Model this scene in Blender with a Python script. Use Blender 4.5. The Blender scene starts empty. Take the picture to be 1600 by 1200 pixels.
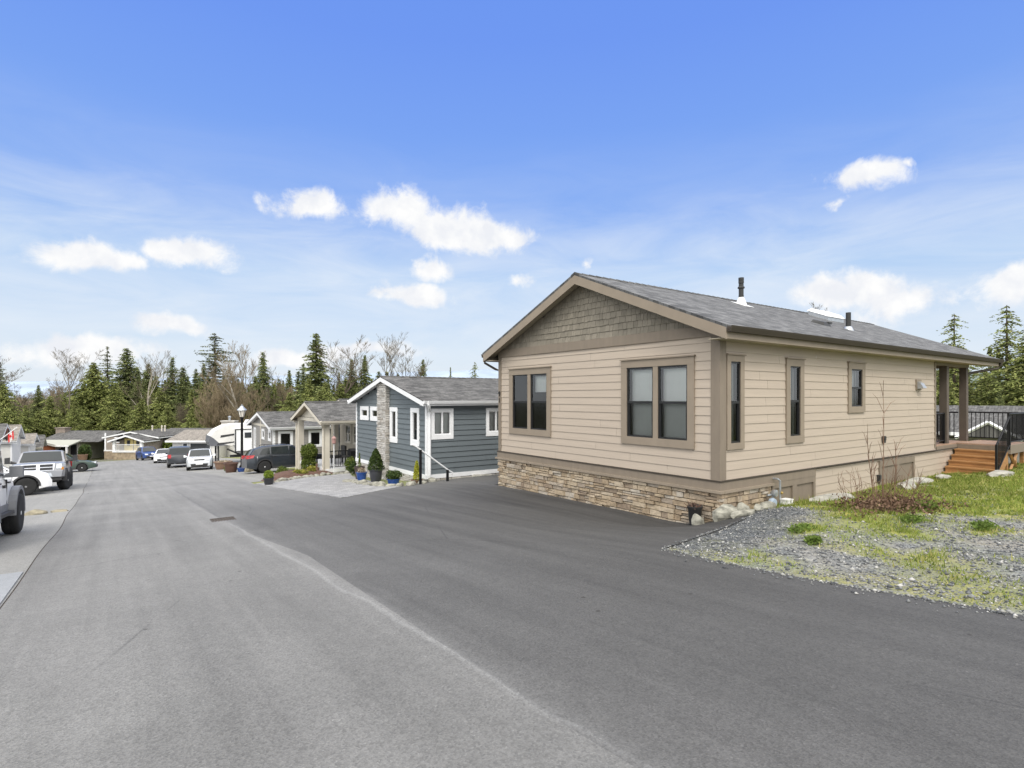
import bpy, math, random
import numpy as np
from mathutils import Vector, Matrix

R = math.radians
S, C_ = 0.5804, 0.8143          # camera heading in street coordinates (x = away from street, y = down the street)
FPX = 877.0

scene = bpy.context.scene
# ------------------------------------------------------------------ camera
cam = bpy.data.cameras.new("camera")
cam.sensor_width = 36
cam.lens = FPX / 1600 * 36
cam.shift_y = 21 / 1600
cam.clip_start = 0.1
cam.clip_end = 6000
camo = bpy.data.objects.new("camera", cam)
scene.collection.objects.link(camo)
camo.location = (0, 0, 0)       # the eye is the origin; the road below it is at z = -1.6
camo.rotation_euler = (R(90), 0, -math.atan2(S, C_))
scene.camera = camo
scene.view_settings.view_transform = 'Standard'
scene.view_settings.look = 'None'
scene.view_settings.gamma = 1
scene.view_settings.exposure = 0.0
scene.render.engine = 'CYCLES'
scene.cycles.max_bounces = 6
scene.cycles.transparent_max_bounces = 12
scene.cycles.use_denoising = True

# ------------------------------------------------------------------ world
SUN_EL, SUN_AZ = 48, 215        # degrees; azimuth of the sun measured from +Y clockwise
world = bpy.data.worlds.new("World")
scene.world = world
world.use_nodes = True
wt = world.node_tree
for n in list(wt.nodes):
    wt.nodes.remove(n)


class NT:
    def __init__(s, nt):
        s.nt = nt

    def n(s, typ, **kw):
        nd = s.nt.nodes.new(typ)
        for k, v in kw.items():
            if k.startswith('i_'):
                key = k[2:]
                key = int(key) if key.isdigit() else key.replace('_', ' ')
                nd.inputs[key].default_value = v
            else:
                setattr(nd, k, v)
        return nd

    def l(s, a, b):
        s.nt.links.new(a, b)

    def math(s, op, a, b=None, c=None, clamp=False):
        nd = s.nt.nodes.new('ShaderNodeMath')
        nd.operation = op
        nd.use_clamp = clamp
        for i, v in enumerate((a, b, c)):
            if v is None:
                continue
            if isinstance(v, (int, float)):
                nd.inputs[i].default_value = v
            else:
                s.l(v, nd.inputs[i])
        return nd.outputs[0]

    def vmath(s, op, a, b=None):
        nd = s.nt.nodes.new('ShaderNodeVectorMath')
        nd.operation = op
        for i, v in enumerate((a, b)):
            if v is None:
                continue
            if isinstance(v, (tuple, list)):
                nd.inputs[i].default_value = v
            else:
                s.l(v, nd.inputs[i])
        return nd.outputs['Value'] if op in ('LENGTH', 'DOT_PRODUCT') else nd.outputs[0]

    def ramp(s, fac, stops, interp='LINEAR'):
        nd = s.nt.nodes.new('ShaderNodeValToRGB')
        cr = nd.color_ramp
        cr.interpolation = interp
        while len(cr.elements) < len(stops):
            cr.elements.new(0.5)
        for e, (p, c) in zip(cr.elements, stops):
            e.position = p
            e.color = (*c, 1) if not isinstance(c, (int, float)) else (c, c, c, 1)
        s.l(fac, nd.inputs[0])
        return nd.outputs[0]

    def mix(s, fac, a, b, blend='MIX'):
        nd = s.nt.nodes.new('ShaderNodeMix')
        nd.data_type = 'RGBA'
        nd.blend_type = blend
        for idx, v in ((0, fac), (6, a), (7, b)):
            if isinstance(v, (int, float)):
                nd.inputs[idx].default_value = v
            elif isinstance(v, (tuple, list)):
                nd.inputs[idx].default_value = (*v[:3], 1)
            else:
                s.l(v, nd.inputs[idx])
        return nd.outputs[2]

    def noise(s, vec, scale, detail=4, rough=0.55, dist=0.0):
        nd = s.n('ShaderNodeTexNoise')
        nd.inputs['Scale'].default_value = scale
        nd.inputs['Detail'].default_value = detail
        nd.inputs['Roughness'].default_value = rough
        nd.inputs['Distortion'].default_value = dist
        if vec is not None:
            s.l(vec, nd.inputs['Vector'])
        return nd.outputs[0]


w = NT(wt)
wout = w.n('ShaderNodeOutputWorld')
wbg = w.n('ShaderNodeBackground')
w.l(wbg.outputs[0], wout.inputs[0])
sky = w.n('ShaderNodeTexSky', sky_type='NISHITA', sun_disc=False)
sky.sun_elevation = R(SUN_EL)
sky.sun_rotation = R(SUN_AZ)
sky.altitude = 50
sky.air_density = 1.0
sky.dust_density = 0.6
sky.ozone_density = 2.0
wdir = w.n('ShaderNodeTexCoord').outputs['Generated']
wx = w.vmath('DOT_PRODUCT', wdir, (C_, -S, 0))
wy = w.vmath('DOT_PRODUCT', wdir, (S, C_, 0))
wz = w.vmath('DOT_PRODUCT', wdir, (0, 0, 1))
az = w.math('ARCTAN2', wx, wy)
el = w.math('ARCSINE', wz)
comb = w.n('ShaderNodeCombineXYZ')
w.l(az, comb.inputs[0])
w.l(el, comb.inputs[1])
azel = comb.outputs[0]
# slightly warped coordinates so that the cloud outlines are never plain ovals
nzw = w.n('ShaderNodeTexNoise')
nzw.inputs['Scale'].default_value = 9
nzw.inputs['Detail'].default_value = 5
w.l(wdir, nzw.inputs['Vector'])
warp = w.vmath('MULTIPLY', w.vmath('SUBTRACT', nzw.outputs[1], (.5, .5, .5)), (.13, .07, 0))
azw = w.vmath('ADD', azel, warp)
CLOUDS = [  # px, py, half width px, half height px
    (478, 320, 50, 20), (500, 312, 30, 18), (620, 333, 66, 24), (690, 352, 80, 24), (755, 368, 62, 17), (668, 412, 38, 15),
    (150, 403, 70, 20), (205, 408, 45, 15), (285, 392, 62, 20), (806, 432, 30, 12), (636, 458, 55, 15), (272, 513, 55, 13),
    (1352, 273, 58, 22), (1415, 260, 26, 14), (1300, 316, 26, 10), (1375, 468, 70, 34), (1300, 470, 70, 24),
    (1570, 450, 70, 32), (920, 408, 20, 9), (456, 560, 55, 13),
    (1720, 440, 90, 40), (1900, 330, 90, 40), (-160, 470, 110, 30), (-420, 330, 120, 45), (560, 545, 90, 10), (120, 545, 120, 18)]
cm = None
for px, py, hw, hh in CLOUDS:
    a0 = math.atan((px - 800) / FPX)
    e0 = math.atan((621 - py) / FPX * math.cos(a0))
    sa = hw / FPX * math.cos(a0) ** 2 * 1.12
    se = hh / FPX * math.cos(a0) * 1.25
    d = w.vmath('LENGTH', w.vmath('MULTIPLY', w.vmath('SUBTRACT', azw, (a0, e0, 0)), (1 / sa, 1 / se, 0)))
    m = w.math('SUBTRACT', 1.22 if hw > 30 else .72, d)
    cm = m if cm is None else w.math('MAXIMUM', cm, m)
cn = w.noise(wdir, 19, 9, .66, .3)
calpha = w.math('ADD', cm, w.math('MULTIPLY', w.math('SUBTRACT', cn, .5), 2.0))
cl = w.n('ShaderNodeMapRange', interpolation_type='SMOOTHSTEP')
w.l(calpha, cl.inputs[0])
cl.inputs[1].default_value = 0.0
cl.inputs[2].default_value = 0.72
elf = w.math('DIVIDE', el, R(90), clamp=True)
grad = w.ramp(elf, [(0.0, (.80, .86, .93)), (.055, (.70, .81, .95)), (.13, (.50, .68, .96)), (.20, (.285, .475, .96)),
                    (.27, (.21, .40, .96)), (.36, (.17, .34, .96)), (.50, (.15, .32, .94))])
base = w.mix(.12, grad, w.mix(1.0, sky.outputs[0], (.11, .11, .11), 'MULTIPLY'))
# thin high streaks in the lower sky
mp = w.n('ShaderNodeMapping')
mp.inputs['Scale'].default_value = (1.8, 7.5, 1)
mp.inputs['Rotation'].default_value = (0, 0, .12)
w.l(azel, mp.inputs[0])
ci = w.noise(mp.outputs[0], 2.3, 7, .6, .6)
cib = w.ramp(elf, [(0.02, .5), (.10, .72), (.17, .58), (.215, .14), (.28, .0)])
cirr = w.math('MULTIPLY', w.ramp(ci, [(.30, 0), (.80, 1)]), cib)
s1 = w.mix(cirr, base, (.86, .91, .97))
shade = w.ramp(w.noise(wdir, 24, 4), [(.35, (.86, .88, .93)), (.6, (1.0, 1.0, 1.0))])
s2 = w.mix(cl.outputs[0], s1, shade)
# unseen cloud deck added overhead, beside and behind the view to brighten shaded sides
back = w.ramp(w.math('ADD', w.math('MULTIPLY', wy, -.5), .5), [(.27, 0), (.48, 1)])
low = w.math('MULTIPLY', back, w.ramp(elf, [(.08, .15), (.28, 1)]))
deck = w.math('MULTIPLY', w.math('MAXIMUM', w.ramp(elf, [(.46, 0), (.66, 1)]), low), w.ramp(w.noise(wdir, 2.2, 5), [(.3, .75), (.6, 1)]))
s3 = w.mix(deck, s2, (2.75, 2.7, 2.58))
w.l(s3, wbg.inputs[0])
wbg.inputs[1].default_value = 1.0

sunl = bpy.data.lights.new("sun", 'SUN')
sunl.energy = 1.9
sunl.angle = R(15)
sunl.color = (1.0, .95, .88)
suno = bpy.data.objects.new("sun", sunl)
scene.collection.objects.link(suno)
sd = Vector((math.sin(R(SUN_AZ)) * math.cos(R(SUN_EL)), math.cos(R(SUN_AZ)) * math.cos(R(SUN_EL)), math.sin(R(SUN_EL))))
suno.rotation_euler = (-sd).to_track_quat('-Z', 'Y').to_euler()

rnd = random.Random(7)
rng = np.random.default_rng(11)


# ------------------------------------------------------------------ materials
def newmat(name):
    m = bpy.data.materials.new(name)
    m.use_nodes = True
    nt = m.node_tree
    b = nt.nodes['Principled BSDF']
    return m, NT(nt), b


def M(name, col, rough=.6, var=.12, scale=5, bump=0.0, bscale=60, metal=0.0, spec=.4, coat=0.0, stretch=None):
    m, t, b = newmat(name)
    tc = t.n('ShaderNodeTexCoord').outputs['Object']
    v = tc
    if stretch:
        mpn = t.n('ShaderNodeMapping')
        mpn.inputs['Scale'].default_value = stretch
        t.l(tc, mpn.inputs[0])
        v = mpn.outputs[0]
    nz = t.noise(v, scale, 5)
    k = t.ramp(nz, [(.3, 1 - var), (.7, 1 + var)])
    col3 = t.mix(1.0, (*col,), k, 'MULTIPLY')
    t.l(col3, b.inputs['Base Color'])
    b.inputs['Roughness'].default_value = rough
    b.inputs['Metallic'].default_value = metal
    b.inputs['Specular IOR Level'].default_value = spec
    b.inputs['Coat Weight'].default_value = coat
    b.inputs['Coat Roughness'].default_value = .08
    if bump:
        bn = t.n('ShaderNodeBump')
        bn.inputs['Strength'].default_value = bump
        bn.inputs['Distance'].default_value = .01
        t.l(t.noise(v, bscale, 4), bn.inputs['Height'])
        t.l(bn.outputs[0], b.inputs['Normal'])
    return m


def shingle_mat(name, c1, c2, roww=.145, brick=.34, axis='Y'):
    m, t, b = newmat(name)
    tc = t.n('ShaderNodeTexCoord').outputs['Object']
    sp = t.n('ShaderNodeSeparateXYZ')
    t.l(tc, sp.inputs[0])
    cb = t.n('ShaderNodeCombineXYZ')
    along, down = (0, 1) if axis == 'Y' else (1, 0)
    t.l(sp.outputs[along], cb.inputs[0])
    t.l(t.math('MULTIPLY', sp.outputs[down], 1.08), cb.inputs[1])
    # jitter the tabs so rows do not line up
    jn = t.noise(cb.outputs[0], 3.0, 2)
    jv = t.vmath('MULTIPLY', cb.outputs[0], (1, 1, 0))
    br = t.n('ShaderNodeTexBrick')
    br.inputs['Scale'].default_value = 1
    br.inputs['Brick Width'].default_value = brick
    br.inputs['Row Height'].default_value = roww
    br.inputs['Mortar Size'].default_value = .006
    br.inputs['Mortar Smooth'].default_value = .2
    br.inputs['Bias'].default_value = 0
    br.offset = .37
    br.squash = .7
    br.squash_frequency = 3
    br.inputs['Color1'].default_value = (*c1, 1)
    br.inputs['Color2'].default_value = (*c2, 1)
    br.inputs['Mortar'].default_value = (*[x * .45 for x in c1], 1)
    t.l(jv, br.inputs['Vector'])
    br2 = t.n('ShaderNodeTexBrick')
    br2.inputs['Scale'].default_value = 1
    br2.inputs['Brick Width'].default_value = brick * .61
    br2.inputs['Row Height'].default_value = roww
    br2.inputs['Mortar Size'].default_value = .0
    br2.offset = .63
    br2.inputs['Color1'].default_value = (.80, .80, .80, 1)
    br2.inputs['Color2'].default_value = (1.18, 1.18, 1.18, 1)
    t.l(jv, br2.inputs['Vector'])
    nz = t.noise(tc, 1.1, 5)
    nz2 = t.noise(tc, 120, 2)
    col = t.mix(1.0, br.outputs[0], br2.outputs[0], 'MULTIPLY')
    col = t.mix(1.0, col, t.ramp(nz, [(.3, .94), (.7, 1.06)]), 'MULTIPLY')
    col = t.mix(1.0, col, t.ramp(nz2, [(.3, .7), (.7, 1.3)]), 'MULTIPLY')
    t.l(col, b.inputs['Base Color'])
    b.inputs['Roughness'].default_value = .9
    b.inputs['Specular IOR Level'].default_value = .25
    bn = t.n('ShaderNodeBump')
    bn.inputs['Strength'].default_value = .5
    bn.inputs['Distance'].default_value = .01
    t.l(t.math('ADD', t.math('MULTIPLY', br.outputs['Fac'], -1.0), t.math('MULTIPLY', nz2, .4)), bn.inputs['Height'])
    t.l(bn.outputs[0], b.inputs['Normal'])
    return m


def island_mat(name, stops, rough=.85, spec=.2, var=.2, scale=9, bump=.4, bscale=25, trans=0.0):
    """colour varies from piece to piece (stone to stone, leaf to leaf)"""
    m, t, b = newmat(name)
    gi = t.n('ShaderNodeNewGeometry').outputs['Random Per Island']
    tc = t.n('ShaderNodeTexCoord').outputs['Object']
    col = t.ramp(gi, stops)
    col = t.mix(1.0, col, t.ramp(t.noise(tc, scale, 5), [(.3, 1 - var), (.7, 1 + var)]), 'MULTIPLY')
    t.l(col, b.inputs['Base Color'])
    b.inputs['Roughness'].default_value = rough
    b.inputs['Specular IOR Level'].default_value = spec
    if bump:
        bn = t.n('ShaderNodeBump')
        bn.inputs['Strength'].default_value = bump
        bn.inputs['Distance'].default_value = .02
        t.l(t.noise(tc, bscale, 5), bn.inputs['Height'])
        t.l(bn.outputs[0], b.inputs['Normal'])
    if trans:
        out = t.nt.nodes['Material Output']
        tr = t.n('ShaderNodeBsdfTranslucent')
        t.l(col, tr.inputs[0])
        mx = t.n('ShaderNodeMixShader')
        mx.inputs[0].default_value = trans
        t.l(b.outputs[0], mx.inputs[1])
        t.l(tr.outputs[0], mx.inputs[2])
        t.l(mx.outputs[0], out.inputs[0])
    return m


def glass_mat(name, tint, refl=.25, dens=.5, rough=.02):
    """window glass: partly mirrors the sky, partly shows what is behind through a tint"""
    m, t, b = newmat(name)
    out = t.nt.nodes['Material Output']
    tr = t.n('ShaderNodeBsdfTransparent')
    tr.inputs[0].default_value = (*[1 - dens * (1 - c) for c in tint], 1)
    gl = t.n('ShaderNodeBsdfGlossy')
    gl.inputs['Color'].default_value = (1, 1, 1, 1)
    gl.inputs['Roughness'].default_value = rough
    lw = t.n('ShaderNodeFresnel')
    lw.inputs['IOR'].default_value = 1.5
    f = t.math('ADD', t.math('MULTIPLY', lw.outputs[0], 1.0), refl, clamp=True)
    bn = t.n('ShaderNodeBump')
    bn.inputs['Strength'].default_value = .03
    bn.inputs['Distance'].default_value = .02
    t.l(t.noise(t.n('ShaderNodeTexCoord').outputs['Object'], 2.2, 2), bn.inputs['Height'])
    t.l(bn.outputs[0], gl.inputs['Normal'])
    mx = t.n('ShaderNodeMixShader')
    t.l(f, mx.inputs[0])
    t.l(tr.outputs[0], mx.inputs[1])
    t.l(gl.outputs[0], mx.inputs[2])
    t.l(mx.outputs[0], out.inputs[0])
    return m


MT = {}
MT['beige'] = M('beige_siding', (.42, .354, .285), .7, .05, 3, .12, 30, stretch=(.3, .3, 6))
MT['taupe_trim'] = M('taupe_trim', (.205, .168, .128), .65, .07, 4, .1, 40, stretch=(2, 2, .6))
MT['taupe_board'] = M('taupe_fascia', (.25, .205, .155), .65, .07, 3, .1, 40)
MT['taupe_shake'] = island_mat('taupe_shakes', [(0, (.19, .17, .135)), (.5, (.22, .197, .157)), (1, (.245, .218, .175))], .75, .2, .1, 6, .2, 40)
MT['gutter_dark'] = M('dark_brown_metal', (.058, .048, .038), .55, .06, 3, spec=.2)
MT['soffit'] = M('soffit_cream', (.40, .35, .26), .7, .05, 3)
MT['black_frame'] = M('black_window_frame', (.016, .016, .017), .35, .1, 5)
MT['black_metal'] = M('black_metal', (.010, .010, .011), .5, .1, 5, spec=.2)
MT['white_trim'] = M('white_trim', (.74, .745, .75), .55, .05, 3)
MT['cream_trim'] = M('cream_trim', (.56, .52, .44), .6, .06, 3)
MT['blue_siding'] = M('slate_blue_siding', (.118, .138, .148), .65, .08, 3, .12, 30, stretch=(.3, .3, 6))
MT['grey_siding'] = M('grey_siding', (.235, .225, .21), .7, .07, 3, .12, 30, stretch=(.3, .3, 6))
MT['tan_siding'] = M('tan_siding', (.33, .295, .235), .7, .07, 3)
MT['taupe_siding'] = M('taupe_siding', (.27, .235, .20), .7, .07, 3)
MT['cream_siding'] = M('cream_siding', (.55, .53, .42), .7, .07, 3)
MT['white_siding'] = M('white_siding', (.66, .65, .62), .7, .06, 3)
MT['sage_siding'] = M('sage_siding', (.34, .34, .29), .7, .06, 3)
MT['orange_wall'] = M('orange_wall', (.42, .14, .06), .7, .08, 3)
MT['yellow_door'] = M('yellow_door', (.80, .66, .28), .5, .05, 3)
MT['shingle_main'] = shingle_mat('grey_shingles', (.09, .09, .09), (.155, .155, .155))
MT['shingle_dark'] = shingle_mat('charcoal_shingles', (.074, .072, .068), (.135, .131, .125))
MT['shingle_brown'] = shingle_mat('brown_grey_shingles', (.20, .18, .155), (.26, .235, .205))
MT['ledge'] = island_mat('ledge_stone', [(0, (.27, .205, .14)), (.2, (.36, .285, .195)), (.4, (.43, .355, .26)), (.55, (.31, .235, .16)),
                                         (.7, (.42, .375, .31)), (.85, (.24, .185, .135)), (1, (.46, .39, .29))], .85, .2, .22, 14, .5, 40)
MT['pale_ledge'] = island_mat('pale_ledge_stone', [(0, (.42, .40, .365)), (.4, (.52, .50, .465)), (.7, (.36, .33, .29)), (1, (.58, .565, .54))], .85, .2, .18, 14, .5, 40)
MT['mortar'] = M('dark_mortar', (.06, .048, .036), .9, .2, 20)
MT['rock'] = island_mat('pale_rock', [(0, (.115, .125, .095)), (.5, (.19, .19, .155)), (1, (.27, .26, .22))], .85, .25, .5, 7, 1.0, 14)
MT['tan_rock'] = island_mat('tan_rock', [(0, (.15, .13, .09)), (1, (.24, .215, .155))], .85, .25, .3, 6, .8, 14)
MT['slab'] = M('pale_slab', (.33, .32, .28), .85, .3, 5, .6, 18)
MT['dark_room'] = M('dim_room', (.055, .055, .05), .9, .2, 2)
MT['blind'] = M('white_blind', (.86, .88, .86), .6, .03, 3)
MT['curtain'] = M('grey_green_curtain', (.33, .36, .33), .8, .1, 6)
MT['glass_up'] = glass_mat('upper_glass', (.80, .92, .88), .05, .15)
MT['glass_dark'] = glass_mat('dark_glass', (.35, .40, .38), .01, .8)
MT['glass_low'] = glass_mat('screened_glass', (.25, .28, .27), -.01, .46, .12)
MT['glass_car'] = M('car_glass', (.022, .027, .028), .08, .1, 3, spec=.45)
MT['screen'] = M('far_window', (.04, .045, .05), .12, .2, 2, spec=.8)
MT['cedar'] = M('stained_cedar', (.36, .185, .07), .6, .28, 3, .2, 30, stretch=(6, .6, 6))
MT['deck'] = M('cedar_deck', (.36, .235, .16), .65, .15, 4, .2, 30)
MT['porch_post'] = M('brown_post', (.10, .08, .063), .65, .08, 4)
MT['pvc'] = M('white_pipe_boot', (.75, .75, .73), .45, .05, 3)
MT['vent_black'] = M('black_vent_pipe', (.028, .028, .028), .5, .1, 6)
MT['galv'] = M('galvanised', (.42, .44, .46), .35, .1, 8, metal=.6)
MT['brass'] = M('brass', (.55, .38, .12), .35, .1, 8, metal=.9)
MT['meter'] = M('meter_blue_grey', (.33, .40, .48), .4, .1, 8)
MT['asphalt_apron'] = None


# ------------------------------------------------------------------ mesh helper
class MB:
    def __init__(s):
        s.v = []
        s.f = []

    def poly(s, pts):
        i = len(s.v)
        s.v.extend([tuple(p) for p in pts])
        s.f.append(tuple(range(i, i + len(pts))))

    def box(s, x0, x1, y0, y1, z0, z1):
        x0, x1 = min(x0, x1), max(x0, x1)
        y0, y1 = min(y0, y1), max(y0, y1)
        z0, z1 = min(z0, z1), max(z0, z1)
        i = len(s.v)
        s.v += [(x0, y0, z0), (x1, y0, z0), (x1, y1, z0), (x0, y1, z0), (x0, y0, z1), (x1, y0, z1), (x1, y1, z1), (x0, y1, z1)]
        s.f += [tuple(i + k for k in q) for q in ((0, 3, 2, 1), (4, 5, 6, 7), (0, 1, 5, 4), (1, 2, 6, 5), (2, 3, 7, 6), (3, 0, 4, 7))]

    def hexa(s, p):
        """eight corners: bottom ring 0-3, top ring 4-7"""
        i = len(s.v)
        s.v += [tuple(q) for q in p]
        s.f += [tuple(i + k for k in q) for q in ((0, 3, 2, 1), (4, 5, 6, 7), (0, 1, 5, 4), (1, 2, 6, 5), (2, 3, 7, 6), (3, 0, 4, 7))]

    def prism(s, pts, vec):
        n = len(pts)
        i = len(s.v)
        s.v += [tuple(p) for p in pts]
        s.v += [tuple(Vector(p) + Vector(vec)) for p in pts]
        s.f.append(tuple(range(i + n - 1, i - 1, -1)))
        s.f.append(tuple(range(i + n, i + 2 * n)))
        for k in range(n):
            s.f.append((i + k, i + (k + 1) % n, i + n + (k + 1) % n, i + n + k))

    def tube(s, pts, r, n=8, caps=True):
        pts = [Vector(p) for p in pts]
        rs = r if isinstance(r, (list, tuple)) else [r] * len(pts)
        i0 = len(s.v)
        for k, p in enumerate(pts):
            a = pts[max(k - 1, 0)]
            b = pts[min(k + 1, len(pts) - 1)]
            t = (b - a)
            if t.length < 1e-9:
                t = Vector((0, 0, 1))
            t.normalize()
            ref = Vector((0, 0, 1)) if abs(t.z) < .9 else Vector((1, 0, 0))
            u = t.cross(ref).normalized()
            vv = t.cross(u)
            for j in range(n):
                a2 = 2 * math.pi * j / n
                q = p + (u * math.cos(a2) + vv * math.sin(a2)) * rs[k]
                s.v.append((q.x, q.y, q.z))
        for k in range(len(pts) - 1):
            for j in range(n):
                a = i0 + k * n + j
                b = i0 + k * n + (j + 1) % n
                s.f.append((a, b, b + n, a + n))
        if caps:
            s.f.append(tuple(i0 + j for j in range(n)))
            s.f.append(tuple(i0 + (len(pts) - 1) * n + j for j in reversed(range(n))))

    def lathe(s, prof, c=(0, 0, 0), n=20, axis='Z'):
        """prof: list of (radius, height)"""
        i0 = len(s.v)
        for r, h in prof:
            for j in range(n):
                a = 2 * math.pi * j / n
                x, y = r * math.cos(a), r * math.sin(a)
                p = (x, y, h) if axis == 'Z' else ((x, h, y) if axis == 'Y' else (h, x, y))
                s.v.append((p[0] + c[0], p[1] + c[1], p[2] + c[2]))
        for k in range(len(prof) - 1):
            for j in range(n):
                a = i0 + k * n + j
                b = i0 + k * n + (j + 1) % n
                s.f.append((a, b, b + n, a + n))
        if prof[0][0] > 1e-6:
            s.f.append(tuple(i0 + j for j in reversed(range(n))))
        if prof[-1][0] > 1e-6:
            s.f.append(tuple(i0 + (len(prof) - 1) * n + j for j in range(n)))

    def build_each(s, name, mat, parent=None, smooth=None):
        """one object for every separate piece"""
        up = list(range(len(s.v)))

        def find(i):
            while up[i] != i:
                up[i] = up[up[i]]
                i = up[i]
            return i
        for f in s.f:
            for k in f[1:]:
                a, b = find(f[0]), find(k)
                if a != b:
                    up[b] = a
        groups = {}
        for f in s.f:
            groups.setdefault(find(f[0]), []).append(f)
        out = []
        for fs in groups.values():
            ids = sorted({k for f in fs for k in f})
            mp_ = {k: j for j, k in enumerate(ids)}
            m = MB()
            m.v = [s.v[k] for k in ids]
            m.f = [tuple(mp_[k] for k in f) for f in fs]
            out.append(m.build(name, mat, parent, smooth))
        return out

    def build(s, name, mat, parent=None, smooth=None):
        me = bpy.data.meshes.new(name)
        off = Vector((0, 0, 0))
        p = parent
        while p is not None:
            off += p.location
            p = p.parent
        vs = [(a - off.x, b - off.y, c - off.z) for a, b, c in s.v]
        me.from_pydata(vs, [], s.f)
        me.materials.append(mat)
        finish(me, smooth)
        o = bpy.data.objects.new(name, me)
        scene.collection.objects.link(o)
        if parent is not None:
            o.parent = parent
        return o


def finish(me, smooth):
    if smooth is not None:
        me.polygons.foreach_set('use_smooth', [True] * len(me.polygons))
        if smooth < 179:
            me.set_sharp_from_angle(angle=R(smooth))
    me.update()


def npmesh(name, verts, faces, mat, parent=None, smooth=None, attrs=None):
    """verts (n,3) array, faces (m,k) array"""
    me = bpy.data.meshes.new(name)
    n, k = faces.shape
    me.vertices.add(len(verts))
    me.vertices.foreach_set('co', np.asarray(verts, np.float32).ravel())
    me.loops.add(n * k)
    me.loops.foreach_set('vertex_index', faces.astype(np.int32).ravel())
    me.polygons.add(n)
    me.polygons.foreach_set('loop_start', np.arange(0, n * k, k, dtype=np.int32))
    me.update(calc_edges=True)
    me.materials.append(mat)
    if attrs:
        for an, av in attrs.items():
            at = me.attributes.new(an, 'FLOAT', 'POINT')
            at.data.foreach_set('value', np.asarray(av, np.float32))
    finish(me, smooth)
    o = bpy.data.objects.new(name, me)
    scene.collection.objects.link(o)
    if parent is not None:
        o.parent = parent
    return o


def tag(o, label=None, cat=None, group=None, kind=None):
    if label:
        o['label'] = label
    if cat:
        o['category'] = cat
    if group:
        o['group'] = group
    if kind:
        o['kind'] = kind
    return o


def thing(name, label, cat, loc=(0, 0, 0), group=None):
    o = bpy.data.objects.new(name, None)
    o.empty_display_size = .2
    scene.collection.objects.link(o)
    o.location = loc
    return tag(o, label, cat, group)


def dup(root, loc, rz=0, scale=1.0, label=None, group=None):
    def cp(o, par):
        c = o.copy()
        scene.collection.objects.link(c)
        c.parent = par
        for ch in list(o.children):
            cp(ch, c)
        return c
    r = cp(root, None)
    r.location = loc
    r.rotation_euler = (0, 0, rz)
    r.scale = (scale, scale, scale) if isinstance(scale, (int, float)) else scale
    if label:
        r['label'] = label
    if group:
        r['group'] = group
    return r


# ------------------------------------------------------------------ terrain
def zprof(Y):
    Y = np.asarray(Y, float)
    return np.where(Y < 50, -1.6 - .0816 * Y, np.where(Y < 95, -5.68 - .0625 * (Y - 50), -8.49 - .01 * (Y - 95)))


CP = []
for x in (-45, -25, -12, -5, -1, 2, 4.6):
    for y in (-18, -8, -2, 2, 6, 10, 15, 20, 26, 32, 40, 50, 62, 78, 95, 125):
        CP.append((x, y, float(zprof(max(y, -10)))))
for x in (9, 14):
    for y in (20, 25, 32, 40, 50, 62, 78, 95, 125):
        CP.append((x, y, float(zprof(y)) + .03))
for x in (22, 34, 50):
    for y in (26, 40, 55, 75, 95, 125):
        CP.append((x, y, min(-5.2, float(zprof(y)))))
CP += [(9.4, 6.9, -2.52), (9.4, 8.5, -2.58), (9.4, 10.2, -2.6), (9.4, 12, -2.62), (9.4, 13.97, -2.66), (9.4, 15, -2.72),
       (7.6, 7, -2.36), (7.6, 9.5, -2.5), (7.6, 12.5, -2.64), (12, 15, -2.8), (12, 17, -2.92), (9.3, 17.9, -3.0), (16, 16, -3.1), (22, 16, -3.6),
       (9.2, 5.75, -2.17), (5.86, 4.81, -1.99), (7.5, 5.28, -2.1), (10, 6.2, -2.2), (11.3, 6.3, -2.25), (12.6, 6.3, -2.3),
       (14, 6.3, -2.36), (16.4, 6.3, -2.32), (19, 6.3, -2.34), (21, 5.6, -2.3), (22.5, 5.2, -2.25),
       (5.8, 3, -1.86), (5.8, 1.2, -1.7), (8, 3, -1.92), (8, 0, -1.75), (12, 3, -2.03), (15, 3, -2.1), (20, 3, -2.12), (24, 5, -2.12),
       (27, 4, -2.25), (12, -4, -1.75), (20, -6, -1.9), (30, -10, -2.3), (31, 4.5, -3.6), (28, 9, -3.9), (24.5, 9, -3.0), (24, 14, -3.5),
       (40, 2, -5.0), (45, -12, -4.5), (45, 15, -5.2), (60, 0, -5.5), (60, 30, -5.5), (60, -30, -5), (30, -30, -2.5), (10, -20, -1.0),
       (-45, -30, -.5), (5, -30, -.3)]
CP = np.array(CP)


def tps_k(r2):
    return np.where(r2 > 1e-12, .5 * r2 * np.log(np.maximum(r2, 1e-12)), 0)


_n = len(CP)
_D = ((CP[:, None, :2] - CP[None, :, :2]) ** 2).sum(-1)
_A = np.zeros((_n + 3, _n + 3))
_A[:_n, :_n] = tps_k(_D) + np.eye(_n) * .02
_A[:_n, _n] = 1
_A[:_n, _n + 1:] = CP[:, :2]
_A[_n, :_n] = 1
_A[_n + 1:, :_n] = CP[:, :2].T
_b = np.zeros(_n + 3)
_b[:_n] = CP[:, 2]
_w = np.linalg.solve(_A, _b)


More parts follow.
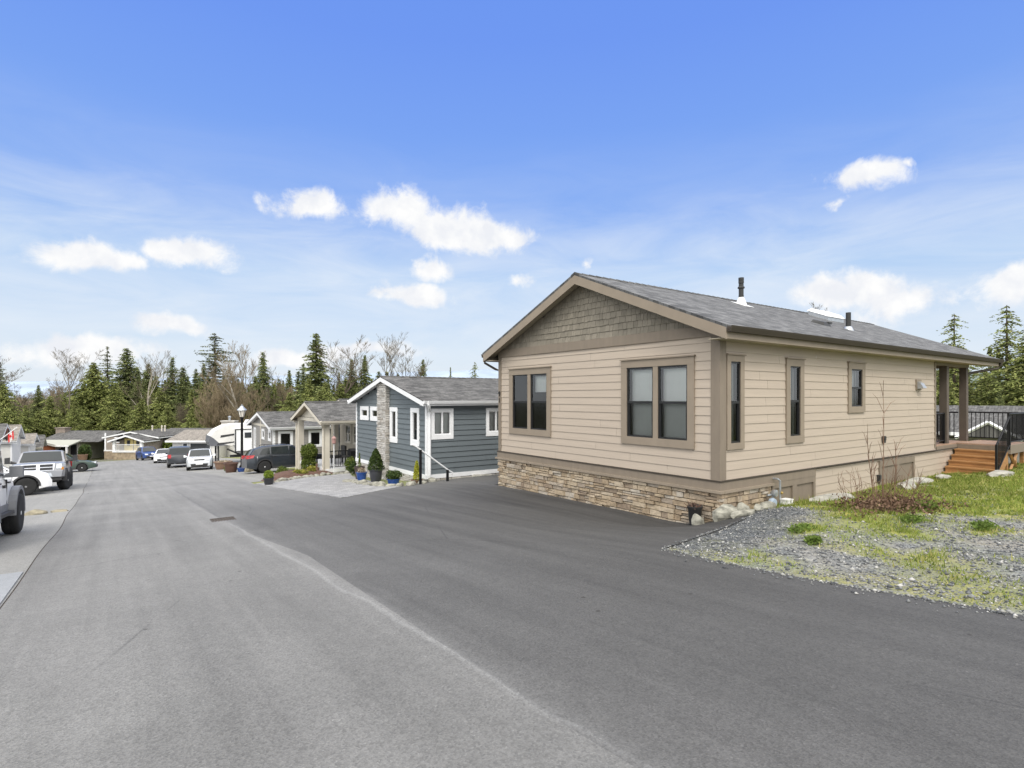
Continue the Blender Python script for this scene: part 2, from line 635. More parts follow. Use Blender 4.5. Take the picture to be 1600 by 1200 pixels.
def G(x, y):
    """ground height"""
    x = np.clip(np.asarray(x, float), -50, 65)
    y = np.clip(np.asarray(y, float), -30, 125)
    sh = np.broadcast(x, y).shape
    xf = np.broadcast_to(x, sh).ravel()
    yf = np.broadcast_to(y, sh).ravel()
    out = np.empty(xf.shape)
    for i in range(0, len(xf), 20000):
        d = (xf[i:i + 20000, None] - CP[None, :, 0]) ** 2 + (yf[i:i + 20000, None] - CP[None, :, 1]) ** 2
        out[i:i + 20000] = tps_k(d) @ _w[:_n] + _w[_n] + _w[_n + 1] * xf[i:i + 20000] + _w[_n + 2] * yf[i:i + 20000]
    return out.reshape(sh)


def g(x, y):
    return float(G(x, y))


_lat = rng.random((256, 256))


def vnoise(x, y):
    xi = np.floor(x).astype(int)
    yi = np.floor(y).astype(int)
    fx = x - xi
    fy = y - yi
    fx = fx * fx * (3 - 2 * fx)
    fy = fy * fy * (3 - 2 * fy)
    a = _lat[xi & 255, yi & 255]
    b = _lat[(xi + 1) & 255, yi & 255]
    c = _lat[xi & 255, (yi + 1) & 255]
    d = _lat[(xi + 1) & 255, (yi + 1) & 255]
    return (a * (1 - fx) + b * fx) * (1 - fy) + (c * (1 - fx) + d * fx) * fy


def fbm(x, y, o=4):
    s = 0
    a = .5
    for k in range(o):
        s = s + a * vnoise(x * 2 ** k + 17 * k, y * 2 ** k + 31 * k)
        a *= .5
    return s / (1 - .5 ** o)


def sst(a, b, x):
    t = np.clip((x - a) / (b - a), 0, 1)
    return t * t * (3 - 2 * t)


def fresh_mask(X, Y):
    """the wedge of fresh dark gravel heaped along the asphalt up to the house corner"""
    dl = ((X - 5.86) * .94 - (Y - 4.81) * 3.4) / 3.53 + (fbm(X * 1.6, Y * 1.6, 3) - .5) * .7
    return (1 - sst(.55, 1.15, dl)) * (1 - sst(9.9, 10.8, X)) * sst(5.8, 6.3, X)


def grass_mask(X, Y):
    """how grassy the vacant lot is at a point (0 gravel, 1 grass)"""
    blob = lambda cx, cy, sx, sy: np.exp(-((X - cx) / sx) ** 2 - ((Y - cy) / sy) ** 2)
    m = 1.15 * blob(10.6, 4.2, 2.0, .75) + .9 * sst(11.2, 13.6, X + .9 * (Y - 3.2)) + .75 * blob(6.7, 4.15, .45, .28) + .5 * blob(9.3, 3.4, .9, .45)
    m = m + .55 * blob(8.2, 2.6, .5, .18) + .6 * blob(10.5, 2.7, .7, .16) + .5 * blob(7.5, 3.7, .25, .15) + .8 * blob(8.35, 4.3, .33, .22)
    m = m + (fbm(X * 1.3, Y * 1.3, 4) - .43) * 1.6
    m = m - 1.3 * fresh_mask(X, Y)
    return np.clip(m, 0, 1)


def rough_amp(X, Y):
    edge = 5.86 + np.clip((Y - 4.81) / .94, 0, 1) * 3.5
    return sst(.02, .5, X - edge) * (1 - sst(6.0, 6.4, Y)) * (1 - sst(24, 27, X))


def moss_mask(X, Y):
    e = np.exp(-((X - 6.2) / .55) ** 2)
    return np.clip(e * 1.1 * sst(.42, .62, fbm(X * 1.7 + 9, Y * 1.7, 4)) + .25 * sst(.55, .75, fbm(X * .9, Y * .9 + 40)), 0, 1)


def asphalt(name, c_lo, c_hi, patch=.5, agg=.30, extra=None, rough=.8):
    m, t, b = newmat(name)
    tc = t.n('ShaderNodeTexCoord').outputs['Object']
    sp = t.n('ShaderNodeSeparateXYZ')
    t.l(tc, sp.inputs[0])
    big = t.noise(tc, .45, 5, .6, .4)
    mps = t.n('ShaderNodeMapping')
    mps.inputs['Scale'].default_value = (3.2, .10, 1)
    t.l(tc, mps.inputs[0])
    trk = t.noise(mps.outputs[0], 1.0, 4, .6)
    f = t.math('ADD', t.math('MULTIPLY', big, .5), t.math('MULTIPLY', trk, .5))
    col = t.ramp(f, [(.32, c_lo), (.66, c_hi)])
    if extra:
        col = extra(t, tc, sp, col)
    fine = t.noise(tc, 95, 3, .7)
    vor = t.n('ShaderNodeTexVoronoi')
    vor.inputs['Scale'].default_value = 75
    t.l(tc, vor.inputs['Vector'])
    fleck = t.ramp(vor.outputs['Color'], [(0, 1 - agg), (.55, 1.0), (.9, 1.0 + agg * .4), (1, 1 + agg * 1.5)])
    col = t.mix(1.0, col, fleck, 'MULTIPLY')
    col = t.mix(1.0, col, t.ramp(fine, [(.3, .84), (.7, 1.16)]), 'MULTIPLY')
    mid = t.noise(tc, 7, 5, .65)
    col = t.mix(1.0, col, t.ramp(mid, [(.28, .93), (.72, 1.05)]), 'MULTIPLY')
    # hairline cracks that come and go
    dv = t.vmath('ADD', tc, t.vmath('MULTIPLY', t.vmath('SUBTRACT', t.n('ShaderNodeTexNoise', i_Scale=1.6, i_Detail=5).outputs[1], (.5, .5, .5)), (.5, .5, 0)))
    v3 = t.n('ShaderNodeTexVoronoi', feature='DISTANCE_TO_EDGE')
    v3.inputs['Scale'].default_value = .24
    t.l(dv, v3.inputs['Vector'])
    ckm = t.math('MULTIPLY', t.ramp(v3.outputs['Distance'], [(0, .55), (.0022, .35), (.004, 0)]), t.ramp(t.noise(tc, .33, 3), [(.5, 0), (.58, 1)]))
    col = t.mix(ckm, col, (.03, .03, .03))
    # sparse dark bits (leaf litter, tar drops)
    v2 = t.n('ShaderNodeTexVoronoi')
    v2.inputs['Scale'].default_value = 1.3
    t.l(tc, v2.inputs['Vector'])
    col = t.mix(t.ramp(v2.outputs['Distance'], [(0.0, .8), (.028, .6), (.034, 0)]), col, (.02, .018, .015))
    t.l(col, b.inputs['Base Color'])
    b.inputs['Roughness'].default_value = rough
    b.inputs['Specular IOR Level'].default_value = .38
    bn = t.n('ShaderNodeBump')
    bn.inputs['Strength'].default_value = .5
    bn.inputs['Distance'].default_value = .008
    t.l(t.math('ADD', fine, t.math('MULTIPLY', vor.outputs['Distance'], .8)), bn.inputs['Height'])
    t.l(bn.outputs[0], b.inputs['Normal'])
    return m


def seam_extra(side):
    def ex(t, tc, sp, col):
        col = t.mix(1.0, col, t.ramp(t.math('DIVIDE', sp.outputs[1], 60.0, clamp=True), [(.05, 1.0), (.4, 1.28), (1, 1.4)]), 'MULTIPLY')      # grazing sky reflection painted in: base colour pales down the street
        # pale dust caught along the wandering joint between the old and the new asphalt (x about 2)
        wob = t.math('MULTIPLY', t.math('SUBTRACT', t.noise(tc, .8, 3), .5), .22)
        d = t.math('SUBTRACT', t.math('ADD', sp.outputs[0], wob), 2.03)
        band = t.ramp(t.math('ADD', t.math('MULTIPLY', d, 2.0), .5), [(.40, 0), (.475, .55), (.515, .8), (.55, .3), (.78, 0)])
        yf = t.ramp(t.math('DIVIDE', sp.outputs[1], 40.0), [(0.0, .45), (.05, .5), (.1, .95), (.33, .9), (.36, .1), (1, .1)])
        nf = t.ramp(t.noise(tc, 5, 5, .7), [(.25, .35), (.7, 1)])
        col = t.mix(t.math('MULTIPLY', t.math('MULTIPLY', band, yf), t.math('MULTIPLY', nf, .5)), col, (.38, .38, .37))
        # beyond the drain the joint is an open dark crack
        ck = t.ramp(t.math('ADD', t.math('MULTIPLY', d, 2.0), .5), [(.40, 0), (.47, .35), (.50, .85), (.53, .35), (.70, 0)])
        cy = t.ramp(t.math('DIVIDE', sp.outputs[1], 40.0), [(.345, 0), (.37, 1), (.62, .8), (.72, .1), (1, 0)])
        return t.mix(t.math('MULTIPLY', t.math('MULTIPLY', ck, cy), .75), col, (.06, .06, .06))
    return ex


def new_extra(t, tc, sp, col):
    """the young driveway asphalt is still black; towards the street it has greyed"""
    sm = t.n('ShaderNodeMapping')
    sm.inputs['Scale'].default_value = (2.6, .16, 1)
    sm.inputs['Rotation'].default_value = (0, 0, .10)
    t.l(tc, sm.inputs[0])
    stv = sm.outputs[0]
    wob = t.math('MULTIPLY', t.math('SUBTRACT', t.noise(tc, .5, 4), .5), 1.6)
    ax = t.math('ADD', sp.outputs[0], wob)
    fx = t.ramp(t.math('DIVIDE', ax, 10.0, clamp=True), [(.17, .25), (.25, .60), (.45, .78), (.66, .9), (.84, 1)])
    fy = t.ramp(t.math('DIVIDE', t.math('ADD', sp.outputs[1], wob), 30.0, clamp=True), [(0, 1), (.40, 1), (.52, .72), (.66, .28), (1, .08)])
    col = t.mix(t.math('MULTIPLY', fx, fy), col, t.mix(1.0, (.037, .036, .0345), t.ramp(t.noise(stv, 1.0, 5, .6), [(.3, .72), (.72, 1.75)]), 'MULTIPLY'))
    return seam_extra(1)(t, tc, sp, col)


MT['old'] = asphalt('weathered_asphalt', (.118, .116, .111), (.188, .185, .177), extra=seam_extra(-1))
MT['new'] = asphalt('young_asphalt', (.118, .116, .112), (.192, .189, .183), extra=new_extra)
MT['apron'] = asphalt('sandy_asphalt', (.20, .197, .185), (.27, .265, .25))
MT['concrete'] = asphalt('pale_concrete', (.23, .24, .25), (.29, .30, .31), agg=.1)


def strip(name, ys, xl, xr, nx, off, mat, **kw):
    ys = np.asarray(ys, float)
    L = np.interp(ys, *zip(*xl))
    Rr = np.interp(ys, *zip(*xr))
    u = np.linspace(0, 1, nx)
    X = L[:, None] * (1 - u) + Rr[:, None] * u
    Y = np.repeat(ys[:, None], nx, 1)
    Z = G(X, Y) + off
    n = len(ys)
    # a short skirt hides the underside of the edge
    V = np.stack([X, Y, Z], -1).reshape(-1, 3)
    i = np.arange(n * nx).reshape(n, nx)
    F = np.stack([i[:-1, :-1], i[:-1, 1:], i[1:, 1:], i[1:, :-1]], -1).reshape(-1, 4)
    sk = []
    sv = []
    base = len(V)
    for col in (0, nx - 1):
        low = V[i[:, col]].copy()
        low[:, 2] -= off + .06
        sv.append(low)
        j = base + np.arange(n)
        base += n
        q = np.stack([i[:-1, col], i[1:, col], j[1:], j[:-1]], -1)
        sk.append(q if col == 0 else q[:, ::-1])
    V = np.concatenate([V] + sv)
    F = np.concatenate([F] + sk)
    o = npmesh(name, V, F, mat, smooth=60)
    return tag(o, kind='structure', **kw)


def join(objs, name):
    """merge sheets of one surface"""
    Vs, Fs, b = [], [], 0
    for o in objs:
        me = o.data
        v = np.empty(len(me.vertices) * 3, np.float32)
        me.vertices.foreach_get('co', v)
        f = np.empty(len(me.loops), np.int32)
        me.loops.foreach_get('vertex_index', f)
        Vs.append(v.reshape(-1, 3))
        Fs.append(f.reshape(-1, 4) + b)
        b += len(me.vertices)
    mat = objs[0].data.materials[0]
    for o in objs:
        bpy.data.objects.remove(o)
    o = npmesh(name, np.concatenate(Vs), np.concatenate(Fs), mat, smooth=60)
    return tag(o, kind='structure')


yr = np.unique(np.round(np.concatenate([np.arange(-14, 30, .25), np.arange(30, 93.1, .75), [4.81, 5.2, 15.8, 16.0, 26.0]]), 3))
wob_l = [(float(y), -.95 + .035 * math.sin(y * .7) * math.sin(y * .23 + 1) - (max(0, y - 25) * .012)) for y in np.arange(-14, 94, .5)]
seam = [(-14, 1.99), (2.4, 1.99), (5, 2.12), (8.2, 2.27), (10.7, 2.07), (13.6, 2.0), (27, 1.8), (93, 1.4)]
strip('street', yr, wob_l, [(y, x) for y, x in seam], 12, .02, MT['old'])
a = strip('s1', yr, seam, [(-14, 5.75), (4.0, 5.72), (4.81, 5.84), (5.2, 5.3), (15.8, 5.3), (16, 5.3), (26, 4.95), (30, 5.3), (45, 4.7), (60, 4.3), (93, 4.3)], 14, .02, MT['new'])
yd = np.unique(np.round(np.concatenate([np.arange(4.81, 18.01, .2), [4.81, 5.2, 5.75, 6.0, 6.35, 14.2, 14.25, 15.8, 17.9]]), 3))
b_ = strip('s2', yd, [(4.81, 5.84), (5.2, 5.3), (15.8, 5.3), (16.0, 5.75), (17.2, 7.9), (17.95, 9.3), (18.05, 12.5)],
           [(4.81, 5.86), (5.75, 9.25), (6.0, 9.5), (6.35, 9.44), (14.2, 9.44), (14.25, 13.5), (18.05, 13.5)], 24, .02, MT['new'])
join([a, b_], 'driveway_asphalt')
strip('left_parking', np.arange(-10, 86.1, .5), [(-10, -13), (86, -13)], [(y, x - .02) for y, x in wob_l], 24, .014, MT['apron'])
strip('road_joint', np.arange(-10, 86.1, .5), [(y, x - .12) for y, x in wob_l], [(y, x + .08) for y, x in wob_l], 3, .006, MT['mortar'])
strip('right_parking', np.arange(27.4, 86.1, .4), [(27.4, 4.9), (45, 4.6), (86, 4.2)], [(27.4, 6.6), (30, 6.8), (36, 9), (50, 10.5), (62, 12), (86, 9)], 20, .012, MT['apron'])
strip('concrete_pad', np.arange(5.0, 10.31, .15), [(5, -3.6), (10.4, -3.6)], [(5, -.98), (10.4, -1.0)], 10, .03, MT['concrete'])


def paver_mat():
    m, t, b = newmat('grey_pavers')
    tc = t.n('ShaderNodeTexCoord').outputs['Object']
    br = t.n('ShaderNodeTexBrick')
    br.inputs['Scale'].default_value = 1
    br.inputs['Brick Width'].default_value = .24
    br.inputs['Row Height'].default_value = .13
    br.inputs['Mortar Size'].default_value = .006
    br.inputs['Color1'].default_value = (.22, .217, .218, 1)
    br.inputs['Color2'].default_value = (.33, .325, .32, 1)
    br.inputs['Mortar'].default_value = (.10, .10, .095, 1)
    t.l(tc, br.inputs['Vector'])
    col = t.mix(1.0, br.outputs[0], t.ramp(t.noise(tc, 3, 5), [(.3, .85), (.7, 1.12)]), 'MULTIPLY')
    t.l(col, b.inputs['Base Color'])
    b.inputs['Roughness'].default_value = .85
    bn = t.n('ShaderNodeBump')
    bn.inputs['Strength'].default_value = .5
    bn.inputs['Distance'].default_value = .01
    bn.invert = True
    t.l(br.outputs['Fac'], bn.inputs['Height'])
    t.l(bn.outputs[0], b.inputs['Normal'])
    return m


yp = np.unique(np.round(np.concatenate([np.arange(15.85, 27.4, .3), [15.85, 16, 17.2, 25.9, 27.3]]), 3))
strip('paver_driveway', yp, [(15.85, 5.32), (16, 5.31), (25.9, 4.98), (27.3, 7.0)], [(15.85, 5.42), (17.2, 7.85), (19, 7.9), (22.5, 8.5), (25, 8.9), (27.3, 9.6)], 18, .028, paver_mat())


def ground_mat():
    m, t, b = newmat('ground')
    tc = t.n('ShaderNodeTexCoord').outputs['Object']
    ga = t.n('ShaderNodeAttribute', attribute_name='grass').outputs['Fac']
    mo = t.n('ShaderNodeAttribute', attribute_name='moss').outputs['Fac']
    dk = t.n('ShaderNodeAttribute', attribute_name='fresh').outputs['Fac']
    fa = t.n('ShaderNodeAttribute', attribute_name='far').outputs['Fac']
    v = t.n('ShaderNodeTexVoronoi')
    v.inputs['Scale'].default_value = 42
    t.l(tc, v.inputs['Vector'])
    v2 = t.n('ShaderNodeTexVoronoi')
    v2.inputs['Scale'].default_value = 17
    t.l(tc, v2.inputs['Vector'])
    gr = t.ramp(v.outputs['Color'], [(0, (.08, .085, .088)), (.45, (.15, .156, .158)), (.8, (.25, .262, .26)), (1, (.40, .40, .38))])
    gr2 = t.ramp(v2.outputs['Color'], [(0, (.14, .148, .148)), (.6, (.21, .213, .208)), (1, (.38, .37, .34))])
    gr = t.mix(t.ramp(t.noise(tc, 2.5, 4), [(.42, 0), (.6, .8)]), gr, gr2)
    gr = t.mix(t.math('MULTIPLY', t.ramp(t.noise(tc, 1.2, 5), [(.45, 0), (.7, 1)]), .55), gr, (.30, .26, .20))
    gr = t.mix(dk, gr, t.ramp(v.outputs['Color'], [(0, (.035, .038, .042)), (.5, (.085, .092, .10)), (.85, (.17, .178, .183)), (1, (.38, .385, .385))]))
    n1 = t.noise(tc, 9, 5, .7)
    n2 = t.noise(tc, 1.4, 4)
    gc = t.ramp(n1, [(.25, (.09, .11, .025)), (.5, (.19, .22, .045)), (.75, (.31, .31, .085))])
    gc = t.mix(t.ramp(n2, [(.45, 0), (.7, .65)]), gc, (.36, .32, .07))
    mc = t.ramp(n1, [(.3, (.17, .19, .04)), (.7, (.34, .31, .10))])
    col = t.mix(t.math('MULTIPLY', t.math('ADD', ga, t.math('MULTIPLY', t.math('SUBTRACT', n1, .5), .5)), 1.0, clamp=True), gr, gc)
    col = t.mix(t.math('MULTIPLY', mo, t.ramp(t.noise(tc, 14, 4), [(.35, 0), (.6, .9)])), col, mc)
    fc = t.ramp(t.noise(tc, .25, 6, .7), [(.3, (.055, .05, .03)), (.55, (.07, .075, .03)), (.75, (.10, .085, .055))])
    col = t.mix(fa, col, fc)
    t.l(col, b.inputs['Base Color'])
    b.inputs['Roughness'].default_value = .92
    b.inputs['Specular IOR Level'].default_value = .2
    bn = t.n('ShaderNodeBump')
    bn.inputs['Strength'].default_value = .9
    bn.inputs['Distance'].default_value = .02
    t.l(t.math('ADD', v.outputs['Distance'], n1), bn.inputs['Height'])
    t.l(bn.outputs[0], b.inputs['Normal'])
    return m


def axis_pts(fine, lo, hi, step, grow=1.25):
    a = list(np.arange(fine[0], fine[1] + 1e-6, step))
    d = step
    while a[-1] < hi:
        d *= grow
        a.append(a[-1] + d)
    d = step
    while a[0] > lo:
        d *= grow
        a.insert(0, a[0] - d)
    return np.array(a)


gx = np.unique(np.concatenate([axis_pts((5.0, 26), -900, 2500, .16), [-8, -6, -4, -3, -2]]))
gy = axis_pts((-3.0, 7.0), -600, 2500, .16, 1.12)
GX, GY = np.meshgrid(gx, gy)
GZ = G(GX, GY)
GZ = GZ + rough_amp(GX, GY) * ((fbm(GX * 2, GY * 2) - .5) * .12)
far_drop = sst(70, 400, np.hypot(np.maximum(0, np.abs(GX - 5) - 30), np.maximum(0, np.abs(GY - 40) - 60)))
GZ = GZ - far_drop * 4
nYg, nXg = GX.shape
idx = np.arange(nYg * nXg).reshape(nYg, nXg)
F = np.stack([idx[:-1, :-1], idx[:-1, 1:], idx[1:, 1:], idx[1:, :-1]], -1).reshape(-1, 4)
cx = .25 * (GX[:-1, :-1] + GX[:-1, 1:] + GX[1:, 1:] + GX[1:, :-1]).ravel()
x0_, x1_ = GX[:-1, :-1].ravel(), GX[:-1, 1:].ravel()
y0_, y1_ = GY[:-1, :-1].ravel(), GY[1:, :-1].ravel()
under = ((x0_ > -12.5) & (x1_ < 5.1) & (y0_ > -9) & (y1_ < 86)) | ((x0_ > 5) & (x1_ < 9.8) & (y0_ > 6.3) & (y1_ < 15.6)) \
    | ((x0_ > 5.2) & (x1_ < 7.6) & (y0_ > 17.4) & (y1_ < 25.5)) | ((x0_ > 5) & (x1_ < 6.5) & (y0_ > 28) & (y1_ < 85))
F = F[~under]
inlot = sst(5.6, 5.8, GX) * (1 - sst(6.4, 6.7, GY))
grs = np.where(inlot > .5, grass_mask(GX, GY), .62 + .5 * (fbm(GX * .4, GY * .4) - .5))
fresh = fresh_mask(GX, GY) * inlot
far = sst(14, 22, np.maximum(np.abs(GX - 5) - 18, np.abs(GY - 30) - 40))
tag(npmesh('ground', np.stack([GX, GY, GZ], -1).reshape(-1, 3), F, ground_mat(), smooth=180,
           attrs=dict(grass=grs.ravel(), moss=(moss_mask(GX, GY) * inlot).ravel(), fresh=np.clip(fresh, 0, 1).ravel(), far=far.ravel())), kind='structure')


def lot_z(X, Y):
    return G(X, Y) + rough_amp(X, Y) * ((fbm(X * 2, Y * 2) - .5) * .12)


# gravel: loose stones on the lot
def scatter_stones(n):
    X = rng.uniform(5.9, 16, n * 3)
    Y = rng.uniform(-1.5, 6.3, n * 3)
    edge = 5.86 + np.clip((Y - 4.81) / .94, 0, 1) * 3.4
    gm = grass_mask(X, Y)
    keep = (X > edge + .02) & (rng.random(n * 3) > gm * .93) & ~((X > 9.4) & (Y > 6.2))
    X, Y = X[keep][:n], Y[keep][:n]
    # grit that has rolled onto the edge of the asphalt
    ye = rng.uniform(-1.5, 5.75, 1300)
    xe = np.interp(ye, [-14, 4.0, 4.81, 5.75], [5.75, 5.72, 5.86, 9.25]) + .03 - rng.exponential(.06, 1300)
    X, Y = np.concatenate([X, xe]), np.concatenate([Y, ye])
    k = len(X)
    r = np.exp(rng.normal(-4.6, .42, k))
    r = np.clip(r, .006, .026)
    r = np.where(rng.random(k) > .993, rng.uniform(.018, .038, k), r)
    base = np.array([(1, 0, 0), (0, 1, 0), (-1, 0, 0), (0, -1, 0), (0, 0, .7), (0, 0, -.5)])
    an = rng.uniform(0, 6.28, k)
    V = base[None] * r[:, None, None] * rng.uniform(.7, 1.35, (k, 6, 1))
    ca, sa = np.cos(an)[:, None], np.sin(an)[:, None]
    V = np.stack([V[..., 0] * ca - V[..., 1] * sa, V[..., 0] * sa + V[..., 1] * ca, V[..., 2]], -1)
    V = V + np.stack([X, Y, lot_z(X, Y) + np.where(np.arange(k) >= k - 1300, .02, 0) + r * .25], -1)[:, None]
    f = np.array([(0, 1, 4), (1, 2, 4), (2, 3, 4), (3, 0, 4), (1, 0, 5), (2, 1, 5), (3, 2, 5), (0, 3, 5)])
    Fs = (f[None] + 6 * np.arange(k)[:, None, None]).reshape(-1, 3)
    mat = island_mat('gravel_stones', [(0, (.06, .063, .068)), (.4, (.13, .135, .138)), (.75, (.205, .208, .205)), (.93, (.29, .285, .265)), (1, (.47, .46, .44))], .85, .25, .1, 9, 0)
    o = npmesh('gravel', V.reshape(-1, 3), Fs, mat)
    tag(o, 'loose grey gravel strewn over the vacant lot beside the beige house', 'gravel', kind='stuff')


scatter_stones(34000)


def grass_blades(n):
    X = rng.uniform(5.9, 26, n * 4)
    Y = rng.uniform(-3, 6.35, n * 4)
    gm = grass_mask(X, Y)
    clump = fbm(X * 4, Y * 4, 2)
    keep = (rng.random(n * 4) < (gm * 1.35 - .15) * sst(.28, .55, clump)) & (X > 5.9 + np.clip((Y - 4.81) / .94, 0, 1) * 3.6)
    X, Y, gm = X[keep][:n], Y[keep][:n], gm[keep][:n]
    k = len(X)
    Z = lot_z(X, Y)
    h = rng.uniform(.025, .075, k) * (.5 + gm * .7) * (1 + 1.2 * (rng.random(k) > .96))
    wd = rng.uniform(.005, .011, k) * (1 + .09 * np.maximum(0, X - 8))
    an = rng.uniform(0, 6.28, k)
    ln = rng.uniform(.1, .9, k) * h
    la = rng.uniform(0, 6.28, k)
    p = np.stack([X, Y, Z - .01], -1)
    dx = np.stack([np.cos(an) * wd, np.sin(an) * wd, np.zeros(k)], -1)
    tip = p + np.stack([np.cos(la) * ln, np.sin(la) * ln, h], -1)
    V = np.stack([p - dx, p + dx, tip], 1).reshape(-1, 3)
    Fs = np.arange(3 * k).reshape(-1, 3)
    mat = island_mat('grass_blades', [(0, (.115, .155, .03)), (.4, (.19, .245, .045)), (.75, (.28, .32, .07)), (1, (.40, .36, .14))], .75, .2, .2, .8, 0, trans=.3)
    o = npmesh('grass', V, Fs, mat)
    tag(o, 'short patchy green grass growing through the gravel lot', 'grass', kind='stuff')


grass_blades(110000)


# ------------------------------------------------------------------ building kit
class Wall:
    """an axis aligned wall: W faces the street (-x), S faces the camera (-y)"""
    def __init__(s, kind, c):
        s.k, s.c = kind, c

    def P(s, u, z, o=0):
        return {'W': (s.c - o, u, z), 'E': (s.c + o, u, z), 'S': (u, s.c - o, z), 'N': (u, s.c + o, z)}[s.k]

    def box(s, mb, u0, u1, z0, z1, o0, o1):
        a, b = s.P(u0, z0, o0), s.P(u1, z1, o1)
        mb.box(a[0], b[0], a[1], b[1], a[2], b[2])

    def quad(s, mb, u0, u1, z0, z1, o):
        q = [s.P(u0, z0, o), s.P(u1, z0, o), s.P(u1, z1, o), s.P(u0, z1, o)]
        mb.poly(q if s.k in ('S', 'E') else q[::-1])      # normals look outwards


def cut(iv, a, b):
    out = []
    for x0, x1 in iv:
        if b <= x0 or a >= x1:
            out.append((x0, x1))
        else:
            if a > x0:
                out.append((x0, a))
            if b < x1:
                out.append((b, x1))
    return out


def siding(mb, wl, u0, u1, z0, z1, pitch, opens=(), span=None, lap=.017, joints=True):
    """lap siding as real overlapping boards; opens = [(u0,u1,z0,z1)] window holes; span(z)->(u0,u1) trims a gable"""
    z = z0
    while z < z1 - 1e-4:
        zt = min(z + pitch, z1)
        breaks = sorted({z, zt} | {q for o in opens for q in o[2:4] if z < q < zt})
        for za, zb in zip(breaks[:-1], breaks[1:]):
            iv = [span(za, zb) if span else (u0, u1)]
            for o in opens:
                if o[2] < zb - 1e-6 and o[3] > za + 1e-6:
                    iv = cut(iv, o[0], o[1])
            fa = lap - (lap - .004) * (za - z) / pitch
            fb = lap - (lap - .004) * (zb - z) / pitch
            if joints:                      # butt joints between board lengths
                jr = random.Random(int(z * 1000) + int(wl.c * 10))
                q = u0 + jr.uniform(.8, 3.6)
                while q < u1:
                    iv = cut(iv, q, q + .004)
                    q += 3.66
            for a, b in iv:
                if b - a < .01:
                    continue
                mb.poly([wl.P(a, za, fa), wl.P(b, za, fa), wl.P(b, zb, fb), wl.P(a, zb, fb)])
                if za == z:
                    mb.poly([wl.P(a, za, -.004), wl.P(b, za, -.004), wl.P(b, za, fa), wl.P(a, za, fa)])
        z = zt


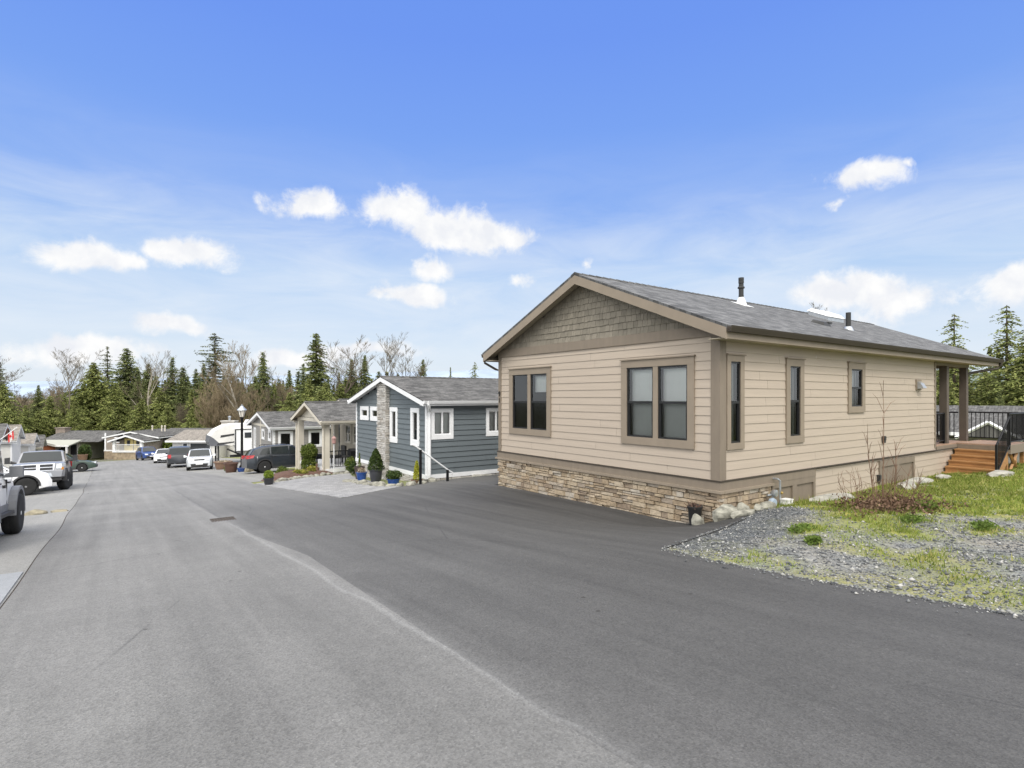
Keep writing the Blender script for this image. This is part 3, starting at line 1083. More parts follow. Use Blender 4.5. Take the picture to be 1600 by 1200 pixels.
def window(par, wl, u0, u1, z0, z1, casing, frame, panes=1, trim=.12, proud=.045, hung=False, slider=False, blind=None, label=None,
           drip=True, sill=0.0, glass=None, low=None, room=True, fr=.035, mull=.09, depth=.035):
    """u0..z1: the outer edge of the casing. thing > window > sash, pane, blind"""
    g0, g1, h0, h1 = u0 + trim, u1 - trim, z0 + trim + sill * .4, z1 - trim
    mb = MB()
    wl.box(mb, u0, g0, z0 + trim + sill * .4, z1 - trim, -.02, proud)
    wl.box(mb, g1, u1, z0 + trim + sill * .4, z1 - trim, -.02, proud)
    wl.box(mb, u0, u1, z1 - trim, z1, -.02, proud + .003)
    wl.box(mb, u0, u1, z0, z0 + trim + sill * .4, -.02, proud + .003)
    if drip:
        wl.box(mb, u0 - .02, u1 + .02, z1, z1 + .025, -.02, proud + .03)
    n = panes
    wd = (g1 - g0 - mull * (n - 1)) / n
    cells = [(g0 + i * (wd + mull), g0 + i * (wd + mull) + wd) for i in range(n)]
    for (a, b), (c, d) in zip(cells[:-1], cells[1:]):
        wl.box(mb, b, c, h0, h1, -.02, proud - .003)
    w_ = mb.build('window', casing, par)
    if label:
        w_['label'] = label
    sa = MB()
    rb = MB()
    bl = MB()
    gl = MB()
    lo = MB()
    for a, b in cells:
        o0, o1 = -depth - .03, proud - depth + .012
        for q in ((a, a + fr, h0, h1), (b - fr, b, h0, h1), (a + fr, b - fr, h1 - fr, h1), (a + fr, b - fr, h0, h0 + fr)):
            wl.box(sa, *q, o0, o1)
        zm = (h0 + h1) / 2
        if hung:
            wl.box(sa, a + fr, b - fr, zm - .025, zm + .025, o0, o1 + .006)
            wl.box(sa, a + fr, a + fr + .02, h0 + fr, zm - .025, o0, o1 - .012)
            wl.box(sa, b - fr - .02, b - fr, h0 + fr, zm - .025, o0, o1 - .012)
            wl.quad(gl, a + fr, b - fr, zm + .025, h1 - fr, .0)
            wl.quad(lo, a + fr, b - fr, h0 + fr, zm - .025, -.012)
        elif slider:
            um = (a + b) / 2
            wl.box(sa, um - .03, um + .03, h0 + fr, h1 - fr, o0, o1 + .004)
            wl.quad(gl, a + fr, b - fr, h0 + fr, h1 - fr, -.004)
        else:
            wl.quad(gl, a + fr, b - fr, h0 + fr, h1 - fr, -.004)
        if room:
            wl.box(rb, a, b, h0, h1, -.62, -.60)      # back of the dim room
            for q in ((a - .02, a, h0, h1), (b, b + .02, h0, h1), (a, b, h1, h1 + .02), (a, b, h0 - .02, h0)):
                wl.box(rb, *q, -.6, -.08)
        if blind == 'slats':
            zz = h1 - fr - .02
            k = 0
            while zz > h0 + fr:
                tilt = .010
                p = [wl.P(a + fr + .06, zz, -.13 + tilt), wl.P(b - .005, zz, -.13 + tilt), wl.P(b - .005, zz - .036, -.13 - tilt), wl.P(a + fr + .06, zz - .036, -.13 - tilt)]
                bl.poly(p)
                zz -= .034
                k += 1
            wl.box(bl, a + fr - .01, a + fr + .05, h0, h1, -.125, -.105)
        elif blind == 'half':
            zz = h1 - fr - .02
            while zz > zm + .3 and b == cells[0][1]:
                bl.poly([wl.P(a + fr + .12, zz, -.12), wl.P(b, zz, -.12), wl.P(b, zz - .036, -.14), wl.P(a + fr + .12, zz - .036, -.14)])
                zz -= .034
            wl.box(bl, a + fr + .03, a + fr + .07, h0, h1, -.125, -.105)
        elif blind == 'side':
            wl.box(bl, b - fr - .17, b - fr - .05, h0, h1, -.16, -.13)
            wl.box(bl, b - fr - .05, b - fr - .02, h0, h1, -.11, -.09)
    s_ = sa.build('sash', frame, w_)
    if rb.v:
        rb.build('reveal', MT['dark_room'], w_)
    if gl.v:
        gl.build('pane', glass or MT['glass_up'], w_)
    if lo.v:
        lo.build('pane', low or MT['glass_low'], w_)
    if bl.v:
        bl.build('blind', MT['curtain'] if blind == 'side' else MT['blind'], w_)
    return w_


def shakes(mb, wl, yc, half, z0, rise_f, pitch=.148, zmax=9):
    """staggered shingles filling a gable; half(z) gives the half width at a height"""
    z = z0
    r = random.Random(3)
    while half(z) > .05:
        h = half(z)
        u = yc - h
        while u < yc + h:
            wd = r.uniform(.075, .185)
            b = min(u + wd, yc + h)
            zt = z + pitch + .01
            dz = r.choice((0, 0, 0, .006, -.006))
            of = r.uniform(.020, .027)
            pa, pb = u + .003, b - .003
            ta = min(zt, z0 + 50)
            # clip the top edge under the rake
            def top(uu):
                return min(zt, rise_f(uu))
            za, zb = top(pa), top(pb)
            if min(za, zb) > z + .01:
                q = [wl.P(pa, z + dz, of), wl.P(pb, z + dz, of), wl.P(pb, zb, .006), wl.P(pa, za, .006)]
                q2 = [wl.P(pa, z + dz, -.02), wl.P(pb, z + dz, -.02), wl.P(pb, zb, -.02), wl.P(pa, za, -.02)]
                mb.hexa([q2[0], q2[1], q[1], q[0], q2[3], q2[2], q[2], q[3]])
            u = b
        z += pitch


def ledgestone(mb, wl, u0, u1, zb_fn, z1, seed=1, row=(.06, .13), ln=(.12, .42), out=(.03, .075)):
    """dry stacked ledge stone; zb_fn(u) is the ground below"""
    r = random.Random(seed)
    zmin = min(zb_fn(u0), zb_fn(u1), zb_fn((u0 + u1) / 2)) - .12
    z = z1
    while z > zmin:
        h = r.uniform(*row)
        u = u0 - r.uniform(0, .1)
        while u < u1:
            l = r.uniform(*ln)
            a, b = max(u, u0), min(u + l, u1)
            if b - a > .02 and z > zb_fn((a + b) / 2) - .02:
                nsub = 2 if (h > .1 and r.random() < .35) else 1
                for k in range(nsub):
                    hz = h / nsub
                    za, zc = z - h + k * hz + .004, z - h + (k + 1) * hz - .004
                    o = r.uniform(*out)
                    t = r.uniform(-.012, .012)
                    c = .006
                    mb.hexa([wl.P(a + .003, za, -.02), wl.P(b - .003, za, -.02), wl.P(b - .003 - c, za + c, o + t), wl.P(a + .003 + c, za + c * r.random(), o - t),
                             wl.P(a + .003, zc, -.02), wl.P(b - .003, zc, -.02), wl.P(b - .003 - c, zc - c, o + t * .3), wl.P(a + .003 + c, zc - c * r.random(), o)])
            u += l
        z -= h


def gable_roof(par, x0, x1, y0, y1, ze, rise, ov=.35, fo=.35, bo=.35, th=.12, mats=None, barge_h=.24, back=True, gutters=(True, True), gm=None, cap=True):
    """ridge along x; eave height ze measured at the top of the slab over the wall line; returns functions"""
    sh, barge, gut, soff = mats
    yc = (y0 + y1) / 2
    hw = (y1 - y0) / 2
    sl = rise / hw
    X0, X1 = x0 - fo, x1 + bo
    zr = ze + rise
    zf = lambda y: zr - abs(y - yc) * sl
    mb = MB()
    for s in (-1, 1):
        ye = yc + s * (hw + ov)
        zl = zf(ye)
        mb.hexa([(X0 + .02, yc, zr - th), (X1 - .02, yc, zr - th), (X1 - .02, ye, zl - th), (X0 + .02, ye, zl - th),
                 (X0 - .015, yc, zr), (X1 + .015, yc, zr), (X1 + .015, ye + s * .02, zl), (X0 - .015, ye + s * .02, zl)])
    roof = mb.build('roof', sh, par)
    if cap:
        mc = MB()
        x = X0
        while x < X1 - .05:
            xe = min(x + .26, X1)
            for s in (-1, 1):
                mc.hexa([(x, yc, zr - .0), (xe, yc, zr - .0), (xe, yc + s * .14, zr - .14 * sl + .002), (x, yc + s * .14, zr - .14 * sl + .002),
                         (x, yc, zr + .03), (xe, yc, zr + .018), (xe, yc + s * .14, zr - .14 * sl + .016), (x, yc + s * .14, zr - .14 * sl + .028)])
            x = xe - .02
        mc.build('ridge_cap', sh, roof)
    # barge boards on the gable ends
    for xx, d in ((X0, .035), (X1, -.035)) if back else ((X0, .035),):
        for s in (-1, 1):
            ye = yc + s * (hw + ov)
            b = MB()
            t0, t1 = .012, .012 + barge_h
            b.hexa([(xx, yc, zr - t1), (xx + d, yc, zr - t1), (xx + d, ye, zf(ye) - t1), (xx, ye, zf(ye) - t1),
                    (xx, yc, zr - t0), (xx + d, yc, zr - t0), (xx + d, ye, zf(ye) - t0), (xx, ye, zf(ye) - t0)])
            b.build('barge_board', barge, par)
    # eaves: soffit, fascia and gutter
    for s, on in ((-1, gutters[0]), (1, gutters[1])):
        ye = yc + s * (hw + ov)
        zl = zf(ye)
        so = MB()
        so.box(X0 + .04, X1 - .04, yc + s * (hw - .02), ye - s * .03, zl - barge_h + .01, zl - barge_h + .025)
        so.build('soffit', soff, par)
        fa = MB()
        fa.box(X0 + .036, X1 - .036, ye - s * .028, ye, zl - barge_h, zl - th + .09)
        fa.build('fascia', barge, par)
        if on:
            gt = MB()
            prof = [(0, -.02), (0, -.13), (.075, -.13), (.11, -.05), (.12, -.02), (.105, -.02), (.07, -.115), (.012, -.115), (.012, -.02)]
            pts = [(X0 + .01, ye + s * (.004 + a), zl + b) for a, b in prof]
            gt.prism(pts if s > 0 else pts[::-1], (X1 - X0 - .02, 0, 0))
            gt.build('gutter', gm or gut, par)
    # underside of the front overhang
    us = MB()
    for s in (-1, 1):
        ye = yc + s * (hw + ov - .04)
        us.poly([(X0 + .04, yc, zr - th - .012), (x0 + .02, yc, zr - th - .012), (x0 + .02, ye, zf(ye) - th - .012), (X0 + .04, ye, zf(ye) - th - .012)])
        us.poly([(x1 - .02, yc, zr - th - .012), (X1 - .04, yc, zr - th - .012), (X1 - .04, ye, zf(ye) - th - .012), (x1 - .02, ye, zf(ye) - th - .012)])
    us.build_each('overhang_lining', soff, par)
    return roof, zf, yc, sl


def railing(mb, p0, p1, h=.95, n=None, post=.05, bal=.02, low=.09, posts=(True, True), rail=.045):
    """balusters between two points (floor level)"""
    p0, p1 = Vector(p0), Vector(p1)
    L = (p1 - p0).length
    n = n or max(2, int(L / .115))
    up = Vector((0, 0, 1))
    mb.tube([p0 + up * h, p1 + up * h], rail * .6, 6)
    mb.tube([p0 + up * low, p1 + up * low], rail * .45, 6)
    for k in range(1, n):
        q = p0.lerp(p1, k / n)
        mb.box(q.x - bal / 2, q.x + bal / 2, q.y - bal / 2, q.y + bal / 2, q.z + low, q.z + h - .01)
    for on, q in zip(posts, (p0, p1)):
        if on:
            mb.box(q.x - post / 2, q.x + post / 2, q.y - post / 2, q.y + post / 2, q.z - .03, q.z + h + .03)


def text_part(name, txt, size, mat, par, mtx, depth=.006):
    cu = bpy.data.curves.new(name, 'FONT')
    cu.body = txt
    cu.size = size
    cu.extrude = depth
    cu.align_x = 'CENTER'
    o = bpy.data.objects.new(name, cu)
    scene.collection.objects.link(o)
    dg = bpy.context.evaluated_depsgraph_get()
    me = bpy.data.meshes.new_from_object(o.evaluated_get(dg))
    bpy.data.objects.remove(o)
    me.transform(mtx)
    me.materials.clear()
    me.materials.append(mat)
    ob = bpy.data.objects.new(name, me)
    scene.collection.objects.link(ob)
    ob.parent = par
    if par is not None:
        me.transform(Matrix.Translation(-par.location))
    return ob


# ------------------------------------------------------------------ the beige house
XF, YS, YN, XB = 9.51, 6.47, 13.97, 20.5
ZB, ZE = -1.6, 1.19
H = thing('beige_house', 'beige lap-sided bungalow with brown trim, stone skirt and grey shingle roof beside the street', 'house', (XF, 10.2, -2.6))
WF, WS, WN, WE = Wall('W', XF), Wall('S', YS), Wall('N', YN), Wall('E', XB)
fwin = [(11.53, 13.43, -1.05, .81), (7.02, 8.99, -1.04, .83)]
swin = [(9.70, 10.28, -1.02, .83), (11.87, 12.61, -1.0, .84), (14.75, 15.65, -.38, .86)]
t_ = .165
mb = MB()
op = [(a + .14, b - .14, c + .14, d - .14) for a, b, c, d in fwin]
siding(mb, WF, YS + .1, YN - .08, ZB, ZE, .1785, op)
mb.build('front_siding', MT['beige'], H)
mb = MB()
op = [(a + .14, b - .14, c + .14, d - .14) for a, b, c, d in swin]
siding(mb, WS, XF + .1, XB, ZB, ZE, .1785, op)
siding(mb, WS, 13.1, XB, -2.75, ZB - .05, .1785, [(16.55, 18.75, -3, -1.7)])
siding(mb, WS, XB, 22.35, -2.75, ZB - .05, .1785)
mb.build('side_siding', MT['beige'], H)
mb = MB()
siding(mb, WN, XF, XB, -2.75, ZE, .1785)
siding(mb, WE, YS, YN, -3.6, ZE, .1785)
mb.build('rear_siding', MT['beige'], H)
# trim: corner boards, belly band, gable band
mb = MB()
WF.box(mb, YS - .035, YS + .17, ZB, ZE, -.02, .035)
WF.box(mb, YN - .1, YN + .03, ZB, ZE, -.02, .035)
WS.box(mb, XF + .022, XF + .17, ZB, ZE, -.02, .032)
WS.box(mb, XB - .09, XB + .0, -1.55, ZE, -.02, .032)
mb.build_each('corner_board', MT['taupe_trim'], H)
mb = MB()
WF.box(mb, YS - .06, YN + .05, -1.79, ZB - .025, -.02, .06)
WS.box(mb, XF + .022, 13.1, -1.79, ZB - .025, -.02, .058)
mb.build_each('belly_band', MT['taupe_trim'], H)
mb = MB()
WF.box(mb, YS - .08, YN + .07, ZB - .025, ZB, -.02, .075)
WS.box(mb, XF + .022, 22.3, ZB - .025, ZB, -.02, .073)
mb.build_each('drip_edge', MT['gutter_dark'], H)
mb = MB()
WF.box(mb, YS - .1, YN + .1, -1.84, -1.79, -.02, .11)
WS.box(mb, XF + .022, 11.28, -1.84, -1.79, -.02, .108)
mb.build_each('stone_ledge', MT['taupe_board'], H)
mb = MB()
WF.box(mb, YS - .03, YN + .03, ZE, ZE + .22, -.02, .045)
mb.build('gable_band', MT['taupe_trim'], H)
WIN_LABELS = {0: 'paired front window showing the room behind', 1: 'paired front window with closed white blinds'}
for i, (a, b, c, d) in enumerate(fwin):
    window(H, WF, a, b, c, d, MT['taupe_board'], MT['black_frame'], panes=2, trim=t_, hung=True, blind='slats' if i else 'half', label=WIN_LABELS[i], mull=.13)
for i, (a, b, c, d) in enumerate(swin):
    window(H, WS, a, b, c, d, MT['taupe_board'], MT['black_frame'], panes=1, trim=.125 if i == 0 else .155, hung=True, blind='side',
           label=['tall narrow window at the corner', 'tall narrow window in mid wall', 'short window near the porch'][i])
# roof
roofm = (MT['shingle_main'], MT['taupe_board'], MT['gutter_dark'], MT['soffit'])
ROOF, zf, yc, sl = gable_roof(H, XF, 25.05, YS, YN, 1.49, 1.53, ov=.38, fo=.36, bo=.35, mats=roofm, barge_h=.25)
hw_ = (YN - YS) / 2
mb = MB()
rise_f = lambda u: 1.49 + 1.53 - abs(u - yc) * sl - .14
shakes(mb, WF, yc, lambda z: max(0, (1.49 + 1.53 - .14 - z) / sl), ZE + .22, rise_f)
mb.build('gable_shakes', MT['taupe_shake'], H)
mb = MB()
mb.prism([(XF + .02, YS, ZE), (XF + .02, YN, ZE), (XF + .02, yc, 2.86)], (.1, 0, 0))
mb.build('gable_backing', MT['taupe_trim'], H)
# stone skirt
mb = MB()
gl_ = lambda u: g(9.4, u) - .03
ledgestone(mb, WF, YS - .04, YN + .02, gl_, -1.845, 4, out=(.035, .085))
ledgestone(mb, WS, XF - .06, 11.26, lambda u: g(u, 6.4) - .05, -1.845, 9, out=(.035, .085))
mb.build('stone_skirt', MT['ledge'], H)
mb = MB()
WF.box(mb, YS, YN, -3.0, -1.84, -.1, .012)
WS.box(mb, XF + .1, 11.26, -3.0, -1.84, -.1, .012)
mb.build('skirt_mortar', MT['mortar'], H)
# access panels in the skirting
for a, b, zt in ((11.28, 13.1, -1.79), (16.5, 18.8, -1.68)):
    mb = MB()
    n = 2
    wd = (b - a) / n
    WS.box(mb, a, b, zt - .16 if a > 14 else zt - .13, zt, -.02, .052)
    for k in range(n + 1):
        u = a + k * wd
        WS.box(mb, max(a, u - .09), min(b, u + .09), -2.9, zt - (.16 if a > 14 else .13), -.02, .05)
    pn = mb.build('access_panel', MT['taupe_trim'], H)
    mb = MB()
    WS.box(mb, a, b, -2.9, zt - .05, -.03, .012)
    mb.build('panel_board', MT['taupe_trim'], pn)
# wall fittings
mb = MB()
WS.box(mb, 18.95, 19.3, .22, .52, 0, .05)
hd = mb.build('vent_hood', MT['taupe_board'], H)
mb = MB()
mb.prism([WS.P(19.0, .25, .05), WS.P(19.0, .46, .05), WS.P(19.0, .42, .12), WS.P(19.0, .27, .2)], (.26, 0, 0))
mb.build('hood_flap', MT['galv'], hd)
for u, z in ((16.75, -1.12), (16.45, -2.13)):
    mb = MB()
    WS.box(mb, u - .06, u + .06, z - .09, z + .09, 0, .07)
    WS.box(mb, u - .05, u + .05, z - .02, z + .08, .07, .085)
    mb.build_each('outlet_box', MT['vent_black'], H)
# number plate digits on the far corner board
for k, ch in enumerate('91'):
    mt = Matrix.Translation((XF - .045, YN - .035, .035 - k * .19)) @ Matrix.Rotation(R(-90), 4, 'Z') @ Matrix.Rotation(R(90), 4, 'X')
    text_part('house_number', ch, .21, MT['black_metal'], H, mt)
# downspouts
mb = MB()
ys_ = YN + .40
mb.tube([(XF - .25, ys_ + .07, 1.2), (XF - .25, ys_ + .05, 1.05), (XF - .06, YN + .14, .85), (XF + .05, YN + .06, .8), (XF + .05, YN + .06, -2.5)], .035, 8)
mb.tube([(25.25, YS - .42, 1.22), (25.25, YS - .42, 1.1), (25.18, YS - .36, 1.02), (23.75, YS + .05, .82), (23.5, YS + .06, .78)], .045, 8)
mb.build_each('downspout', MT['gutter_dark'], H)
# roof fittings
def roof_pt(x, y):
    return (x, y, zf(y))
mb = MB()
px_, py_ = 15.1, 9.55
zz = zf(py_)
mb.lathe([(.07, zz + .12), (.07, zz + .30), (.075, zz + .30), (.075, zz + .33), (.07, zz + .33), (.07, zz + .58), (.10, zz + .60), (.10, zz + .64), (.07, zz + .68),
          (.07, zz + .76), (.062, zz + .76), (.062, zz + .78), (.078, zz + .79), (.078, zz + .88), (.072, zz + .885), (.072, zz + .90), (.078, zz + .905), (.078, zz + 1.0), (.04, zz + 1.01)], (px_, py_, 0), 16)
mb.v = [(a, b, zz + (c - zz) * .78) for a, b, c in mb.v]
fl = mb.build('flue_pipe', MT['vent_black'], H, smooth=35)
mb = MB()
mb.lathe([(.17, zz - .06), (.13, zz + .07), (.09, zz + .17), (.085, zz + .2)], (px_, py_, 0), 18)
mb.build('pipe_boot', MT['pvc'], fl, smooth=40)
mb = MB()
mb.hexa([(px_ - .22, py_ - .28, zf(py_ - .28) + .004), (px_ + .22, py_ - .28, zf(py_ - .28) + .004), (px_ + .22, py_ + .2, zf(py_ + .2) + .004), (px_ - .22, py_ + .2, zf(py_ + .2) + .004),
         (px_ - .22, py_ - .28, zf(py_ - .28) + .012), (px_ + .22, py_ - .28, zf(py_ - .28) + .012), (px_ + .22, py_ + .2, zf(py_ + .2) + .012), (px_ - .22, py_ + .2, zf(py_ + .2) + .012)])
mb.build('flashing', MT['pvc'], fl)
mb = MB()
vx, vy = 16.55, 7.95
z1, z2 = zf(vy - .18), zf(vy + .2)
mb.hexa([(vx - .2, vy - .18, z1 + .004), (vx + .2, vy - .18, z1 + .004), (vx + .2, vy + .2, z2 + .004), (vx - .2, vy + .2, z2 + .004),
         (vx - .15, vy - .14, z1 + .12), (vx + .15, vy - .14, z1 + .12), (vx + .13, vy + .17, z2 + .07), (vx - .13, vy + .17, z2 + .07)])
mb.box(vx + .08, vx + .3, vy - .16, vy + .12, z1 + .09, z1 + .14)
mb.build('roof_vent', MT['vent_black'], H)
mb = MB()
vx, vy = 17.75, 7.75
zz = zf(vy)
mb.lathe([(.07, zz - .05), (.07, zz + .5), (.055, zz + .5), (.055, zz + .4)], (vx, vy, 0), 14)
pp = mb.build('plumbing_vent', MT['vent_black'], H, smooth=40)
mb = MB()
mb.lathe([(.15, zz - .05), (.10, zz + .07), (.075, zz + .09)], (vx, vy, 0), 14)
mb.build('pipe_boot', MT['galv'], pp, smooth=40)
mb = MB()
sx0, sx1, sy0, sy1 = 19.4, 20.5, 9.1, 9.75
mb.hexa([(sx0, sy0, zf(sy0)), (sx1, sy0, zf(sy0)), (sx1, sy1, zf(sy1)), (sx0, sy1, zf(sy1)),
         (sx0, sy0, zf(sy0) + .14), (sx1, sy0, zf(sy0) + .14), (sx1, sy1, zf(sy1) + .14), (sx0, sy1, zf(sy1) + .14)])
sk = mb.build('skylight', MT['galv'], H)
mb = MB()
mb.hexa([(sx0 - .03, sy0 - .03, zf(sy0 - .03) + .14), (sx1 + .03, sy0 - .03, zf(sy0 - .03) + .14), (sx1 + .03, sy1 + .03, zf(sy1 + .03) + .14), (sx0 - .03, sy1 + .03, zf(sy1 + .03) + .14),
         (sx0 + .08, sy0 + .06, zf(sy0 + .06) + .24), (sx1 - .08, sy0 + .06, zf(sy0 + .06) + .24), (sx1 - .08, sy1 - .06, zf(sy1 - .06) + .24), (sx0 + .08, sy1 - .06, zf(sy1 - .06) + .24)])
mb.build('skylight_dome', MT['pvc'], sk)
# porch: beam, posts, deck
mb = MB()
mb.box(XB, 23.55, YS + .0, YS + .2, 1.0, 1.2)
mb.box(23.35, 23.55, YS + .2, YN, 1.0, 1.2)
mb.box(XB, 23.55, YN - .2, YN, 1.0, 1.2)
mb.build('porch_beam', MT['taupe_trim'], H)
for x, y in ((21.62, YS + .11), (23.42, YS + .11), (23.42, 9.0), (23.42, 11.4), (23.42, YN - .1)):
    mb = MB()
    mb.box(x - .1, x + .1, y - .1, y + .1, -1.46, 1.0)
    mb.build('porch_post', MT['porch_post'], H)
mb = MB()
for k in range(20):
    xa = XB + .02 + k * .145
    mb.box(xa, xa + .138, YS - .02, YN, -1.50, -1.462)
for k in range(9):
    ya = YS - .04 - (k + 1) * .145
    mb.box(22.25, 24.3, ya, ya + .138, -1.50, -1.461)
dk = mb.build('deck', MT['deck'], H)
mb = MB()
mb.box(XB, 22.22, YS - .05, YS - .021, -1.62, -1.501)
mb.box(22.22, 22.249, 5.12, YS - .05, -1.72, -1.50)
mb.box(22.22, 24.33, 5.09, 5.119, -1.72, -1.455)
mb.box(24.301, 24.33, 5.12, YS, -1.72, -1.455)
mb.build('rim_board', MT['taupe_trim'], dk)
mb = MB()
for (x, y) in ((22.4, 5.25), (24.15, 5.25), (24.15, 6.3), (23.3, 5.25)):
    mb.box(x - .05, x + .05, y - .05, y + .05, -3.4, -1.505)
mb.tube([(22.45, 5.2, -2.35), (23.3, 5.2, -1.75)], .05, 4)
mb.tube([(22.45, 5.16, -1.75), (23.3, 5.16, -2.35)], .05, 4)
mb.build_each('deck_brace', MT['cedar'], dk)
mb = MB()
railing(mb, (XB + .05, YS + .08, -1.46), (21.5, YS + .08, -1.46), posts=(True, True))
railing(mb, (23.55, YS + .3, -1.46), (23.55, YN - .2, -1.46), posts=(False, True))
railing(mb, (24.27, 5.16, -1.46), (24.27, YS + .25, -1.46))
railing(mb, (22.3, 5.16, -1.46), (24.27, 5.16, -1.46))
mb.build('deck_railing', MT['black_metal'], H)
st = thing('wooden_steps', 'stained orange wooden steps with a black sloping handrail leading up to the porch deck', 'steps', (21.7, 5.8, -2.35))
mb = MB()
for k in range(5):
    x = 22.22 - k * .27
    z = -1.64 - k * .165
    mb.box(x - .30, x - .005, 5.18, YS - .06, z - .04, z)
mb.build('tread', MT['cedar'], st)
mb = MB()
for k in range(5):
    x = 22.22 - k * .27
    z = -1.64 - k * .165
    mb.box(x - .27, x - .245, 5.2, YS - .07, z - .165, z - .04)
mb.build('riser', MT['cedar'], st)
mb = MB()
for y in (5.16, YS - .08):
    mb.prism([(22.22, y, -1.66), (20.86, y, -2.48), (20.86, y, -2.62), (22.22, y, -2.0)], (0, .035, 0))
mb.build_each('stringer', MT['cedar'], st)
mb = MB()
railing(mb, (20.95, 5.12, -2.38), (22.24, 5.12, -1.56), h=.98, n=11, low=.12)
mb.build('handrail', MT['black_metal'], st)

# things round the corner of the beige house
def rock(mb, c, s, seed, flat=1.0, n=2):
    r = np.random.default_rng(seed)
    import bmesh
    bm = bmesh.new()
    bmesh.ops.create_icosphere(bm, subdivisions=n, radius=1)
    planes = [(Vector(r.normal(size=3)).normalized(), r.uniform(.62, .92)) for _ in range(9)]
    i0 = len(mb.v)
    for v in bm.verts:
        p = v.co.copy()
        for nrm, d in planes:
            e = p.dot(nrm) - d
            if e > 0:
                p -= nrm * e * .9
        p *= 1 + .06 * r.normal()
        mb.v.append((c[0] + p.x * s[0], c[1] + p.y * s[1], c[2] + p.z * s[2]))
    for f in bm.faces:
        mb.f.append(tuple(i0 + v.index for v in f.verts))
    bm.free()


def rocks(specs, label, group, mat='rock', name='rock'):
    for k, (x, y, sx, sy, sz) in enumerate(specs):
        mb = MB()
        rock(mb, (x, y, g(x, y) + sz * .25), (sx, sy, sz), 100 + k + int(x * 7 + y * 13))
        o = mb.build(name, MT[mat], None)
        o['label'] = label[k] if isinstance(label, list) else label
        o['category'] = 'rock'
        if group:
            o['group'] = group


rocks([(9.42, 6.28, .34, .19, .24), (9.58, 5.98, .40, .15, .11), (9.08, 6.66, .15, .14, .19), (9.85, 6.2, .2, .12, .17), (10.05, 6.0, .13, .09, .10), (10.6, 6.15, .32, .10, .11)],
      ['large grey-green rock leaning on the stone skirt corner of the beige house', 'flat pale rock lying on the asphalt edge in front of the stone corner',
       'upright dark green rock at the foot of the black corner planter', 'cracked rock wedged behind the flat pale corner rock', 'small chipped rock just right of the corner rock heap', 'low mossy rock by the gas meter'], 'rocks heaped at the house corner')
rocks([(12.9, 5.95, .95, .22, .16), (17.6, 5.9, .75, .25, .14), (16.3, 5.75, .35, .2, .14), (20.9, 5.0, .75, .3, .13), (19.4, 5.9, .5, .18, .1)],
      ['long flat cream slab against the left skirting panels', 'flat cream slab under the right skirting panels', 'dark mossy rock between the twiggy shrub and the skirting',
       'pale flat rock at the foot of the orange wooden steps', 'thin pale rock left of the wooden steps'], 'slabs along the side wall', 'slab', 'rock')
mb = MB()
mb.lathe([(.10, g(9.1, 6.55) - .12), (.135, -2.17), (.15, -2.15), (.15, -2.12), (.125, -2.12), (.12, -2.18)], (9.28, 6.86, 0), 16)
pt = mb.build('corner_planter', MT['vent_black'], None, smooth=40)
tag(pt, 'black plastic planter of dead twigs at the front stone corner of the beige house', 'planter')
mb = MB()
for k in range(22):
    a = rnd.uniform(0, 6.28)
    q = (9.28 + .08 * math.cos(a), 6.86 + .08 * math.sin(a), -2.17)
    mb.tube([q, (q[0] + rnd.uniform(-.2, .2), q[1] + rnd.uniform(-.2, .2), -2.17 + rnd.uniform(.02, .14))], .006, 4)
mb.build('twigs', M('dead_twigs', (.12, .07, .05), .9), pt)

gmx = 11.05
gt = thing('gas_meter', 'grey gas meter with pipe and brass valve on the stone skirt', 'gas meter', (gmx, YS - .2, -2.2))
mb = MB()
mb.tube([(gmx + .25, YS + .0, -1.70), (gmx + .25, YS - .16, -1.70), (gmx + .30, YS - .18, -1.74), (gmx + .30, YS - .18, -2.3)], .022, 8)
mb.tube([(gmx - .15, YS - .16, -2.0), (gmx + .06, YS - .16, -2.0)], .02, 8)
mb.tube([(gmx + .06, YS - .16, -1.98), (gmx + .06, YS - .16, -2.3)], .022, 8)
mb.build('pipe', MT['galv'], gt, smooth=40)
mb = MB()
mb.lathe([(.02, -.06), (.085, -.05), (.10, -.01), (.10, .01), (.085, .05), (.02, .06)], (gmx - .02, YS - .2, -2.16), 16, 'Y')
mb.build('meter_body', MT['meter'], gt, smooth=40)
mb = MB()
mb.lathe([(.02, -.05), (.07, -.04), (.075, 0), (.05, .05), (.02, .09)], (gmx + .06, YS - .2, -1.97), 14, 'Y')
mb.build('regulator', MT['galv'], gt, smooth=40)
mb = MB()
mb.lathe([(.015, -.03), (.03, -.02), (.03, .02), (.015, .03)], (gmx + .32, YS - .2, -1.99), 10, 'X')
mb.build('valve', MT['brass'], gt, smooth=40)
mb = MB()
bx = gmx + .38
mb.box(bx - .10, bx + .10, YS - .36, YS - .2, -2.34, -2.13)
mb.prism([(bx - .11, YS - .37, -2.13), (bx + .11, YS - .37, -2.13), (bx + .11, YS - .19, -2.13), (bx - .11, YS - .19, -2.13)], (0, 0, .02))
mb.box(bx + .03, bx + .07, YS - .365, YS - .355, -2.2, -2.15)
tag(mb.build('utility_box', MT['pvc'], None), 'small white utility box on the ground beside the gas meter', 'utility box')
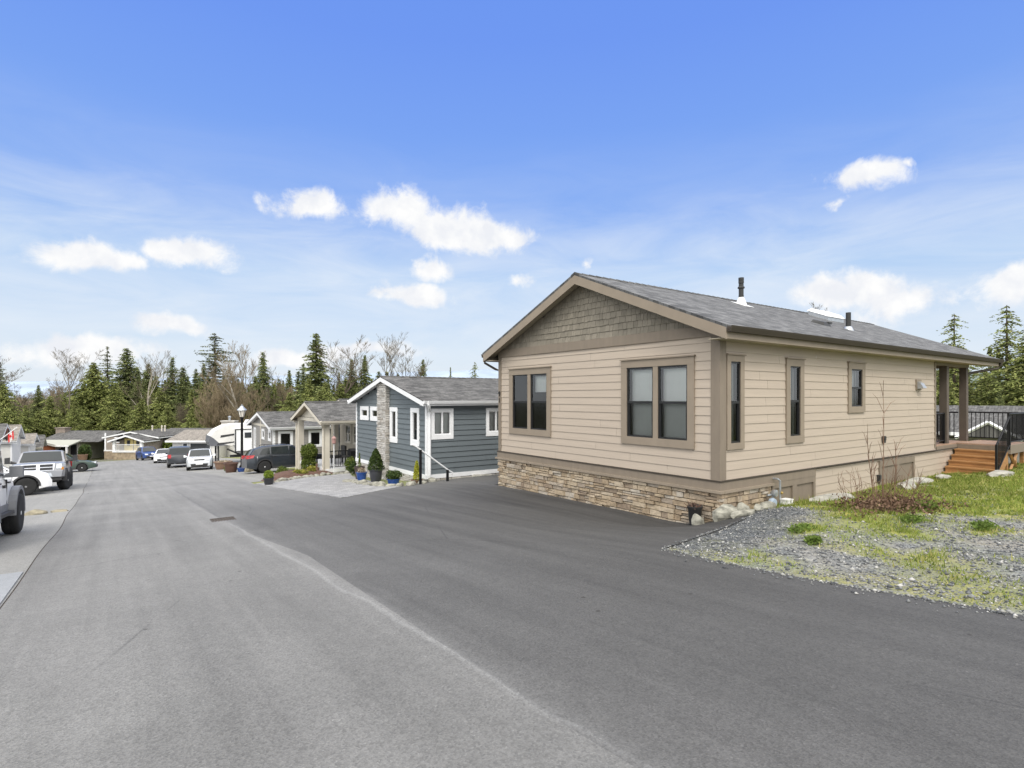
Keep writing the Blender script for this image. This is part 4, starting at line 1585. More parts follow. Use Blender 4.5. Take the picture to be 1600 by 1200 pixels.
# drain grate at the joint in the street
mb = MB()
dx, dy = 2.0, 13.75
dz = g(dx, dy) + .024
mb.box(dx - .24, dx + .24, dy - .24, dy - .20, dz, dz + .012)
mb.box(dx - .24, dx + .24, dy + .20, dy + .24, dz, dz + .012)
for k in range(9):
    x = dx - .224 + k * .056
    mb.box(x - .013, x + .013, dy - .20, dy + .20, dz, dz + .010)
gr_ = mb.build('drain_grate', M('rusty_iron', (.07, .058, .05), .8, .3, 12), None)
tag(gr_, 'square iron drain grate set in the joint of the asphalt', 'drain')
mb = MB()
mb.box(dx - .22, dx + .22, dy - .20, dy + .20, dz - .002, dz + .001)
mb.build('drain_pit', MT['mortar'], gr_)


# ------------------------------------------------------------------ plants
LEAF = {
    'topiary': island_mat('bright_box_leaves', [(0, (.10, .15, .02)), (.5, (.19, .26, .03)), (1, (.30, .36, .06))], .8, .2, .2, 5, 0, trans=.25),
    'dark': island_mat('dark_conifer_leaves', [(0, (.025, .045, .014)), (.5, (.05, .08, .022)), (1, (.085, .115, .03))], .8, .2, .2, 5, 0, trans=.2),
    'mid': island_mat('mid_shrub_leaves', [(0, (.06, .09, .02)), (.5, (.11, .155, .03)), (1, (.19, .22, .055))], .8, .2, .2, 5, 0, trans=.25),
    'gold': island_mat('golden_leaves', [(0, (.26, .27, .03)), (.5, (.40, .42, .04)), (1, (.52, .50, .09))], .8, .2, .2, 5, 0, trans=.25),
    'goldshrub': island_mat('yellow_green_leaves', [(0, (.14, .17, .03)), (.5, (.25, .26, .05)), (1, (.40, .33, .07))], .8, .2, .2, 5, 0, trans=.25),
    'hedge': island_mat('hedge_leaves', [(0, (.07, .11, .02)), (.5, (.11, .17, .03)), (1, (.16, .22, .05))], .8, .2, .2, 2, 0, trans=.25),
    'brown': island_mat('dead_leaves', [(0, (.05, .03, .02)), (.5, (.12, .07, .045)), (1, (.22, .15, .10))], .9, .2, .2, 5, 0),
    'dry': island_mat('dry_flower_heads', [(0, (.24, .19, .13)), (.5, (.36, .30, .22)), (1, (.48, .42, .33))], .9, .2, .2, 5, 0, trans=.2),
}
MT['bark'] = M('bark', (.085, .066, .05), .9, .3, 6, .6, 20, stretch=(4, 4, .7))
MT['grey_bark'] = M('grey_bark', (.14, .12, .085), .9, .3, 5, .5, 20, stretch=(4, 4, .7))
MT['moss_bark'] = M('mossy_bark', (.125, .105, .04), .9, .3, 3, .5, 20)
MT['stem'] = M('thin_red_brown_stem', (.16, .095, .06), .8, .25, 8)


def leaves(pts, size, rs, up=.0, aspect=.55, nrm=None):
    """a diamond of four corners at each point"""
    n = len(pts)
    size = np.broadcast_to(size, (n,)) * rs.uniform(.7, 1.3, n)
    a = rs.normal(size=(n, 3))
    a[:, 2] *= (1 - up)
    if nrm is not None:
        a = a + nrm * 1.2
    a /= np.linalg.norm(a, axis=1)[:, None]
    b = np.cross(a, rs.normal(size=(n, 3)))
    b /= np.linalg.norm(b, axis=1)[:, None] + 1e-9
    a = a * size[:, None]
    b = b * (size * aspect)[:, None]
    V = np.stack([pts - a, pts - b, pts + a, pts + b], 1).reshape(-1, 3)
    return V


def leaf_mesh(name, V, mat, parent):
    return npmesh(name, V, np.arange(len(V)).reshape(-1, 4), mat, parent)


def blob_pts(n, rs, c, r, shell=.55, prof=None, lump=.18):
    d = rs.normal(size=(n, 3))
    d /= np.linalg.norm(d, axis=1)[:, None]
    k = 1 + lump * (np.sin(d[:, 0] * 7 + c[0] * 3) * np.cos(d[:, 1] * 6 + d[:, 2] * 5))
    rad = (shell + (1 - shell) * rs.random(n) ** .6) * k
    return np.array(c) + d * rad[:, None] * np.array(r), d


def bush(par, name, c, r, n, size, mat, seed=1, shell=.5):
    rs = np.random.default_rng(seed)
    p, d = blob_pts(n, rs, c, r, shell)
    o = leaf_mesh(name, leaves(p - np.array(par.location if par else (0, 0, 0)), size, rs, nrm=d * .5), LEAF[mat], par)
    return o


def cone_pts(n, rs, c, r, h, shell=.6, power=1.0):
    t = rs.random(n) ** .75
    a = rs.uniform(0, 6.283, n)
    rr = r * np.clip((1 - t) ** power, .02, 1) * (np.minimum(1, t / .08) * .4 + .6)
    rad = rr * (shell + (1 - shell) * rs.random(n)) * (1 + .12 * np.sin(a * 5 + t * 23))
    return np.stack([c[0] + rad * np.cos(a), c[1] + rad * np.sin(a), c[2] + t * h], -1), np.stack([np.cos(a), np.sin(a), 0 * a + .3], -1)


def cone_plant(par, name, c, r, h, n, size, mat, seed=1, power=1.0):
    rs = np.random.default_rng(seed)
    p, d = cone_pts(n, rs, c, r, h, power=power)
    return leaf_mesh(name, leaves(p - np.array(par.location), size, rs, nrm=d * .6), LEAF[mat], par)


POT = {
    'black': M('black_glazed_pot', (.03, .03, .034), .35, .15, 5, spec=.5),
    'blue': M('blue_glazed_pot', (.012, .06, .25), .2, .2, 4, spec=.6, coat=.4),
    'brown': M('dark_brown_pot', (.055, .038, .032), .4, .2, 5),
    'ribbed': M('charcoal_ribbed_pot', (.04, .042, .05), .4, .2, 5),
    'terra': M('terracotta_bowl', (.20, .125, .085), .7, .15, 5),
    'copper': M('brown_barrel', (.09, .048, .034), .5, .2, 5),
}


def pot(label, x, y, r, h, mat, prof=None, group='potted plants along the paved bed', z=None, name='plant_pot'):
    z = g(x, y) + .02 if z is None else z
    t = thing(name, label, 'plant pot', (x, y, z), group)
    mb = MB()
    prof = prof or [(r * .72, 0), (r * .86, h * .3), (r * .96, h * .85), (r * 1.06, h * .88), (r * 1.06, h), (r * .93, h), (r * .9, h * .88)]
    mb.lathe([(a, b + z) for a, b in prof], (x, y, 0), 22)
    mb.build('pot', POT[mat], t, smooth=40)
    mb = MB()
    mb.lathe([(0.0, z + h * .885), (r * .905, z + h * .88)], (x, y, 0), 18)
    mb.build('soil', MT['mortar'], t)
    return t, z + h * .9


# row of pots in front of the blue house
t, zt = pot('tall dark brown pot of bare stems, leftmost by the blue house', 8.5, 23.0, .21, .52, 'brown')
cone_plant(t, 'plant', (8.5, 23.0, zt), .08, .62, 160, .04, 'mid', 3)
t, zt = pot('square-shouldered blue glazed pot between the brown pot and the big conifer pot', 8.25, 22.1, .215, .34, 'blue')
bush(t, 'plant', (8.25, 22.1, zt + .09), (.18, .18, .14), 260, .028, 'dry', 5, .2)
t, zt = pot('large charcoal pot holding a dense cone-shaped spruce against the stone column', 8.3, 20.7, .255, .50, 'ribbed')
cone_plant(t, 'plant', (8.3, 20.7, zt - .04), .35, .86, 4200, .032, 'dark', 6, .62)
t, zt = pot('shallow blue glazed bowl with a leafy dark shrub below the narrow windows', 8.0, 18.35, .225, .21, 'blue')
bush(t, 'plant', (8.0, 18.35, zt + .14), (.30, .28, .19), 700, .04, 'dark', 8, .1)
t, zt = pot('low terracotta bowl with a golden pencil conifer beside the black handrail', 8.6, 17.75, .21, .13, 'terra')
cone_plant(t, 'plant', (8.6, 17.75, zt), .135, .66, 1300, .03, 'gold', 9, .6)
t, zt = pot('black square pot with a clipped yellow-green ball at the street corner of the pavers', 5.25, 24.6, .205, .29, 'black')
bush(t, 'plant', (5.25, 24.6, zt + .15), (.195, .195, .18), 1500, .024, 'topiary', 10, .5)

# rocks edging the pavers
er = random.Random(4)
edge_r = []
for k in range(13):
    q = k / 12
    ex = np.interp(q, [0, .3, .6, .8, 1], [7.75, 7.7, 7.55, 7.9, 9.15])
    ey = np.interp(q, [0, .3, .6, .8, 1], [22.4, 20.6, 18.2, 16.95, 17.6])
    edge_r.append((float(ex) + er.uniform(-.06, .06), float(ey) + er.uniform(-.08, .08), er.uniform(.15, .29), er.uniform(.12, .2), er.uniform(.09, .16)))
rocks(edge_r, 'pale weathered rock in the row edging the pavers below the blue house', 'edging rocks below the blue house')
bed_r = []
for k in range(16):
    q = k / 15
    ex = np.interp(q, [0, .35, .7, 1], [5.6, 7.0, 8.6, 9.75])
    ey = np.interp(q, [0, .35, .7, 1], [25.55, 27.15, 27.95, 27.0])
    bed_r.append((float(ex) + er.uniform(-.06, .06), float(ey) + er.uniform(-.08, .08), er.uniform(.13, .26), er.uniform(.11, .2), er.uniform(.09, .18)))
rocks(bed_r, 'pale mossy rock in the low wall round the planted bed by the tan porch', 'low rock wall of the planted bed', 'rock')
rocks([(11.3, 17.95, .55, .14, .08), (12.6, 18.0, .5, .14, .07)], ['white flat rock along the foot of the blue side wall, near the handrail', 'white flat rock at the far end of the blue side wall'], None, 'slab')
rocks([(-1.75, 20.4, .30, .22, .12), (-2.3, 20.2, .26, .22, .17), (-2.85, 20.1, .30, .25, .2), (-3.4, 20.0, .26, .2, .16), (-1.2, 20.6, .26, .16, .07)],
      'low yellowish rock in the short row between the left parking spaces', 'rocks between the left parking spaces', 'tan_rock')

# mulch bed and shrubs by the tan porch
mb = MB()
pts = []
bedpoly = [(5.7, 25.9), (6.8, 27.2), (8.4, 28.0), (9.2, 28.3), (9.2, 30.5), (8.6, 32), (7.4, 32.2), (6.3, 30.2), (5.6, 28.0)]
n = len(bedpoly)
cxm, cym = sum(p[0] for p in bedpoly) / n, sum(p[1] for p in bedpoly) / n
for rr, hh in ((1.0, 0.0), (.8, .16), (.45, .28), (.0, .30)):
    for x, y in bedpoly:
        px, py = cxm + (x - cxm) * rr, cym + (y - cym) * rr
        pts.append((px, py, g(px, py) + .01 + hh))
mb.v = pts
for k in range(3):
    for j in range(n):
        mb.f.append((k * n + j, k * n + (j + 1) % n, (k + 1) * n + (j + 1) % n, (k + 1) * n + j))
tag(mb.build('mulch_bed', M('red_brown_mulch', (.105, .058, .042), .95, .35, 9, .9, 30), None, smooth=180), kind='structure')


def shrub(name, label, x, y, r, n, size, mat, seed, z=None, shell=.3, trunk=True):
    z = g(x, y) if z is None else z
    t = thing(name, label, 'shrub', (x, y, z))
    mb = MB()
    for k in range(5):
        a = k * 1.26
        mb.tube([(x, y, z - .05), (x + r[0] * .3 * math.cos(a), y + r[1] * .3 * math.sin(a), z + r[2])], [.022, .01], 5)
    mb.build('stem', MT['bark'], t)
    bush(t, 'foliage', (x, y, z + r[2] * .95), r, n, size, mat, seed, shell)
    return t


shrub('shrub', 'round mid green shrub in the mulch in front of the parked dark wagon', 7.1, 30.2, (.30, .3, .27), 1000, .045, 'mid', 21)
shrub('shrub', 'low golden green shrub behind the bed rocks, left of the tall topiary', 7.45, 28.2, (.42, .36, .20), 1200, .045, 'goldshrub', 22)
shrub('shrub', 'brownish small shrub between the golden shrub and the porch steps', 8.1, 28.6, (.24, .24, .26), 700, .04, 'goldshrub', 23)
shrub('shrub', 'dark loose shrub beside the right porch post under the railing', 9.75, 27.6, (.3, .3, .42), 900, .045, 'mid', 24)
shrub('shrub', 'dark shrub beside the tall brown pot below the porch railing', 9.4, 25.9, (.32, .3, .38), 900, .045, 'dark', 25)
t = thing('topiary_bush', 'tall two-tiered green topiary bush between the two tan porch posts', 'shrub', (8.45, 30.3, g(8.45, 30.3)))
mb = MB()
mb.tube([(8.45, 30.3, g(8.45, 30.3) - .05), (8.47, 30.3, -2.6)], [.06, .03], 7)
mb.build('stem', MT['bark'], t)
bush(t, 'foliage', (8.45, 30.3, -2.85), (.44, .44, .42), 2400, .045, 'mid', 26, .45)
bush(t, 'foliage', (8.45, 30.3, -3.5), (.40, .4, .46), 2100, .045, 'mid', 27, .45)
# the twiggy shrub beside the beige house
t = thing('bare_shrub', 'leafless twiggy shrub with dead leaves at its foot beside the beige side wall', 'shrub', (11.6, 4.5, g(11.6, 4.5)))
mb = MB()
r_ = random.Random(5)
for k in range(58):
    a = r_.uniform(0, 6.28)
    rr = r_.uniform(.0, 1) ** .6
    x, y = 11.7 + .95 * rr * math.cos(a), 4.5 + .5 * rr * math.sin(a)
    z = g(x, y)
    h = r_.uniform(.3, 1.05) * (1.2 - .5 * rr)
    lean = Vector((math.cos(a) * .35 * rr + r_.uniform(-.15, .15), math.sin(a) * .35 * rr + r_.uniform(-.1, .1), 1))
    p = [Vector((x, y, z - .03))]
    for s in range(4):
        p.append(p[-1] + lean * h / 4 + Vector((r_.uniform(-.03, .03), r_.uniform(-.03, .03), 0)))
    mb.tube(p, [.0055, .005, .004, .003, .002], 4)
    for s in range(2):
        q = p[2 + s]
        mb.tube([q, q + Vector((r_.uniform(-.16, .16), r_.uniform(-.16, .16), r_.uniform(.08, .25)))], [.004, .002], 3)
for tx, hh, lx in ((11.55, 2.4, -.02), (11.2, 1.4, -.22), (12.0, 1.25, .08)):
    p = [Vector((tx, 4.45, g(tx, 4.45) - .03))]
    for s in range(8):
        p.append(p[-1] + Vector((lx * hh / 8 + r_.uniform(-.012, .012), r_.uniform(-.012, .012), hh / 8)))
    mb.tube(p, [.008, .008, .007, .007, .006, .005, .004, .004, .003], 5)
    for s in range(3, 8):
        for q in (0, 1):
            b = p[s]
            d = Vector((r_.choice((-1, 1)) * r_.uniform(.08, .2), r_.uniform(-.15, .15), r_.uniform(.2, .42)))
            mb.tube([b, b + d * .6 + Vector((0, 0, .05)), b + d], [.005, .004, .002], 3)
mb.build('stem', MT['stem'], t)
rs_ = np.random.default_rng(9)
n = 2600
p = np.stack([rs_.normal(11.75, .62, n), rs_.normal(4.4, .3, n), np.zeros(n)], -1)
p[:, 2] = lot_z(p[:, 0], p[:, 1]) + np.abs(rs_.normal(.05, .09, n))
leaf_mesh('dead_foliage', leaves(p - np.array(t.location), .032, rs_), LEAF['brown'], t)
shrub('weed_clump', 'bright green weed clump at the foot of the twiggy shrub', 12.0, 3.95, (.30, .2, .10), 500, .03, 'mid', 31)
for k, (x, y, lb) in enumerate(((8.35, 4.3, 'left bright weed tuft on the gravel near the house corner'), (7.6, 3.75, 'small dark green weed tuft on the open gravel'),
                                (10.6, 2.75, 'weed tuft on the gravel, nearest the right edge'), (10.3, 3.55, 'bushy weed at the edge of the grass and gravel'))):
    t = shrub('weed_clump', lb, x, y, (.30 if k != 1 else .15, .15 if k != 1 else .1, .055 if k != 1 else .06), 420, .022, 'hedge', 40 + k)


# ------------------------------------------------------------------ the neighbours
def fill_gable(mb, wl, yc, hw, ze, sl, off=0):
    pass


def house_shell(t, x0, x1, y0, y1, zb, ze, rise, wallm, trimm, roofm, skirt=None, pitch=.2, ov=.35, fo=.3, wins_w=(), wins_s=(), gable_sided=True, gut=(True, True), zs=None, bo=.3, barge_h=.22, trimw=.11):
    W_, S_, N_, E_ = Wall('W', x0), Wall('S', y0), Wall('N', y1), Wall('E', x1)
    yc = (y0 + y1) / 2
    hw = (y1 - y0) / 2
    sl = rise / hw
    mb = MB()
    inner = lambda q: [(a + .08, b - .08, c + .08, d - .08) for a, b, c, d in q]
    siding(mb, W_, y0 + .05, y1 - .05, zb, ze - .1, pitch, inner(wins_w), lap=.034)
    if gable_sided:
        def span(za, zb2):
            h = max(.0, (ze + rise - .1 - za) / sl)
            return (yc - min(h, hw), yc + min(h, hw))
        siding(mb, W_, y0, y1, ze - .1, ze + rise - .16, pitch, inner(wins_w), span=span, lap=.034)
    siding(mb, S_, x0 + .05, x1, zb, ze, pitch, inner(wins_s), lap=.034)
    mb.poly([(x0 + .02, y1, zb), (x1, y1, zb), (x1, y1, ze), (x0 + .02, y1, ze)])
    mb.poly([(x1, y0, zb), (x1, y1, zb), (x1, y1, ze), (x1, yc, ze + rise - .12), (x1, y0, ze)])
    mb.poly([(x0 + .05, y0 + .02, zb), (x0 + .05, y1, zb), (x0 + .05, y1, ze), (x0 + .05, yc, ze + rise - .14), (x0 + .05, y0 + .02, ze)]) if not (wins_w or wins_s) else None
    mb.build('wall', wallm, t)
    mb = MB()
    W_.box(mb, y0 - .03, y0 + .1, zb, ze - .05, -.02, .035)
    W_.box(mb, y1 - .1, y1 + .03, zb, ze - .05, -.02, .035)
    S_.box(mb, x0 + .022, x0 + .12, zb, ze - .05, -.02, .032)
    mb.build_each('corner_board', trimm, t)
    if skirt is not None:
        mb = MB()
        W_.box(mb, y0 - .05, y1 + .05, zb - .15, zb, -.02, .055)
        S_.box(mb, x0 + .022, x1, zb - .15, zb, -.02, .053)
        mb.build_each('base_trim', trimm, t)
        if skirt == 'ledge':
            mb = MB()
            ledgestone(mb, W_, y0, y1, lambda u: g(x0, u) - .05, zb - .15, 12, row=(.07, .14), ln=(.15, .45), out=(.02, .05))
            ledgestone(mb, S_, x0, min(x1, x0 + 4), lambda u: g(u, y0) - .05, zb - .15, 13, row=(.07, .14), ln=(.15, .45), out=(.02, .05))
            mb.build('stone_skirt', MT['pale_ledge'], t)
            sm = MT['mortar']
        else:
            sm = skirt
        mb = MB()
        zlo = zs if zs is not None else min(g(x0, y0), g(x0, y1)) - .4
        mb.box(x0 + .02, x1 - .02, y0 + .02, y1 - .02, zlo, zb - .1)
        mb.build('skirting', sm, t)
    roof = gable_roof(t, x0, x1, y0, y1, ze + .14, rise, ov=ov, fo=fo, bo=bo, mats=(roofm, trimm, trimm, MT['white_trim'] if trimm is MT['white_trim'] else MT['soffit']), barge_h=barge_h, gutters=gut, th=.1)
    return roof, W_, S_


# blue house
t = thing('blue_house', 'slate blue lap-sided bungalow with white trim and a pale stone column on its gable', 'house', (9.15, 21.6, -3.3))
bw = [(23.57, 24.57, -1.0, -.39), (22.42, 23.35, -1.0, -.39), (20.54, 21.27, -1.79, -.39), (18.62, 19.34, -1.79, -.39)]
bs = [(9.29, 10.2, -1.51, -.40), (11.63, 12.55, -1.48, -.40)]
res, W_, S_ = house_shell(t, 9.15, 17.5, 18.05, 25.1, -2.76, -.16, .88, MT['blue_siding'], MT['white_trim'], MT['shingle_dark'], 'ledge', .195, ov=.3, fo=.32, wins_w=bw, wins_s=bs, barge_h=.2)
for q in bw[:2]:
    window(t, W_, *q, MT['white_trim'], MT['white_trim'], trim=.16, glass=MT['glass_dark'], label='small square window left of the stone column', drip=False, fr=.02, sill=.05)
for q in bw[2:]:
    window(t, W_, *q, MT['white_trim'], MT['white_trim'], trim=.16, glass=MT['glass_dark'], label='tall slit window right of the stone column', drip=False, fr=.02, sill=.12)
for q in bs:
    window(t, S_, *q, MT['white_trim'], MT['white_trim'], trim=.12, slider=True, blind='slats', label='white sliding side window', drip=False, fr=.03, sill=.12)
mb = MB()
Wc = Wall('W', 9.0)
ledgestone(mb, Wc, 21.38, 22.28, lambda u: g(8.8, u) - .05, .68, 31, row=(.05, .11), ln=(.15, .5), out=(.02, .05))
Sc = Wall('S', 21.36)
ledgestone(mb, Sc, 8.95, 9.15, lambda u: g(8.9, 21.4) - .05, .66, 32, row=(.05, .11), ln=(.1, .3), out=(.015, .035))
sc_ = mb.build('stone_column', MT['pale_ledge'], t)
mb = MB()
mb.box(9.0, 9.17, 21.37, 22.27, g(8.9, 21.5) - .1, .68)
mb.build('column_core', MT['mortar'], sc_)
mb = MB()
mb.tube([(9.0, 17.66, -.12), (9.0, 17.66, -.25), (9.1, 17.78, -.42), (9.22, 17.99, -.5), (9.22, 17.99, -2.95), (9.16, 17.9, -3.02)], .05, 8)
mb.build_each('downspout', MT['white_trim'], t, smooth=40)
# handrail by the blue house
t = thing('handrail', 'white sloping handrail on two square black posts at the corner of the blue house', 'handrail', (8.4, 17.1, -2.9))
mb = MB()
mb.box(8.385, 8.455, 17.065, 17.135, g(8.4, 17.1) - .05, -1.75)
mb.box(9.415, 9.485, 17.065, 17.135, g(9.4, 17.1) - .05, -2.5)
mb.build_each('post', MT['black_metal'], t)
mb = MB()
mb.tube([(8.1, 17.1, -1.56), (8.25, 17.1, -1.63), (9.5, 17.1, -2.53), (9.66, 17.1, -2.62), (9.62, 17.1, -2.70)], .026, 8)
mb.build('rail', MT['white_trim'], t, smooth=40)

# tan house with the open porch
t = thing('tan_porch_house', 'tan house with a gabled open porch on square posts left of the blue house', 'house', (9, 31.2, -3.9))
PW = Wall('W', 11.6)
tw = [(31.45, 32.35, -2.75, -1.6), (32.75, 33.75, -2.75, -1.6)]
mb = MB()
siding(mb, PW, 28.6, 36.5, -3.7, -1.1, .2, [(a + .08, b - .08, c + .08, d - .08) for a, b, c, d in tw] + [(34.75, 35.7, -3.6, -1.65)])
mb.box(11.7, 20, 28.62, 36.5, -4.6, -1.1)
mb.build('wall', MT['tan_siding'], t)
for q in tw:
    window(t, PW, *q, MT['cream_trim'], MT['cream_trim'], trim=.09, hung=True, glass=MT['glass_dark'], low=MT['glass_dark'], label='cream framed window at the back of the porch', drip=False)
mb = MB()
PW.box(mb, 34.75, 35.7, -3.62, -1.65, -.06, -.01)
dr = mb.build('door', MT['black_frame'], t)
mb = MB()
PW.box(mb, 34.9, 35.55, -3.2, -1.8, -.01, .002)
mb.build('door_pane', MT['screen'], dr)
trm = MT['cream_trim']
gable_roof(t, 8.95, 12.3, 29.15, 33.8, -1.0, .78, ov=.55, fo=.42, bo=.0, mats=(MT['shingle_dark'], trm, trm, MT['soffit']), barge_h=.2, back=False, gutters=(True, False), th=.1)
# the higher main roof behind
gable_roof(t, 11.3, 20, 28.6, 37.6, -1.12, 1.02, ov=.5, fo=.35, bo=.3, mats=(MT['shingle_dark'], trm, trm, MT['soffit']), barge_h=.2, gutters=(True, True), th=.1)
mb = MB()
for y in (29.1, 33.85):
    mb.box(8.82, 9.12, y - .15, y + .15, g(9, y) - .2, -1.15)
mb.build_each('porch_post', trm, t)
mb = MB()
mb.box(10.9, 11.15, 28.75, 29.0, -3.7, -1.15)
mb.box(10.9, 11.15, 33.7, 33.95, -3.7, -1.15)
mb.build_each('porch_post', trm, t)
mb = MB()
mb.box(8.87, 9.07, 28.95, 34.0, -1.3, -1.12)
mb.box(9.07, 12.0, 28.95, 29.15, -1.3, -1.12)
mb.box(9.07, 12.0, 33.75, 33.95, -1.3, -1.12)
mb.prism([(8.9, 29.4, -1.1), (8.9, 33.5, -1.1), (8.9, 31.45, -.42)], (.06, 0, 0))
mb.build('porch_beam', trm, t)
mb = MB()
mb.box(8.9, 11.6, 28.9, 34.0, -3.85, -3.68)
mb.box(8.75, 8.9, 29.4, 30.8, -4.1, -3.85)
mb.build('porch_floor', MT['white_trim'], t)
mb = MB()
railing(mb, (9.0, 30.7, -3.68), (9.0, 33.7, -3.68), h=.9)
railing(mb, (9.1, 29.0, -3.68), (11.5, 29.0, -3.68), h=.9)
railing(mb, (11.5, 28.7, -3.68), (11.5, 25.8, -3.68), h=.9)
mb.build('railing', MT['black_metal'], t)
mb = MB()
mb.tube([(8.55, 28.55, -1.2), (8.6, 28.6, -1.35), (8.78, 28.9, -1.6), (8.78, 28.92, -3.9)], .045, 8)
mb.tube([(8.55, 34.35, -1.2), (8.78, 34.05, -1.5), (8.78, 34.05, -4.2)], .045, 8)
mb.build_each('downspout', trm, t, smooth=40)
# porch furnishings
t = thing('patio_chair', 'dark wicker chair behind the porch railing of the tan house', 'chair', (10.3, 31.2, -3.68))
mb = MB()
mb.box(9.95, 10.65, 30.85, 31.5, -3.36, -3.24)
mb.build('seat', MT['vent_black'], t)
mb = MB()
mb.box(10.55, 10.66, 30.85, 31.5, -3.24, -2.7)
mb.build('backrest', MT['vent_black'], t)
for dx_, dy_ in ((9.98, 30.88), (9.98, 31.42), (10.58, 30.88), (10.58, 31.42)):
    mb = MB()
    mb.box(dx_, dx_ + .06, dy_, dy_ + .06, -3.68, -3.36)
    mb.build('leg', MT['vent_black'], t)
t = thing('barbecue', 'black lidded barbecue on the porch beside the blue house', 'barbecue', (10.6, 28.2, -3.9))
gz_ = g(10.4, 28.2)
mb = MB()
mb.prism([(9.9, 28.0, gz_ + .85), (9.9, 28.0, gz_ + 1.1), (9.9, 28.15, gz_ + 1.2), (9.9, 28.4, gz_ + 1.2), (9.9, 28.5, gz_ + 1.05), (9.9, 28.5, gz_ + .85)], (.75, 0, 0))
mb.build('lid', MT['black_metal'], t)
mb = MB()
mb.box(9.6, 10.95, 28.0, 28.5, gz_ + .78, gz_ + .85)
mb.box(9.95, 10.6, 28.05, 28.45, gz_, gz_ + .78)
mb.build('cart', MT['vent_black'], t)
t = thing('bird_feeder', 'slim white pole with a small reddish bird feeder right of the porch post', 'bird feeder', (9.0, 27.9, g(9, 27.9)))
mb = MB()
mb.tube([(9.0, 27.9, g(9, 27.9) - .05), (9.0, 27.9, -2.3)], .022, 6)
mb.build('pole', MT['white_trim'], t)
mb = MB()
mb.lathe([(.03, -2.32), (.1, -2.28), (.1, -2.05), (.13, -2.04), (.02, -1.92)], (9.0, 27.9, 0), 12)
mb.build('feeder', M('feeder_red', (.34, .20, .18), .5), t, smooth=40)
for k, (x, y, lb, m_) in enumerate(((8.75, 29.9, 'small terracotta-coloured lantern stand at the porch steps', 'terra'),)):
    mb = MB()
    z = g(x, y)
    mb.tube([(x, y - .1, z), (x, y, z + .55)], .03, 5)
    mb.tube([(x, y + .25, z), (x, y + .1, z + .5)], .03, 5)
    mb.lathe([(.10, z + .1), (.13, z + .3), (.09, z + .34)], (x, y + .08, 0), 12)
    tag(mb.build('garden_stand', POT[m_], None), lb, 'garden ornament')

# grey house behind the parked wagon
t = thing('grey_house', 'mid grey sided house with white framed windows behind the dark wagon', 'house', (9, 44.4, -5))
gw = [(46.35, 47.1, -3.95, -2.3), (43.4, 44.3, -3.05, -2.3), (41.35, 42.2, -3.05, -2.3)]
gs = [(9.31, 10.28, -3.53, -2.33), (11.35, 12.3, -3.53, -2.33)]
res, W_, S_ = house_shell(t, 9.0, 20, 40.8, 47.95, -4.75, -2.05, .85, MT['grey_siding'], MT['white_trim'], MT['shingle_dark'], MT['grey_siding'], .2, ov=.4, fo=.35, wins_w=gw, wins_s=gs)
for q in gw:
    window(t, W_, *q, MT['white_trim'], MT['white_trim'], trim=.13, glass=MT['glass_dark'], label='narrow white front window', drip=False)
for q in gs:
    window(t, S_, *q, MT['white_trim'], MT['white_trim'], trim=.14, glass=MT['glass_dark'], blind=None, label='square white side window', drip=False)
mb = MB()
Wall('W', 9.0).box(mb, 44.6, 44.75, -4.75, -1.4, 0, .05)
Wall('W', 9.0).box(mb, 41.0, 47.8, -2.12, -1.95, 0, .045)
mb.build_each('gable_trim', MT['cream_trim'], t)


# ------------------------------------------------------------------ vehicles (built nose towards +x, wheels on z = 0, then turned and placed)
def paint(name, col, rough=.32, metal=.0):
    return M(name, col, rough, .03, 2, coat=.6, metal=metal, spec=.5)


PAINT = {'white': paint('white_car_paint', (.86, .86, .86), metal=0), 'silver': paint('silver_car_paint', (.60, .62, .64), metal=.3), 'charcoal': paint('charcoal_car_paint', (.022, .025, .03)),
         'blue': paint('deep_blue_car_paint', (.02, .055, .20)), 'green': paint('dark_green_car_paint', (.035, .06, .045)), 'grey': paint('grey_truck_paint', (.26, .265, .28), metal=.3),
         'slate': paint('dark_slate_car_paint', (.017, .022, .029))}
MT['tyre'] = M('tyre_rubber', (.018, .018, .018), .85, .2, 9, .4, 30)
MT['rim_silver'] = M('silver_rim', (.60, .61, .62), .35, .05, 5, metal=.0)
MT['rim_grey'] = M('machined_rim', (.22, .22, .225), .35, .1, 5, metal=.3)
MT['rim_black'] = M('black_rim', (.03, .03, .032), .35, .1, 5, metal=.4)
MT['cladding'] = M('black_plastic', (.035, .035, .037), .6, .1, 6)
MT['grey_plastic'] = M('grey_plastic', (.17, .175, .185), .6, .1, 6)
MT['chrome'] = M('chrome', (.72, .73, .75), .15, .05, 4, metal=.9)
MT['lamp_clear'] = M('headlight_glass', (.62, .66, .70), .12, .1, 6, spec=.9, coat=.8)
MT['lamp_red'] = M('tail_light_red', (.42, .02, .02), .2, .1, 6, spec=.7, coat=.6)
MT['lamp_amber'] = M('amber_lens', (.55, .22, .03), .25, .1, 6)


